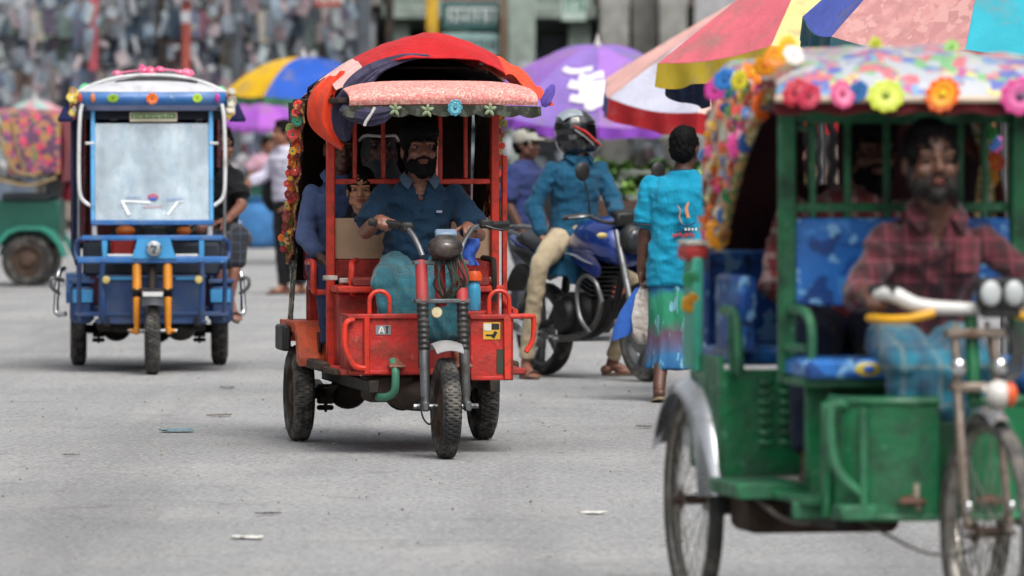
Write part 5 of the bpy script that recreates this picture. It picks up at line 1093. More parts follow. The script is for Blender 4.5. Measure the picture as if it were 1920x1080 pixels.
YEL = mat('yellow_tape', '#d29a1a', .4)
for sx in (-1, 1): gk(lambda b: b.tube([(sx * .115, -1.69, 1.03), (sx * .19, -1.68, 1.012), (sx * .25, -1.64, 1.008), (sx * .29, -1.56, 1.012)], .014, 10, k=4), 'brake_lever', YEL)
gk(lambda b: b.tube([(-.215, -1.64, 1.09), (-.28, -1.565, 1.087)], .028, 12), 'grip', BLACK); gk(lambda b: b.tube([(.215, -1.64, 1.09), (.28, -1.565, 1.087)], .028, 12), 'grip', BLACK)
lt = thing_part('headlight', green)
mk(lambda b: (b.box((.085, -1.735, 1.09), (.155, .045, .095), .03), b.box((.085, -1.73, 1.03), (.12, .04, .03), .006)), 'housing', BLACK, lt)
for sx in (-1, 1): mk(lambda b: b.ell((.085 + sx * .037, -1.757, 1.09), (.033, .014, .040)), 'lens', mat('frosted_lens', '#a9adae', .2, dirt='#8a8a84', da=.2), lt)
mk(lambda b: b.box((.085, -1.762, 1.09), (.008, .016, .09), .003), 'divider', BLACK, lt)
gk(lambda b: (b.tube([(.0, -1.83, .80), (.03, -1.84, .79)], .01, 8), b.ell((.03, -1.905, .785), (.042, .046, .044))), 'lamp', mat('white_lamp_shell', '#c8c4bd', .25))
gk(lambda b: b.ell((.064, -1.915, .785), (.022, .036, .038)), 'amber_lens', mat('amber_orange', '#d5592a', .25))
gk(lambda b: (b.tube([(-.46, -.75, .415), (-.42, -.9, .36), (-.36, -1.0, .34), (-.30, -1.1, .37), (-.27, -1.15, .40)], .008, 6, k=5), b.tube([(-.30, -1.1, .40), (-.22, -1.3, .35), (-.12, -1.5, .285), (-.05, -1.62, .275), (.0, -1.72, .30), (.0, -1.80, .34)], .005, 6, k=5)), 'hanging_cable', mat('grey_cable', '#59544e', .6))
gk(lambda b: [b.tube([(.10 + i * .02, -1.70, 1.0), (.13 + i * .01, -1.72, .92), (.10 + i * .015, -1.74, .84), (.06, -1.76, .80)], .006, 6, k=4) for i in range(4)], 'wire', BLACK)
# driver and passenger
SKG = skin('skin_deep_brown', '#5d3d2f')
B = Body(dict(pel=(.02, -1.0, .92), neck=(.02, -1.19, 1.345), head=(-.002, -1.235, 1.485), sa=(-.14, -1.17, 1.255), sb=(.195, -1.15, 1.25), ea=(-.235, -1.24, 1.08), eb=(.335, -1.26, 1.10), wa=(-.275, -1.50, 1.075), wb=(.285, -1.50, 1.075), ka=(-.13, -1.385, .865), kb=(.10, -1.39, .86), aa=(-.14, -1.36, .50), ab=(.11, -1.36, .50)), head_yaw=-4, head_pitch=-4, build=.94, head_scale=1.04)
p = place_body(B, B.skin_mb({'a': ((.0, -.9, .08), (.2, 0, -1), 68, (1, 0, 0)), 'b': ((0, -.9, .08), (0, 0, -1), 68, (-1, 0, 0))}, {'a': (0, -1, 0), 'b': (0, -1, 0)}), SKG, GM, 'driver in a maroon check shirt holding the white handlebar of the green rickshaw')
B.face(p, SKG); B.hair(p, HAIR); B.beard(p, mat('thin_beard', '#1a1412', .8), .8)
PL = plaid('maroon_check_shirt', '#4c1721', [('#1f090f', 0, .28), ('#7d3a46', .5, .10), ('#2a0d15', .7, .14)], .066)
s_ = B.shirt(p, PL, .64, .018, collar=PL, sw=1.15, fold=.016, lo=.06, vneck=.12, seed=44); B.placket(p, s_, PL, bm=mat('button_dark', '#10202e', .4))
mk(lambda b: b.sheet(lambda u, v: B.J['chest'] + V((.045 + .085 * u, -.148 + .035 * u * u + .008 * v, .03 - .11 * v)), 5, 5, .004), 'pocket', plaid('maroon_check_pocket', '#64232e', [('#2a0f16', 0, .22), ('#8f4450', .5, .07)], .05), s_)
B.lungi(p, plaid('teal_blue_lungi', '#1f6f86', [('#2a3f55', 0, .3), ('#6f7d7a', .45, .12), ('#1c5068', .7, .2)], .12), .66, .010, fold=.020, seed=46)
settle(p, GM, (.02, -1.0, .42))
B = Body(dict(pel=(.0, -.06, .92), neck=(.02, -.13, 1.385), head=(.075, -.17, 1.515), sa=(-.175, -.12, 1.325), sb=(.20, -.12, 1.315), ea=(-.26, -.28, 1.06), eb=(.27, -.28, 1.06), wa=(-.20, -.5, .98), wb=(.2, -.5, .97), ka=(-.24, -.62, .90), kb=(.05, -.60, .90), aa=(-.27, -.74, .545), ab=(.03, -.70, .545)), head_yaw=3, build=1.0)
p = place_body(B, B.skin_mb({'a': ((.2, -.9, -.2), (0, 0, -1), 25), 'b': ((-.2, -.9, -.2), (0, 0, -1), 25)}, {'a': (-.2, -1, 0), 'b': (0, -1, 0)}), SKG, GM, 'passenger in a red and white checked shirt on the back seat of the green rickshaw'); B.face(p, SKG); B.hair(p, HAIR, 'full'); B.beard(p, HAIR)
B.shirt(p, plaid('red_white_check', '#8f3438', [('#c9b5ae', 0, .25), ('#4a1f24', .5, .2)], .08), .5, .024, seed=48); B.trousers(p, cloth('dark_jeans', '#20263a', .3), .024, .97, seed=50)
for e in 'ab': B.sandal(p, mat('black_sandal', '#1a1715', .7), e, (0, -1, 0))
settle(p, GM, (0, -.06, .45))
gk(lambda b: b.box((.30, -1.12, .60), (.05, .05, .36), .01), 'right_stay', GRN)
gk(lambda b: [b.ell((.30, -1.30, .80), (.05, .05, .05)), b.ell((.22, -1.36, .83), (.03, .03, .05))], 'blue_bag', cloth('blue_bag_cloth', '#2f6fae', .25))
# ------------------------------------------------------------------ motorcycle with its rider
MZ = R(30); MO = V((.214, 41.47, 0)); MM = Matrix.Translation(MO) @ Matrix.Rotation(MZ, 4, 'Z')
moto = thing('motorcycle', 'blue motorcycle standing still under the rider in the teal tunic', 'motorcycle', MO, MZ)
MB_ = mat('metallic_blue_tank', '#16347f', .22, .25, .12, 5, coat=.8); ENG = mat('engine_black', '#1c1c1e', .45, .4, dirt='#4b443c', da=.35); ALU = mat('cast_alloy', '#7e8082', .4, .8, dirt='#3d3a36', da=.4)
def ok(f, name, m, parent=None): return mk(f, name, m, parent or moto)
def alloy(parent, c, w):
    wh = tyre(parent, c, .30, w, rim_r=.74, rimm=ALU, spokes=5); b = MB()
    for i in range(5):
        a = 2 * math.pi * i / 5
        for k in (-.12, .12): b.bar(V(c) + V((0, math.cos(a) * .04, math.sin(a) * .04)), V(c) + V((0, math.cos(a + k) * .21, math.sin(a + k) * .21)), .025, .02)
    b.lathe([(0, -.06), (.05, -.05), (.05, .05), (0, .06)], 16, c, (1, 0, 0)); b.obj('spoke_set', BLACK, wh); return wh
def bike_wheel(parent, c, w):
    wh = thing_part('wheel', parent); c = V(c)
    b = MB(); b.lathe([(.235, -.03), (.25, -w / 2), (.28, -w / 2), (.296, -w * .3), (.30, 0), (.296, w * .3), (.28, w / 2), (.25, w / 2), (.235, .03)], 60, c, (1, 0, 0), fn=lambda q, i, j: q - (.005 if j in (3, 5) and i % 3 == 0 else 0)); b.obj('tyre', RUB, wh)
    b = MB(); b.lathe([(.24, -.032), (.215, -.03), (.21, 0), (.215, .03), (.24, .032)], 48, c, (1, 0, 0)); b.obj('rim', ALU, wh)
    b = MB()
    for i in range(5):
        a = 2 * math.pi * i / 5
        for k in (-.16, .16): b.bar(c + V((0, math.cos(a) * .03, math.sin(a) * .03)), c + V((0, math.cos(a + k) * .215, math.sin(a + k) * .215)), .03, .022)
    b.lathe([(0, -.06), (.05, -.055), (.055, 0), (.05, .055), (0, .06)], 16, c, (1, 0, 0)); b.lathe([(.06, -.06), (.12, -.058), (.12, -.054), (.06, -.054)], 32, c, (1, 0, 0)); b.obj('spoke_set', ALU, wh)
bike_wheel(moto, (0, 0, .30), .11); bike_wheel(moto, (0, -1.28, .30), .085)
ok(lambda b: [b.tube([(s * .075, -1.28, .30), (s * .08, -1.13, .70), (s * .08, -1.03, .95)], [.022, .022, .018], 12) for s in (-1, 1)], 'front_fork', ALU)
ok(lambda b: b.sheet(lambda u, v: V((0, -1.28, .30)) + V(((v - .5) * .12, -math.sin(R(-75 + 120 * u)) * (.335 - .02 * abs(2 * v - 1) ** 2), math.cos(R(-75 + 120 * u)) * (.335 - .02 * abs(2 * v - 1) ** 2))), 18, 8, .004), 'front_mudguard', BLACK)
ok(lambda b: b.loft([ring(V((0, y, z)), V((1, 0, 0)), V((0, 0, 1)), w, h, 20, 2.4) for y, z, w, h in ((-.42, .825, .08, .05), (-.52, .855, .13, .10), (-.66, .885, .175, .14), (-.82, .89, .19, .15), (-.96, .865, .17, .14), (-1.04, .83, .12, .11), (-1.07, .81, .06, .06))]), 'fuel_tank', MB_)
for s in (-1, 1):
    ok(lambda b: b.loft([ring(V((s * (.15 + .02 * t), -.70 - .24 * t, .80 - .10 * t)), V((0, 1, 0)), V((0, 0, 1)), .09 * (1 - .6 * t) + .02, .06 * (1 - .5 * t) + .015, 12) for t in (0, .3, .6, 1)]), 'tank_shroud', MB_)
    ok(lambda b: b.tube([(s * .165, -.52, .80), (s * .17, -.66, .79), (s * .175, -.80, .755), (s * .17, -.90, .735)], [.006, .018, .014, .004], 8, k=3, flat=.4), 'tank_stripe', mat('silver_stripe', '#9aa0a6', .3, .4))
    ok(lambda b: b.loft([ring(V((s * .11, y, z)), V((0, 0, 1)), V((1, 0, 0)), h, .02, 12) for y, z, h in ((-.45, .70, .03), (-.25, .70, .085), (-.02, .745, .06), (.22, .82, .02))]), 'side_cover', BLACK)
    ok(lambda b: b.tube([(s * .14, .02, .32), (s * .13, -.06, .66)], .028, 10), 'shock', ENG)
    ok(lambda b: b.tube([(s * .11, -.30, .36), (s * .12, 0, .30)], .022, 8), 'swingarm', ENG)
ok(lambda b: b.loft([ring(V((0, y, z)), V((1, 0, 0)), V((0, 0, 1)), w, h, 16) for y, z, w, h in ((-.48, .80, .08, .03), (-.36, .80, .12, .05), (-.10, .83, .13, .055), (.18, .88, .11, .045), (.27, .90, .06, .02))]), 'seat', mat('black_seat_vinyl', '#19191b', .5))
ok(lambda b: b.loft([ring(V((0, y, z)), V((1, 0, 0)), V((0, 0, 1)), w, h, 16) for y, z, w, h in ((.02, .79, .10, .05), (.20, .83, .10, .055), (.36, .88, .06, .03))]), 'tail_cowl', MB_)
ok(lambda b: b.tube([(-.12, .10, .90), (-.11, .32, .95), (.11, .32, .95), (.12, .10, .90)], .014, 8, k=4), 'grab_rail', ALU)
ok(lambda b: b.sheet(lambda u, v: V(((v - .5) * .15, .06 + .34 * u, .66 + .12 * math.sin(u * 2.2) - .22 * u * u)), 10, 4, .006), 'rear_mudguard', BLACK)
eng = ok(lambda b: (b.box((0, -.55, .42), (.26, .34, .26), .05), b.lathe([(0, .18), (.10, .175), (.125, .14), (.125, 0)], 24, (-.0, -.48, .40), (-1, 0, 0)), b.lathe([(0, .16), (.09, .155), (.11, .12), (.11, 0)], 24, (0, -.48, .40), (1, 0, 0))), 'engine', ENG)
mk(lambda b: [b.box((0, -.66 - .016 * i, .56 + .030 * i), (.22 - .01 * abs(i - 3), .16, .012), .004, (.35, 0, 0)) for i in range(7)], 'cylinder_fins', mat('fin_metal', '#47484a', .45, .7, dirt='#2a2622', da=.4), eng)
ok(lambda b: (b.tube([(.0, -1.02, .88), (.0, -.95, .60), (0, -.80, .36), (0, -.5, .27), (0, -.2, .34)], .026, 10, k=4), b.tube([(0, -1.0, .80), (0, -.3, .74), (0, .2, .72)], .022, 10)), 'frame', ENG)
ok(lambda b: b.tube([(-.06, -.75, .58), (-.09, -.86, .50), (-.12, -.80, .33), (-.15, -.55, .26), (-.165, -.20, .27)], .020, 10, k=5), 'exhaust_pipe', mat('heat_steel', '#5c5a58', .35, .8))
ok(lambda b: (b.tube([(-.165, -.22, .27), (-.17, -.10, .29), (-.175, .30, .38), (-.175, .34, .39)], [.025, .052, .055, .040], 16), b.box((-.225, .05, .33), (.012, .26, .06), .004, (.2, 0, 0))), 'silencer', CHROME)
ok(lambda b: b.tube([(-.14, -.96, .50), (-.165, -.92, .62), (-.16, -.78, .66), (-.16, -.68, .58), (-.165, -.72, .40), (-.15, -.82, .30)], .014, 8, k=5), 'crash_bar', ALU)
ok(lambda b: (b.box((0, -.45, .245), (.42, .04, .03), .008), b.box((-.19, -.44, .26), (.10, .035, .02), .006)), 'foot_peg', ALU)
ok(lambda b: (b.tube([(-.36, -.86, 1.03), (-.24, -.93, 1.045), (-.12, -.99, 1.00), (.12, -.99, 1.00), (.24, -.93, 1.045), (.36, -.86, 1.03)], .012, 8, k=4),), 'handlebar', ENG)
for s in (-1, 1):
    ok(lambda b: b.tube([(s * .25, -.925, 1.045), (s * .37, -.855, 1.03)], .018, 10), 'grip', BLACK); ok(lambda b: b.tube([(s * .22, -.97, 1.045), (s * .30, -.99, 1.04), (s * .37, -.93, 1.03)], .007, 6, k=3), 'lever', ALU)
    m_ = ok(lambda b: b.tube([(s * .22, -.94, 1.05), (s * .25, -.96, 1.20), (s * .27, -.95, 1.27)], .007, 6, k=3), 'mirror_stem', BLACK); mk(lambda b: b.ell((s * .28, -.95, 1.325), (.055, .02, .062)), 'mirror', BLACK, m_)
ok(lambda b: (b.ell((0, -1.10, .90), (.09, .07, .10)), b.box((0, -1.04, 1.02), (.18, .06, .09), .03)), 'headlight_cowl', BLACK); ok(lambda b: b.ell((0, -1.155, .89), (.07, .03, .075)), 'headlight', mat('dim_lens', '#2c3034', .1))
ok(lambda b: b.box((0, -1.0, 1.05), (.17, .05, .06), .015, (-.5, 0, 0)), 'instrument_pod', ENG)
for s in (-1, 1): ok(lambda b: b.ell((s * .19, -1.04, .92), (.04, .02, .02)), 'indicator', mat('amber_lamp', '#b5a468', .25))
TEALC = cloth('teal_kurta', '#1b4d69', .22, fold=.006)
B = Body(dict(pel=(0, -.36, .90), neck=(0, -.40, 1.415), head=(.0, -.415, 1.565), sa=(-.185, -.395, 1.345), sb=(.185, -.395, 1.345), ea=(-.285, -.34, 1.095), eb=(.22, -.52, 1.10), wa=(-.275, -.45, .875), wb=(.06, -.80, 1.035),
              ka=(-.40, -.62, .735), kb=(.36, -.60, .58), aa=(-.415, -.46, .085), ab=(.30, -.33, .085)), head_yaw=74, head_pitch=-4, build=.95, head_scale=.94)
FD = (-.15, -1, 0); FB = (.95, -.5, 0)
p = place_body(B, B.skin_mb({'a': ((-.1, -.45, -.9), (.6, .4, .1), 28), 'b': ((-.25, -.9, -.2), (0, .2, -1), 40)}, {'a': FD, 'b': FB}), SK1, MM, 'motorcyclist in a teal tunic and black helmet astride the blue motorcycle'); B.face(p, SK1)
kurta = B.shirt(p, TEALC, .86, .018, hem=(V((0, -.40, .66)), .255, .19), collar=TEALC, sw=1.0, fold=.012, voxel=.009, seed=61)
B.placket(p, kurta, TEALC, z1=.3, n=3, bm=mat('button_dark', '#10202e', .4))
mk(lambda b: b.sheet(lambda u, v: V((-.16 + .32 * u, -.53 - .10 * v + .05 * abs(2 * u - 1) ** 2 + .015 * math.sin(u * 17 + v * 4), .88 - .30 * v - .05 * (u - .5) * v)), 22, 14, .006), 'tunic_skirt', TEALC, p)
mk(lambda b: b.sheet(lambda u, v: lerp(lerp(V((-.20, -.33, .90)), V((-.32, -.50, .84)), u), lerp(V((-.27, -.28, .66)), V((-.36, -.44, .72)), u), v) + V((-.02 * math.sin(v * 3), .012 * math.sin(u * 14), 0)), 14, 10, .006), 'tunic_side', TEALC, p)
B.trousers(p, cloth('beige_trousers', '#a8997f', .18), .010, .93, fold=.007, seed=63)
for e, d in (('a', FD), ('b', FB)): B.sandal(p, mat('brown_sandal', '#5d4a3a', .7), e, d)
hel = MB(); B.hell(hel, (0, -.015, .035), (.125, .148, .135)); B.hell(hel, (0, -.04, -.04), (.122, .12, .115)); B.hell(hel, (0, .085, -.085), (.088, .07, .055)); hm = fuse(hel, .006, 4)
for v in hm.vertices:   # visor opening
    r = v.co - B.H(0, 0, 0); x, y, z = r.dot(B.hx), r.dot(B.hy), r.dot(B.hz)
    if y > .04 and -.048 < z < .055: v.co -= B.hy * .035
helm = mesh_obj('helmet', hm, mat('black_helmet', '#15161a', .25, coat=.6), p)
mk(lambda b: b.sheet(lambda u, v: B.H(.112 * math.sin(R(-80 + 160 * u)), .0 + .128 * math.cos(R(-80 + 160 * u)), -.045 + .10 * v), 20, 5, .004), 'visor', mat('smoked_visor', '#0d0f14', .1, coat=.6), helm)
mk(lambda b: b.sheet(lambda u, v: B.H(.127 * math.cos(R(40 + 100 * u)), -.03 + .14 * math.sin(R(-50 + 75 * v)) * (1 - .15 * abs(2 * u - 1)), .040 + .132 * math.sin(R(40 + 100 * u)) * math.cos(R(-50 + 75 * v)) * .99), 16, 14, .003), 'silver_crown', mat('silver_helmet_paint', '#9aa4ac', .25, .4), helm)
for s in (-1, 1):
    mk(lambda b: b.tube([B.H(s * .118, -.06, .055), B.H(s * .130, .02, .01), B.H(s * .118, .085, -.055), B.H(s * .07, .145, -.095)], [.010, .032, .030, .010], 10, k=4, flat=.35), 'red_flash', mat('helmet_red', '#b8231f', .25), helm); mk(lambda b: b.tube([B.H(s * .122, -.05, .03), B.H(s * .131, .02, -.025), B.H(s * .115, .08, -.085)], .005, 6, k=4), 'white_flash', mat('helmet_white', '#c9c9c6', .25), helm)
settle(p, MM, (0, -.36, 0))

# ------------------------------------------------------------------ pedestrian seen from behind, with his bags
PO = V((.985, 37.3, 0)); PM = Matrix.Translation(PO) @ Matrix.Rotation(R(-6), 4, 'Z')
B = Body(dict(pel=(.0, 0, .855), neck=(.01, .02, 1.345), head=(.02, .035, 1.475), sa=(.20, .02, 1.275), sb=(-.18, .02, 1.275), ea=(.225, .03, 1.02), eb=(-.205, .01, 1.02), wa=(.225, .14, .80), wb=(-.235, .04, .775), ka=(.10, .16, .47), kb=(-.10, .03, .46), aa=(.11, .16, .085), ab=(-.115, -.16, .095)), head_yaw=-14, head_pitch=-6, build=1.14)
p = place_body(B, B.skin_mb({'b': ((.02, .05, -1), (1, -.2, 0), 50, (0, 1, 0)), 'a': ((0, .1, -1), (-1, 0, 0), 30, (0, 1, 0))}, {'a': (0, 1, 0), 'b': (-.2, 1, -.25)}), SK2, PM, 'man in a turquoise tee shirt walking away with a plastic bag in his hand'); B.face(p, SK2); B.hair(p, HAIR)
CY = cloth('turquoise_tee', '#1487a8', .14, fold=.005); tee = B.shirt(p, CY, .46, .020, hem=(V((0, 0, .675)), .205, .145), sw=1.0, fold=.012, lo=.06, seed=71)
DK = mat('dark_trim', '#1b2a3a', .8)
mk(lambda b: b.tube([B.J['neck'] + B.ex * .072 * math.cos(t) + B.fw * (.066 * math.sin(t)) + V((0, 0, -.004 - .01 * math.sin(t))) for t in [2 * math.pi * i / 24 for i in range(24)]], .010, 8, closed=True), 'collar_trim', DK, tee)
for e in 'ab':
    c = lerp(B.J['s' + e], B.J['e' + e], .955); d = (B.J['e' + e] - B.J['s' + e]).normalized(); xx, yy, _ = frame_of(d); mk(lambda b: b.tube([c + (xx * math.cos(t) + yy * math.sin(t)) * .078 for t in [2 * math.pi * i / 20 for i in range(20)]], .007, 6, closed=True), 'cuff_trim', DK, tee)
def onback(x, z):   # print lies on the cloth of the back
    x -= .055
    return V((x, -.160 + .9 * max(0, abs(x) - .05) ** 1.6, z))
OR_ = mat('print_orange', '#c08462', .7); PR_ = mat('print_white', '#c9c6be', .5); PD_ = mat('print_navy', '#1c2a52', .7); PRD = mat('print_red', '#a8323c', .7)
mk(lambda b: (b.tube([onback(.048, 1.15), onback(.062, 1.12), onback(.058, 1.08), onback(.075, 1.045)], [.006, .013, .015, .008], 8, k=3, flat=.3), b.tube([onback(.112, 1.17), onback(.098, 1.13), onback(.110, 1.08)], [.005, .010, .010], 8, k=3, flat=.3)), 'back_print', OR_, tee)
mk(lambda b: (b.tube([onback(.055, 1.05), onback(.09, 1.03), onback(.15, 1.05)], [.01, .018, .012], 8, k=3, flat=.3), b.tube([onback(.03, .995), onback(.08, 1.0), onback(.14, 1.01)], .010, 8, k=3, flat=.3)), 'back_print', PD_, tee)
mk(lambda b: [b.box(onback(.025 + i * .019, .975 + .004 * (i % 3)) - V((0, .004, 0)), (.013, .006, .022), .002, (0, .2 * (i % 2), 0)) for i in range(7)], 'back_lettering', PRD, tee); mk(lambda b: [b.box(onback(.095 + i * .02, 1.012) - V((0, .006, 0)), (.012, .006, .016), .002) for i in range(4)], 'back_lettering', PR_, tee)
def banded():
    g = NT('banded_lungi'); co = g.co(); sp = g.n('ShaderNodeSeparateXYZ'); g.l(co, sp.inputs[0]); m = g.n('ShaderNodeMath', operation='MULTIPLY_ADD'); g.l(g.noise(co, 5, 3), m.inputs[0]); m.inputs[1].default_value = .22; g.l(sp.outputs[2], m.inputs[2])
    c = g.ramp(m.outputs[0], [(.20, lin('#1f4f8a')), (.36, lin('#2a6a9a')), (.42, lin('#4f5a7c')), (.52, lin('#5f4558')), (.58, lin('#1f7a5a')), (.74, lin('#2a8a6a')), (.80, lin('#1f5f9a'))])
    c = g.mix(g.ramp(g.noise(g.co('Object', (3, 3, 1)), 7, 3), [(.58, (0, 0, 0)), (.64, (1, 1, 1))]), c, lin('#6fa6b4')); g.l(c, g.b.inputs['Base Color']); g.b.inputs['Roughness'].default_value = .85; g.bump(g.noise(g.co('Object', (1, 1, .3)), 20, 3), .012); return g.m
lm = MB(); lm.loft([ring(V((0, .02 * t, .90 - .70 * t)), V((1, 0, 0)), V((0, 1, 0)), .166 + .044 * t, .118 + .067 * t, 24) for t in (0, .2, .5, .8, 1)]); mesh_obj('lungi', fuse(lm, .010, 4, .016, (10, 10, 2.2), 73), banded(), p)
for e, d in (('a', (0, 1, 0)), ('b', (-.2, 1, -.25))): B.sandal(p, mat('tan_sandal', '#8a7a62', .7), e, d)
settle(p, PM, (0, 0, 0))
hb = PM @ (B.J['wb'] + V((.02, .02, -.10)))
def bagf(b):
    P = []
    for t, rx, ry in ((0, .012, .012), (.08, .03, .02), (.25, .07, .05), (.6, .105, .075), (.85, .10, .08), (1.0, .06, .05)):
        rr = ring(V((.03 * t, 0, -.36 * t)), V((1, 0, 0)), V((0, 1, 0)), rx, ry, 22)
        P.append([q + V((math.sin(i * 2.3) * .012 * t, math.cos(i * 1.7) * .012 * t, .01 * math.sin(i * 3))) for i, q in enumerate(rr)])
    b.loft(P)
def bagm():
    g = NT('thin_white_plastic'); co = g.co(); g.l(g.ramp(g.noise(co, 9, 4), [(.35, lin('#b3a69a')), (.6, lin('#c9c3bd'))]), g.b.inputs['Base Color']); g.b.inputs['Roughness'].default_value = .3
    tr = g.n('ShaderNodeBsdfTransparent'); mx = g.n('ShaderNodeMixShader'); mx.inputs[0].default_value = .82; g.l(tr.outputs[0], mx.inputs[1]); g.l(g.b.outputs[0], mx.inputs[2]); g.l(mx.outputs[0], g.out.inputs['Surface']); g.bump(g.noise(co, 26, 4), .02); return g.m
mb = MB(); bagf(mb); o = mb.obj('plastic_bag', bagm(), loc=hb + V((0, -.01, .03))); tag(o, 'thin white plastic bag hanging from the hand of the man in turquoise', 'bag')
mk(lambda b: b.ell((.04, .0, -.25), (.06, .05, .07)), 'groceries', mat('brown_goods', '#a87a58', .7), o)
mb = MB(); mb.loft([ring(V((-.11 * t, .02, -.30 * t)), V((.9, 0, .35)), V((0, 1, 0)), .03 + .06 * math.sin(t * 2.6), .015 + .02 * t, 14) for t in (0, .15, .4, .7, .95, 1)]); o = mb.obj('blue_pouch', cloth('blue_pouch_cloth', '#2f59a4', .2), loc=hb + V((-.03, -.03, .0))); tag(o, 'blue cloth pouch hanging beside the white plastic bag', 'pouch')

# ------------------------------------------------------------------ people further back
def walker(o, rz, label, skinm, top, bottom, J=None, cap=None, sleeve=.46, hair=True, k=1.0, hem=None, group=None, bag=False):
    M = Matrix.Translation(o) @ Matrix.Rotation(rz, 4, 'Z')
    j = dict(pel=(0, 0, .86), neck=(0, -.03, 1.34), head=(0, -.05, 1.465), sa=(-.185, -.02, 1.275), sb=(.185, -.02, 1.275), ea=(-.23, .0, 1.02), eb=(.23, .0, 1.02), wa=(-.22, -.12, .80), wb=(.22, -.12, .80), ka=(-.09, -.10, .46), kb=(.09, .02, .46), aa=(-.09, -.08, .085), ab=(.09, .12, .09))
    j.update(J or {}); B = Body(j, build=k)
    p = place_body(B, B.skin_mb({'a': ((0, -.2, -1), (1, 0, 0), 30, (0, -1, 0)), 'b': ((0, -.2, -1), (-1, 0, 0), 30, (0, -1, 0))}, {'a': (0, -1, 0), 'b': (0, -1, 0)}), skinm, M, label, voxel=.009); B.face(p, skinm)
    if hair: B.hair(p, HAIR)
    B.shirt(p, top, sleeve, .024, hem=hem, voxel=.011, seed=len(label)); B.trousers(p, bottom, .026, .95, voxel=.011, seed=len(label) + 3)
    if cap:
        c = MB(); B.hell(c, (0, -.02, .055), (.092, .108, .085)); B.hell(c, (0, .10, .045), (.07, .06, .012)); mesh_obj('cap', fuse(c, .008, 3, .004), cap, p)
    for e in 'ab': B.sandal(p, BLACK, e, (0, -1, 0))
    if bag:
        mk(lambda b: (b.ell((-.20, -.02, .98), (.07, .16, .20)), b.tube([(-.20, -.1, 1.12), (-.05, -.12, 1.32), (.12, -.03, 1.36), (.05, .08, 1.30), (-.18, .06, 1.1)], .014, 8, k=4)), 'shoulder_bag', cloth('black_bag', '#16171b', .2), p)
    settle(p, M, (0, 0, 0)); return p
walker(V((.075, 50, 0)), R(62), 'man in a pale grey cap and navy tee shirt standing behind the motorcycle', SK2, cloth('navy_tee', '#2f3a66', .2), cloth('grey_trousers', '#4a4d55', .2), cap=cloth('pale_grey_cap', '#9d9c92', .15))
walker(V((-2.14, 61.3, 0)), R(-58), 'person in a white shirt and black trousers walking with a black shoulder bag', SK3, cloth('white_shirt', '#b5b2c4', .12), cloth('black_trousers', '#1b1b1f', .25), J=dict(neck=(0, -.05, 1.42), head=(0, -.07, 1.545), sa=(-.18, -.03, 1.36), sb=(.18, -.03, 1.36), ea=(-.22, -.12, 1.14), eb=(.22, 0, 1.10), wa=(-.16, -.36, 1.08), wb=(.2, -.1, .88), pel=(0, 0, .94), ka=(-.07, -.03, .5), kb=(.08, .04, .5), aa=(-.07, .0, .09), ab=(.07, .1, .09)), sleeve=.9, bag=True)
walker(V((-3.42, 88, 0)), R(35), 'stallholder with black hair and a pale pink top behind the dark green table', SK3, cloth('pale_pink_top', '#b58f9e', .2), cloth('grey_trousers', '#4a4d55', .2), J=dict(head=(.03, -.09, 1.36), neck=(.0, -.06, 1.24), sa=(-.17, -.04, 1.18), sb=(.17, -.04, 1.18)))
walker(V((2.62, 58, 0)), R(150), 'man in a brown shirt standing behind the vegetable stall', SK2, cloth('brown_shirt', '#5c463a', .2), cloth('black_trousers', '#1b1b1f', .25))
walker(V((-4.55, 96, 0)), R(-20), 'shopper in a violet shirt in front of the hanging garments', SK3, cloth('violet_shirt', '#6d6590', .2), cloth('grey_trousers', '#4a4d55', .2))
walker(V((-1.3, 97, 0)), R(40), 'shopper in a red shirt in front of the market front', SK3, cloth('dull_red_shirt', '#8a3a3c', .2), cloth('black_trousers', '#1b1b1f', .25))

# ------------------------------------------------------------------ parked cycle rickshaw at the left edge
LZ = R(-92); LO = V((-4.875, 65, 0)); LM = Matrix.Translation(LO) @ Matrix.Rotation(LZ, 4, 'Z')
left = thing('cycle_rickshaw', 'dark green rickshaw with a pink patterned hood seen from its side', 'rickshaw', LO, LZ, 'three-wheeled rickshaws on the street')
DG = mat('bottle_green_paint', '#145043', .4, 0, .2, 5, dirt='#1b2f2a', da=.35)
def lk(f, name, m): return mk(f, name, m, left)
# local: forward -y points to image left, +x towards the camera's far side, -x faces the camera
for x in (-.42, .42): tyre(left, (x, 0, .26), .26, .11, rim_r=.62, rimm=RUST)
tyre(left, (0, -1.75, .26), .26, .09, rimm=ALU)
for s in (-1, 1):
    lk(lambda b: b.prism([(-.38, .30), (-.34, .42), (-.20, .57), (-.08, .61), (.16, .61), (.28, .55), (.36, .42), (.40, .30), (.36, .30), (.31, .42), (.22, .53), (.14, .57), (-.08, .57), (-.18, .53), (-.30, .40), (-.34, .30)], (s * .42 - .09, 0, 0), (0, 1, 0), (0, 0, 1), (1, 0, 0), .18), 'mudguard', mat('sea_green_mudguard', '#2a7a68', .4, dirt='#1f4a42', da=.3))
lk(lambda b: b.box((0, -.02, .66), (.62, .66, .42), .02), 'body_box', DG); lk(lambda b: b.box((0, -.50, .44), (.70, .50, .05), .01), 'floor_pan', DG)
lk(lambda b: (b.box((0, -.02, .90), (.66, .50, .08), .03), b.box((0, .24, 1.08), (.66, .08, .38), .03)), 'seat', mat('dark_seat', '#20262a', .6))
HP = spots('pink_patterned_hood', '#c23c5c', ['#d04a6a', '#6f7a46', '#8a4f7a', '#a07a4a', '#5a3a56'], 8, .6, .40)
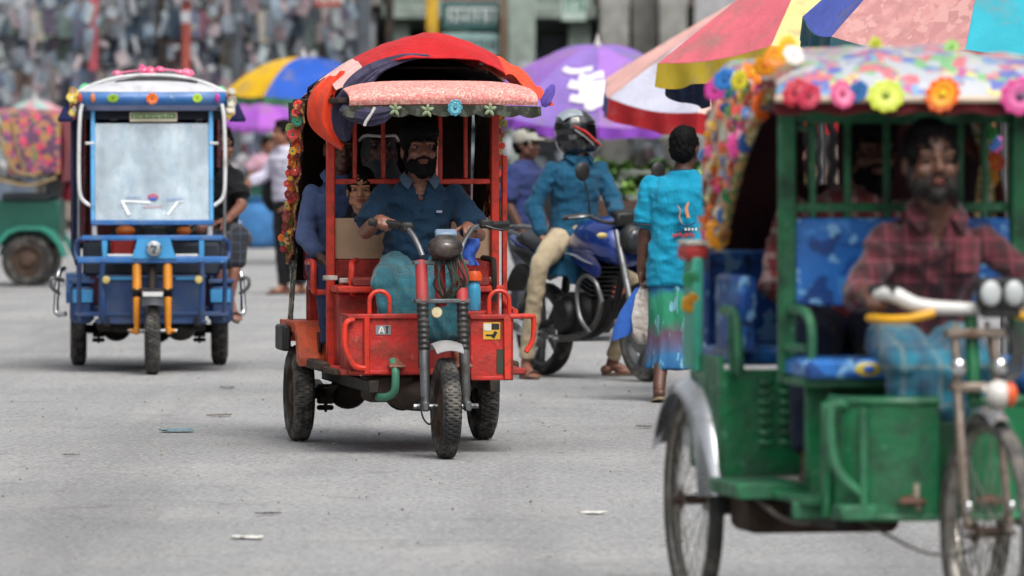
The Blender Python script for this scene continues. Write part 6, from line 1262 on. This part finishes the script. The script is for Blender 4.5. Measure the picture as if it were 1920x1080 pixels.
lk(lambda b: b.sheet(lambda u, v: V((-.46 - .03 * math.sin(v * 3), -.28 + .62 * u + .10 * v * (1 - u), 1.74 - .60 * v)), 10, 12, .01), 'hood_side', HP); lk(lambda b: b.sheet(lambda u, v: V((.46 + .03 * math.sin(v * 3), -.28 + .62 * u + .10 * v * (1 - u), 1.74 - .60 * v)), 10, 12, .01), 'hood_side', HP)
lk(lambda b: b.sheet(lambda u, v: V((-.46 + .92 * u, -.30 + .66 * v, 1.745 + .06 * math.sin(u * 3.14) - .03 * v)), 12, 8, .01), 'hood_top', HP); lk(lambda b: b.sheet(lambda u, v: V((-.46 + .92 * u, .35 + .03 * math.sin(v * 3), 1.72 - .66 * v)), 10, 10, .01), 'hood_back', cloth('dark_red_canvas', '#7a2430', .3))
for s in (-1, 1): lk(lambda b: (b.tube([(s * .49, -.33, 1.72), (s * .50, -.26, 1.45), (s * .49, -.12, 1.17), (s * .47, .10, 1.12)], .018, 8, k=4), b.tube([(s * .49, -.15, 1.68), (s * .50, -.10, 1.40), (s * .48, -.02, 1.15)], .014, 8, k=4), b.tube([(s * .49, -.38, 1.10), (s * .48, .0, 1.02), (s * .47, .3, 1.10)], .014, 8, k=4)), 'hood_bow', mat('tan_bamboo', '#8a7654', .7))
lk(lambda b: b.sheet(lambda u, v: V((-.48 - .03 * math.sin(v * 4), .30 + .20 * u - .06 * v, 1.70 - .85 * v)), 6, 12, .01), 'side_drape', cloth('dark_red_canvas', '#7a2430', .3))
lk(lambda b: b.sheet(lambda u, v: V((-.42, .12 + .18 * u - .05 * v, 1.14 - .32 * v)), 6, 6, .01), 'white_cloth', cloth('white_cloth', '#b9b9bd', .12))
for i in range(6): flower(left, (-.49, -.34 + .13 * i, 1.76), .045, 6, random.choice(['#c9505f', '#d8b06a', '#b9c0b0', '#c97a8f']), '#d8cdb0', rot=(0, 0, -1.57), name='hood_flower')
lk(lambda b: (b.tube([(0, -1.75, .26), (0, -1.62, .75), (0, -1.55, 1.02)], .02, 8), b.tube([(0, -1.58, .9), (0, -.6, .62), (0, 0, .40)], .022, 8), b.tube([(-.28, -1.38, 1.05), (0, -1.56, 1.04), (.28, -1.38, 1.05)], .013, 8, k=4), b.box((0, -.85, .9), (.16, .26, .06), .02), b.tube([(0, -.85, .88), (0, -.82, .55)], .018, 8)), 'cycle_frame', DG)
lk(lambda b: b.tube([(-.45, 0, .26), (.45, 0, .26)], .025, 10), 'axle', DARK)
# ------------------------------------------------------------------ vendors' umbrellas
def umbrella(label, c, R_, zr, za, cols, val, n=8, tilt=0, tz=0, ph=0, vh=.16, pw=1.25, under=None, floral=None):
    t = thing('market_umbrella', label, 'umbrella', (c[0], c[1], 0), 0, 'umbrellas over the market stalls')
    T = Matrix.Translation((0, 0, zr)) @ Matrix.Rotation(R(tz), 4, 'Z') @ Matrix.Rotation(R(tilt), 4, 'X') @ Matrix.Translation((0, 0, -zr))
    st = mat('umbrella_pole_grey', '#8b8b8d', .4, .6)
    rib = lambda k, v: V((R_ * v * math.cos(ph + 2 * math.pi * k / n), R_ * v * math.sin(ph + 2 * math.pi * k / n), zr + (za - zr) * (1 - v ** pw)))
    for k in range(n):
        cc = cols[k % len(cols)]
        m = floral if cc == 'floral' else mat('canopy' + cc, cc, .7, 0, .14, 3, dirt='#7d7268', da=.30, ds=2.6, bump=.01, bs=14, spec=.2)
        def pan(u, v):
            a, b = rib(k, max(v, .02)), rib(k + 1, max(v, .02)); q = lerp(a, b, u); s = math.sin(math.pi * u) * v
            return T @ (q + V((0, 0, -.035 * s * R_)) + V((q.x, q.y, 0)) * (.015 * s))
        mb = MB(); mb.sheet(pan, 10, 12, .006); po = mb.obj('panel', m, t)
        if vh:
            vc = val[k % len(val)]
            def vl(u, v):
                a, b = rib(k, 1), rib(k + 1, 1); q = lerp(a, b, u); s = math.sin(math.pi * u); o = V((q.x, q.y, 0)).normalized()
                q = q + V((0, 0, -.035 * s * R_)) + V((q.x, q.y, 0)) * (.015 * s)
                return T @ (q + o * (.004 + .02 * v * math.sin(u * 19 + k)) - V((0, 0, (vh + .012 * math.sin(u * 12.5)) * v)))
            mb = MB(); mb.sheet(vl, 24, 3, .005); mb.obj('valance', mat('valance' + vc, vc, .7, 0, .16, 4, dirt='#7d7268', da=.30, ds=4, spec=.2), t)
        mb = MB(); mb.tube([T @ (rib(k, v) - V((0, 0, .022))) for v in (.03, .3, .6, .98)], .008, 6); mb.obj('rib', st, t)
    mb = MB(); mb.tube([V((0, 0, 0)), T @ V((0, 0, za + .02))], .024, 12); mb.obj('pole', st, t)
    mb = MB(); mb.lathe([(.03, 0), (.035, .03), (.018, .06), (.006, .12), (0, .125)], 12, T @ V((0, 0, za - .01)), T.to_3x3() @ V((0, 0, 1))); mb.obj('finial', mat('white_finial', '#c9c7c2', .4), t)
    mb = MB(); mb.lathe([(0, .12), (.05, .12), (.07, .10), (.26, .06), (.27, 0), (0, 0)], 20); mb.obj('base', mat('concrete_foot', '#7f7b74', .9), t)
    t['T'] = 0
    del t['T']; return t, T, rib
umbrella('yellow and blue umbrella with a green underside beside the red rickshaw hood', (-2.44, 75, 0), .92, 2.02, 2.43, ['#d2a61a', '#2450a8', '#2450a8', '#d2a61a', '#2450a8', '#2450a8'], ['#3a6a4a'], 6, 4, 0, R(-178), .08, 2.2)
t, T, rib = umbrella('purple umbrella with a white print behind the motorcyclist', (.80, 60, 0), 1.10, 1.84, 2.38, ['#7f66ac', '#946ab6', '#7c69ac', '#8a62b0'], ['#8a4ab8'], 8, 12, 0, R(-135), .10, 2.0)
mb = MB()
def on_canopy(u, v):   # u in panels from rib 1 on
    k = 0 + int(u); u = u - int(u); q = lerp(rib(k, v), rib(k + 1, v), u); sn = math.sin(math.pi * u) * v
    return T @ (q + V((0, 0, -.035 * sn * 1.10 + .012)) + V((q.x, q.y, 0)) * (.015 * sn + .012))
for (u0, u1, v0, v1) in ((.55, .95, .46, .52), (.80, 1.10, .52, .60), (.72, 1.30, .60, .68), (.85, 1.22, .66, .76), (.78, 1.34, .74, .80), (.92, 1.08, .78, .86), (1.15, 1.28, .78, .88)):
    mb.sheet(lambda u, v: on_canopy(.86 + ((u0 + (u1 - u0) * u) - .95) * 1.7, v0 + (v1 - v0) * v + .02 * math.sin(u * 5)), 8, 3, .003)
mb.obj('white_print', mat('canopy_print_white', '#d6d2d8', .7), t)
umbrella('pale pink and grey umbrella with a red valance behind the man in turquoise', (1.80, 48, 0), 1.17, 1.90, 2.62, ['#d3a59e', '#b3b4c4', '#cfaaa2', '#bdbccb'], ['#4a5a94', '#b02a30', '#b02a30', '#b02a30'], 8, 10, 0, R(-202), .15, 1.05)
umbrella('large pink yellow and blue umbrella with a yellow valance above the green rickshaw', (1.84, 38, 0), 0.99, 1.96, 2.74, ['#c9989a', '#c7626e', '#d3c583', '#4a58a6', '#c9626e', '#d0c07a'], ['#2a3f6a', '#b8a032', '#b8a032', '#2a4a8a', '#8a7a3a', '#2a3f6a'], 6, -7, 0, R(-230), .14, 1.05)
FLO = spots('pink_floral_canopy', '#b98482', ['#c08d89', '#b07a7a', '#c2938e'], 9, .65, .44)
t5, T5, r5 = umbrella('pink floral and bright teal umbrella overhead at the edge of the market', (2.54, 33, 0), 1.06, 2.14, 3.02, ['#4a5aa8', 'floral', '#2c97a8', '#b8464e', '#2a8a9c', '#c9626e', '#4a5aa8', '#2c97a8'], ['#1f5a6a', '#1d6470', '#b23a44', '#1f6a7a'], 8, 8.5, 0, R(-195), .13, 1.1, floral=FLO)
mb = MB(); mb.sheet(lambda u, v: T5 @ (lerp(r5(2, .25 + .38 * v), r5(3, .25 + .38 * v), .12 + .8 * u) + V((0, 0, .02))), 10, 8, .008); mb.obj('navy_patch', cloth('navy_patch', '#1f2a6a', .15, sheen=0), t5)
umbrella('small violet umbrella far down the street behind the blue rickshaw', (-3.62, 92, 0), .62, 1.72, 2.02, ['#9a55b0', '#8a4aa6'], ['#9a55b0'], 8, 10, 0, 0, .06, 1.5)
umbrella('small pale teal and pink umbrella at the far left of the market', (-7.0, 94, 0), .62, 1.74, 2.02, ['#8fb5b0', '#b98a92'], ['#8fb5b0'], 8, 10, 0, 0, .06, 1.5)
# ------------------------------------------------------------------ stalls and goods
WOOD = mat('grey_stall_wood', '#6a5f52', .8, var=.3, dirt='#3f372e', da=.4)
def table(label, x0, x1, y0, y1, z, m, cloth_m=None):
    t = thing('stall_table', label, 'table', ((x0 + x1) / 2, (y0 + y1) / 2, 0)); w, d = x1 - x0, y1 - y0; n = max(4, int(w / .14))
    for i in range(n):
        mb = MB(); mb.box((-w / 2 + (i + .5) * w / n, 0, z - .015), (w / n - .008, d, .03), .004); mb.obj('plank', m, t)
    for sx in (-1, 1):
        for sy in (-1, 1): mb = MB(); mb.box((sx * (w / 2 - .05), sy * (d / 2 - .05), (z - .03) / 2), (.06, .06, z - .03), .005); mb.obj('leg', m, t)
    if cloth_m: mb = MB(); mb.sheet(lambda u, v: V((-w / 2 + w * u, -d / 2 - .012 - .012 * math.sin(u * w * 22) * v, z + .006 - .80 * z * v)), int(w * 20), 8, .006); mb.obj('front_cloth', cloth_m, t)
    return t
table('plank vegetable stall with a dark cloth front between the motorcyclist and the pedestrian', .55, 2.6, 54.2, 55.4, .98, WOOD, cloth('dark_stall_cloth', '#4a3a34', .35))
random.seed(23)
GR = [mat('leaf_green%d' % i, c, .6, var=.35, vs=30) for i, c in enumerate(['#4a6a2e', '#3a5a2a', '#6a8a3c', '#55703a', '#7d9a52'])]
def leafy(s):
    mb = MB()
    for i in range(46):
        a = random.random() * 6.28; e = random.uniform(.0, 1.3); L = s * random.uniform(.7, 1.1); d = V((math.cos(a) * math.cos(e), math.sin(a) * math.cos(e), math.sin(e))); x, y, _ = frame_of(d); w = L * .28
        b0 = d * L * .25; mb.add([b0, b0 + d * L * .35 + x * w + y * .1 * L, d * L * 1.05 - y * .15 * L, b0 + d * L * .35 - x * w + y * .1 * L], [(0, 1, 2, 3)]); mb.add([b0, b0 + d * L * .35 + x * w + y * .09 * L, d * L * 1.05 - y * .16 * L, b0 + d * L * .35 - x * w + y * .09 * L], [(3, 2, 1, 0)])
    mb.ell((0, 0, s * .3), (s * .4, s * .4, s * .4), n=8, m=6); o = mb.obj('greens', GR[0]); me = o.data; bpy.data.objects.remove(o); return me
LF = [leafy(.11) for _ in range(4)]
for i in range(44):
    x = .62 + (i % 15) * .13 + random.uniform(-.03, .03); r_ = i // 15; y = 54.35 + r_ * .22; z = .99 + .10 * r_ + (.05 if i % 2 else 0)
    o = link_mesh('leafy_vegetable', random.choice(LF), None, (x, y, z), (0, 0, random.random() * 6), random.choice(GR)); s = random.uniform(.8, 1.25); o.scale = (s, s, s)
    tag(o, 'green leafy bunch, %s from the left in the %s row of the vegetable heap' % (['first', 'second', 'third', 'fourth', 'fifth', 'sixth', 'seventh', 'eighth', 'ninth', 'tenth', 'eleventh', 'twelfth', 'thirteenth', 'fourteenth', 'fifteenth'][i % 15], ['front', 'middle', 'back'][r_]), 'vegetables', 'bunches of greens heaped on the vegetable stall')
def sack(label, p, s, m, name='sack', cat='sack'):
    mb = MB(); prof = [(0, .0), (.36, 0), (.46, .10), (.48, .40), (.42, .75), (.24, .92), (.12, .98), (.20, 1.08), (.10, 1.10), (0, 1.06)]
    mb.lathe([(r * s, h * s) for r, h in prof], 20, (0, 0, 0), fn=lambda q, i, j: q * (1 + .07 * math.sin(i * 1.9 + j))); o = mb.obj(name, m, loc=p); return tag(o, label, cat)
WS = cloth('white_sack', '#b8b6b8', .15); BLS = cloth('blue_sack', '#3a6a9a', .2); BRS = cloth('jute_sack', '#7d6a52', .2)
table('dark green stall table in front of the stallholder with black hair', -3.95, -3.0, 86, 86.8, .95, mat('dark_green_wood', '#27463c', .7, dirt='#1b2a26', da=.4), cloth('green_table_cloth', '#274a40', .3))
sack('white sack slumped on the road beside the dark green stall table', (-3.78, 84.6, 0), .46, WS); sack('blue sack standing in front of the dark green stall table', (-3.42, 85.4, 0), .62, BLS); sack('blue sack leaning against the end of the dark green stall table', (-3.08, 85.5, 0), .56, BLS)
sack('brown jute sack open on the road behind the walking person', (-2.75, 88, 0), .6, BRS)
def crate(label, p, w, d, h, m, rz=0):
    t = thing('crate', label, 'crate', p, rz)
    for k in range(3):
        z = h * (.16 + .34 * k)
        for (cx, cy, sx, sy) in ((0, -d / 2, w, .02), (0, d / 2, w, .02), (-w / 2 + .01, 0, .02, d - .05), (w / 2 - .01, 0, .02, d - .05)): mb = MB(); mb.box((cx, cy, z), (sx, sy, h * .26), .004); mb.obj('slat', m, t)
    mb = MB(); mb.box((0, 0, .012), (w - .03, d - .03, .02), .003); mb.obj('bottom', m, t); return t
crate('red plastic crate under the edge of the vegetable stall', (.86, 53.6, 0), .5, .36, .30, mat('red_crate', '#93382f', .5)); crate('brown wooden crate on the road beside the red plastic crate', (1.40, 53.6, 0), .5, .36, .34, WOOD)
crate('grey crate topped with tins on the vegetable stall', (1.75, 54.9, .985), .46, .34, .24, mat('grey_crate', '#85827c', .6))
tag(mk(lambda b: b.lathe([(0, 0), (.16, 0), (.21, .10), (.22, .12), (.20, .11), (.15, .02), (0, .02)], 24), 'basin', mat('white_enamel', '#b9bab8', .35), None, loc=(1.12, 54.75, 1.12)), 'white enamel basin resting among the greens on the stall', 'basin')
# ------------------------------------------------------------------ market front across the end of the street
CON = [mat('stained_concrete', '#8b8b86', .9, 0, .25, 3, dirt='#54524c', da=.5, ds=2), mat('pale_green_plaster', '#838f87', .85, 0, .18, 3, dirt='#5f665f', da=.45, ds=2), mat('dark_grey_plaster', '#4b5158', .9, 0, .3, 3, dirt='#2c2e31', da=.45, ds=2), mat('brown_concrete', '#746a5f', .9, 0, .3, 3, dirt='#3f3a34', da=.5, ds=2)]
SLATM = mat('grey_shutter', '#6b7178', .5, .4, var=.2, dirt='#43423f', da=.4); DKI = mat('shop_interior_shade', '#1c2026', .9)
def building(label, x0, x1, y, H, wallm, ncol, colm, shutters=(), floors=3, depth=8):
    t = thing('market_building', label, 'building', ((x0 + x1) / 2, y, 0)); w = x1 - x0
    mb = MB(); mb.box((0, depth / 2 + 1.6, H / 2), (w, depth, H), .02); mb.obj('wall', wallm, t)
    for k in range(1, floors + 1):
        mb = MB(); mb.box((0, .75, k * H / floors - .12), (w + .02, 1.9, .22), .02); mb.obj('floor_slab', colm, t)
    for i in range(ncol):
        x = -w / 2 + .25 + (w - .5) * i / max(1, ncol - 1); mb = MB(); mb.box((x, .25, (H / floors - .24) / 2), (.36, .36, H / floors - .24), .02); mb.obj('column', colm, t)
        if i < ncol - 1 and i in shutters:
            xn = x + (w - .5) / (ncol - 1)
            for s in range(24): mb = MB(); mb.box(((x + xn) / 2, 1.50 - .01 * (s % 2), .08 + s * .13), (xn - x - .40, .05, .122), .03); mb.obj('shutter_slat', SLATM, t)
        elif i < ncol - 1:
            xn = x + (w - .5) / (ncol - 1); mb = MB(); mb.box(((x + xn) / 2, 1.55, 1.6), (xn - x - .3, .06, 3.2), .01); mb.obj('shop_shade_panel', DKI, t)  # flat dark panel, colour stands for the shade inside the shop
    for k in range(1, floors):
        for i in range(int(w / 2.2)):
            x = -w / 2 + 1.1 + i * 2.2; f = thing_part('window', t); z = k * H / floors + H / floors * .48
            mb = MB(); mb.box((x, 1.57, z), (1.2, .08, 1.3), .01); mb.obj('frame', SLATM, f); mb = MB(); mb.box((x, 1.53, z), (1.05, .03, 1.15), .004); mb.obj('pane', mat('dusty_window_glass', '#2a3138', .15), f)
    return t
building('grey market building whose ground floor is hung with garments at the left', -9.6, -2.15, 104, 11.4, CON[2], 5, CON[0])
bsign = building('pale market building with signboards and a yellow column beyond the red rickshaw', -2.1, 1.35, 104, 10.8, CON[1], 4, CON[1], shutters=(2,))
building('brown concrete market building with bare columns beyond the purple umbrella', 1.4, 9.4, 104, 11.4, CON[0], 9, CON[3], shutters=(3, 5))
for (lb, x, y, w, r_, m1, m2) in (('unseen grey terrace of shops along the left side of the street nearest the camera', -17, 8, 34, 90, 1, 0), ('unseen pale terrace of shops along the left side of the street beyond the grey terrace', -15.4, 44, 32, 90, 1, 0), ('unseen brown terrace of shops along the left side of the street near the market front', -15, 80, 34, 90, 3, 0), ('unseen grey terrace of shops along the right side of the street nearest the camera', 17, 8, 34, -90, 1, 0), ('unseen pale terrace of shops along the right side of the street beyond the grey terrace', 14.4, 44, 32, -90, 1, 2), ('unseen brown terrace of shops along the right side of the street near the market front', 14, 80, 34, -90, 3, 0), ('unseen pale terrace of shops closing the street behind the camera', 0, -70, 40, 180, 1, 0)):  # out-of-view shop rows, added to narrow the sky and deepen contact shadows
    t_ = building(lb, -w / 2, w / 2, 0, 9.6, CON[m1], 7, CON[m2]); t_.location = (x, y, 0); t_.rotation_euler = (0, 0, R(r_))
building('long grey building further along the row at the left', -26, -9.7, 106, 10.5, CON[0], 8, CON[2], shutters=(1, 3, 5)); building('long pale building further along the row at the right', 9.5, 27, 106, 10.5, CON[1], 8, CON[0], shutters=(0, 2, 4))
def pillar(label, x, y, w, h, m): mb = MB(); mb.box((0, 0, h / 2), (w, w, h), .03); o = mb.obj('pillar', m, loc=(x, y, 0)); return tag(o, label, 'pillar')
pillar('yellow painted pillar rising behind the red tarpaulin', -1.27, 101.5, .19, 5.2, mat('yellow_pillar', '#b8921f', .6, dirt='#7a5a24', da=.35)); pillar('pale green pillar between the red rickshaw and the purple umbrella', .15, 101.5, .44, 5.2, CON[1]); pillar('thin brown post beside the pale green pillar', -.13, 101.4, .10, 5.0, mat('brown_post', '#6a5543', .8))
pillar('stained grey pillar just left of the pale pink umbrella', 1.62, 101.5, .46, 5.2, CON[0]); pillar('second stained grey pillar from the purple umbrella', 2.12, 102.4, .40, 5.2, CON[0]); pillar('darker stained pillar beside the pale plastered wall', 2.55, 101.5, .44, 5.2, CON[0]); pillar('pale grey pillar behind the large pink and yellow umbrella', 3.25, 102, .72, 5.2, mat('pale_wall', '#9a9a9c', .85))
pillar('slim dark post among the garments above the blue rickshaw', -5.55, 101.2, .13, 5.0, DARK); pillar('dark post among the garments just left of the yellow and blue umbrella', -4.35, 101.2, .16, 5.0, CON[2]); pillar('dark post at the right end of the hanging garments', -2.35, 101.3, .22, 5.2, CON[2]); pillar('slim dark post left of the yellow pillar', -1.95, 101.6, .14, 5.2, DARK)
def sign(label, x, z, w, h, y, base, marks, mm, name='signboard'):
    mb = MB(); mb.box((0, 0, 0), (w, .07, h), .01); o = mb.obj(name, base, loc=(x, y, z)); tag(o, label, 'sign'); random.seed(int(abs(x) * 100 + z * 10))
    mb = MB(); cx = -w * .40
    while cx < w * .40 and marks:
        cw = random.uniform(.05, .10); hh = h * marks
        mb.box((cx + cw / 2, -.042, hh * .42), (cw, .012, hh * .14), .003); mb.box((cx + cw * random.uniform(.2, .8), -.044, 0), (.026, .012, hh * .8), .003)
        if random.random() < .6: mb.box((cx + cw / 2, -.046, -hh * random.uniform(-.1, .3)), (cw * .8, .012, hh * .16), .003, (0, random.uniform(-.6, .6), 0))
        if random.random() < .4: mb.lathe([(.02, 0), (.035, 0), (.035, .01), (.02, .01)], 10, (cx + cw / 2, -.04, -hh * .1), (0, -1, 0))
        cx += cw + .012
    if marks: mb.obj('lettering', mm, o)
    return o
WL = mat('sign_white', '#b9bfbd', .6)
sign('dark teal shop sign with white lettering above the red tarpaulin', -.66, 3.38, .92, .44, 101.6, mat('sign_dark_teal', '#1f4a48', .6), .62, WL); sign('red strip sign above the dark teal shop sign', -.66, 3.72, .92, .17, 101.6, mat('sign_red', '#8a2a30', .6), .6, WL)
sign('pale teal banner below the dark teal shop sign', -.66, 2.92, .92, .36, 101.6, mat('sign_pale_teal', '#7d9a98', .6), .5, mat('sign_dark', '#2a3a3c', .6)); sign('small light box sign with a green rim left of the grey pillars', .98, 3.55, .40, .50, 101.6, mat('sign_pale', '#9fb0a8', .6), .5, mat('sign_green', '#2f6a54', .6))
sign('dull red banner hanging above the garments', -6.62, 3.2, .16, 1.4, 101.2, mat('banner_red', '#a34a55', .8), 0, WL, 'banner'); sign('brick red banner strip among the garments near the yellow umbrella', -5.15, 3.1, .14, 1.3, 101.2, mat('banner_brick', '#9a4a40', .8), 0, WL, 'banner')
sign('grey wall hoarding with faded lettering beyond the rider', 2.35, 1.75, 2.4, .62, 100.8, CON[0], .4, CON[3]); sign('faded red oval sign high among the garments', -2.9, 3.62, .42, .22, 101.0, mat('banner_brick', '#9a4a40', .8), .5, WL)
# garments hung row above row along the front
random.seed(41)
def garment(kind):
    mb = MB()
    if kind == 0: out = [(-.05, .0), (.05, .0), (.12, -.04), (.19, -.22), (.15, -.25), (.11, -.14), (.115, -.50), (-.115, -.50), (-.11, -.14), (-.15, -.25), (-.19, -.22), (-.12, -.04)]
    elif kind == 1: out = [(-.09, 0), (.09, 0), (.105, -.62), (.02, -.62), (0, -.22), (-.02, -.62), (-.105, -.62)]
    elif kind == 2: out = [(-.07, 0), (.07, 0), (.10, -.18), (.17, -.58), (-.17, -.58), (-.10, -.18)]
    else: out = [(-.13, 0), (.13, 0), (.14, -.45), (.06, -.48), (-.14, -.44)]
    n = len(out); vs = []
    for s in (-1, 1): vs += [V((x, s * (.02 + .012 * math.sin(x * 40 + z * 9)), z)) for x, z in out]
    mb.add(vs, [tuple(range(n)), tuple(range(2 * n - 1, n - 1, -1))] + [((i + 1) % n, i, n + i, n + (i + 1) % n) for i in range(n)])
    o = mb.obj('garment', CON[0]); me = o.data; bpy.data.objects.remove(o); return me
GM_ = [garment(i) for i in range(4)]
gcol = ['#8f959c', '#9aa0a7', '#737a83', '#3a3e46', '#9fa2a6', '#6d7f90', '#7d8a86', '#3f4a58', '#9a8f8c', '#a5868a', '#6a5f72', '#b0a89a', '#4a5a6a', '#7f6a62', '#8fa3a8', '#30343a', '#6f7f78', '#94606a', '#5f7fa0', '#979ba5']
pale = lambda h: tuple(min(.85, x * .95 + .015 + .005 * i) for i, x in enumerate(lin(h)))  # lifts darks and adds blue, painting distance haze into the colours
gm = [cloth('garment' + c, pale(c), .25, random.choice(gcol) if i % 3 == 0 else None, sheen=0) for i, c in enumerate(gcol)]
gname = ['slate grey', 'pale grey', 'dark grey', 'near black', 'off white', 'steel blue', 'sage grey', 'dark blue grey', 'warm grey', 'dusty pink', 'plum grey', 'beige', 'denim blue', 'brown', 'pale aqua', 'black', 'moss grey', 'dull rose', 'mid blue', 'white grey']
rows = [(4.02, 101.9), (3.50, 101.6), (3.02, 101.9), (2.55, 101.5), (2.05, 101.7), (1.55, 101.4)]
for z, y in rows: tag(mk(lambda b: b.tube([(-9.4, y, z + .03), (-2.3, y, z + .03)], .02, 6), 'hanging_rail', mat('dull_rail', '#5a5d60', .5, .6), None), 'steel rail %s hung with garments along the market front' % {4.02: 'at the very top', 3.50: 'second from the top', 3.02: 'third from the top', 2.55: 'third from the bottom', 2.05: 'second from the bottom', 1.55: 'lowest of all'}[z], 'rail')
k = 0
for z, y in rows:
    x = -9.3; pool = [(a_, b_) for a_ in range(4) for b_ in range(20)]; random.shuffle(pool)
    while x < -2.35 and k < 292:
        s = random.uniform(.6, 1.05); gk_, ci = pool.pop(); o = link_mesh('garment', GM_[gk_], None, (x, y + random.uniform(-.06, .06), z + random.uniform(-.05, .02)), (0, random.uniform(-.06, .06), random.uniform(-.7, .7)), gm[ci]); o.scale = (s, 1, s); tag(o, '%s %s hanging on the %s rail of the market front' % (gname[ci], ['shirt', 'pair of trousers', 'dress', 'cloth'][gk_], {4.02: 'topmost', 3.50: 'second highest', 3.02: 'third highest', 2.55: 'third lowest', 2.05: 'second lowest', 1.55: 'lowest'}[z]), 'garment', 'garments hanging along the market front'); x += random.uniform(.10, .19); k += 1
# goods heaped on low tables before the garments
for i, (x, lb) in enumerate(((-8.2, 'low stall table before the garments at the far left'), (-6.2, 'low stall table before the garments beside the blue rickshaw'), (-1.2, 'low stall table beyond the red rickshaw'), (2.4, 'low stall table beyond the purple umbrella'))):
    table(lb, x - .8, x + .8, 99.6, 100.4, .8, WOOD, cloth('stall_cloth%d' % i, ['#5f6a78', '#7a6f66', '#5a4a50', '#6d7870'][i], .3))
tag(mk(lambda b: [b.box((random.uniform(-9, -2.3), 99.9 + random.uniform(-.3, .4), .84 + random.random() * .22), (random.uniform(.1, .28), .2, random.uniform(.05, .14)), .02, (0, random.uniform(-.3, .3), random.random())) for _ in range(120)], 'folded_clothes', spots('folded_cloth_mix', '#8a8f96', ['#5a6472', '#b0a8a4', '#7a5a60', '#43505c', '#c0c2c6'], 5, .9, .4), None), 'heap of folded clothes on the low tables before the garments', 'clothes', None, 'stuff')
random.seed(77)
mb = MB()
for i in range(1300):
    x = random.uniform(-9.4, -2.2) if i % 5 else random.uniform(-2.2, 3.0); z = random.uniform(.85, 4.3) if i % 5 else random.uniform(.9, 2.6); y = random.uniform(100.9, 102.6); mb.mt(random.randrange(9)); w, h = random.uniform(.06, .20), random.uniform(.08, .34)
    mb.box((x, y, z), (w, random.uniform(.02, .08), h), .008, (random.uniform(-.2, .2), random.uniform(-.5, .5), random.uniform(-.6, .6)))
tag(mb.obj('hanging_wares', [cloth('wares' + c, pale(c), .3, sheen=0) for c in ('#989da4', '#8c949c', '#757b84', '#4a4e55', '#9d9fa3', '#7f8d9a', '#a29598', '#979fa0', '#8a787c')]), 'dense jumble of small wares hung between the garments of the market front', 'wares', None, 'stuff')
bpy.data.scenes.remove(tmp_scene)
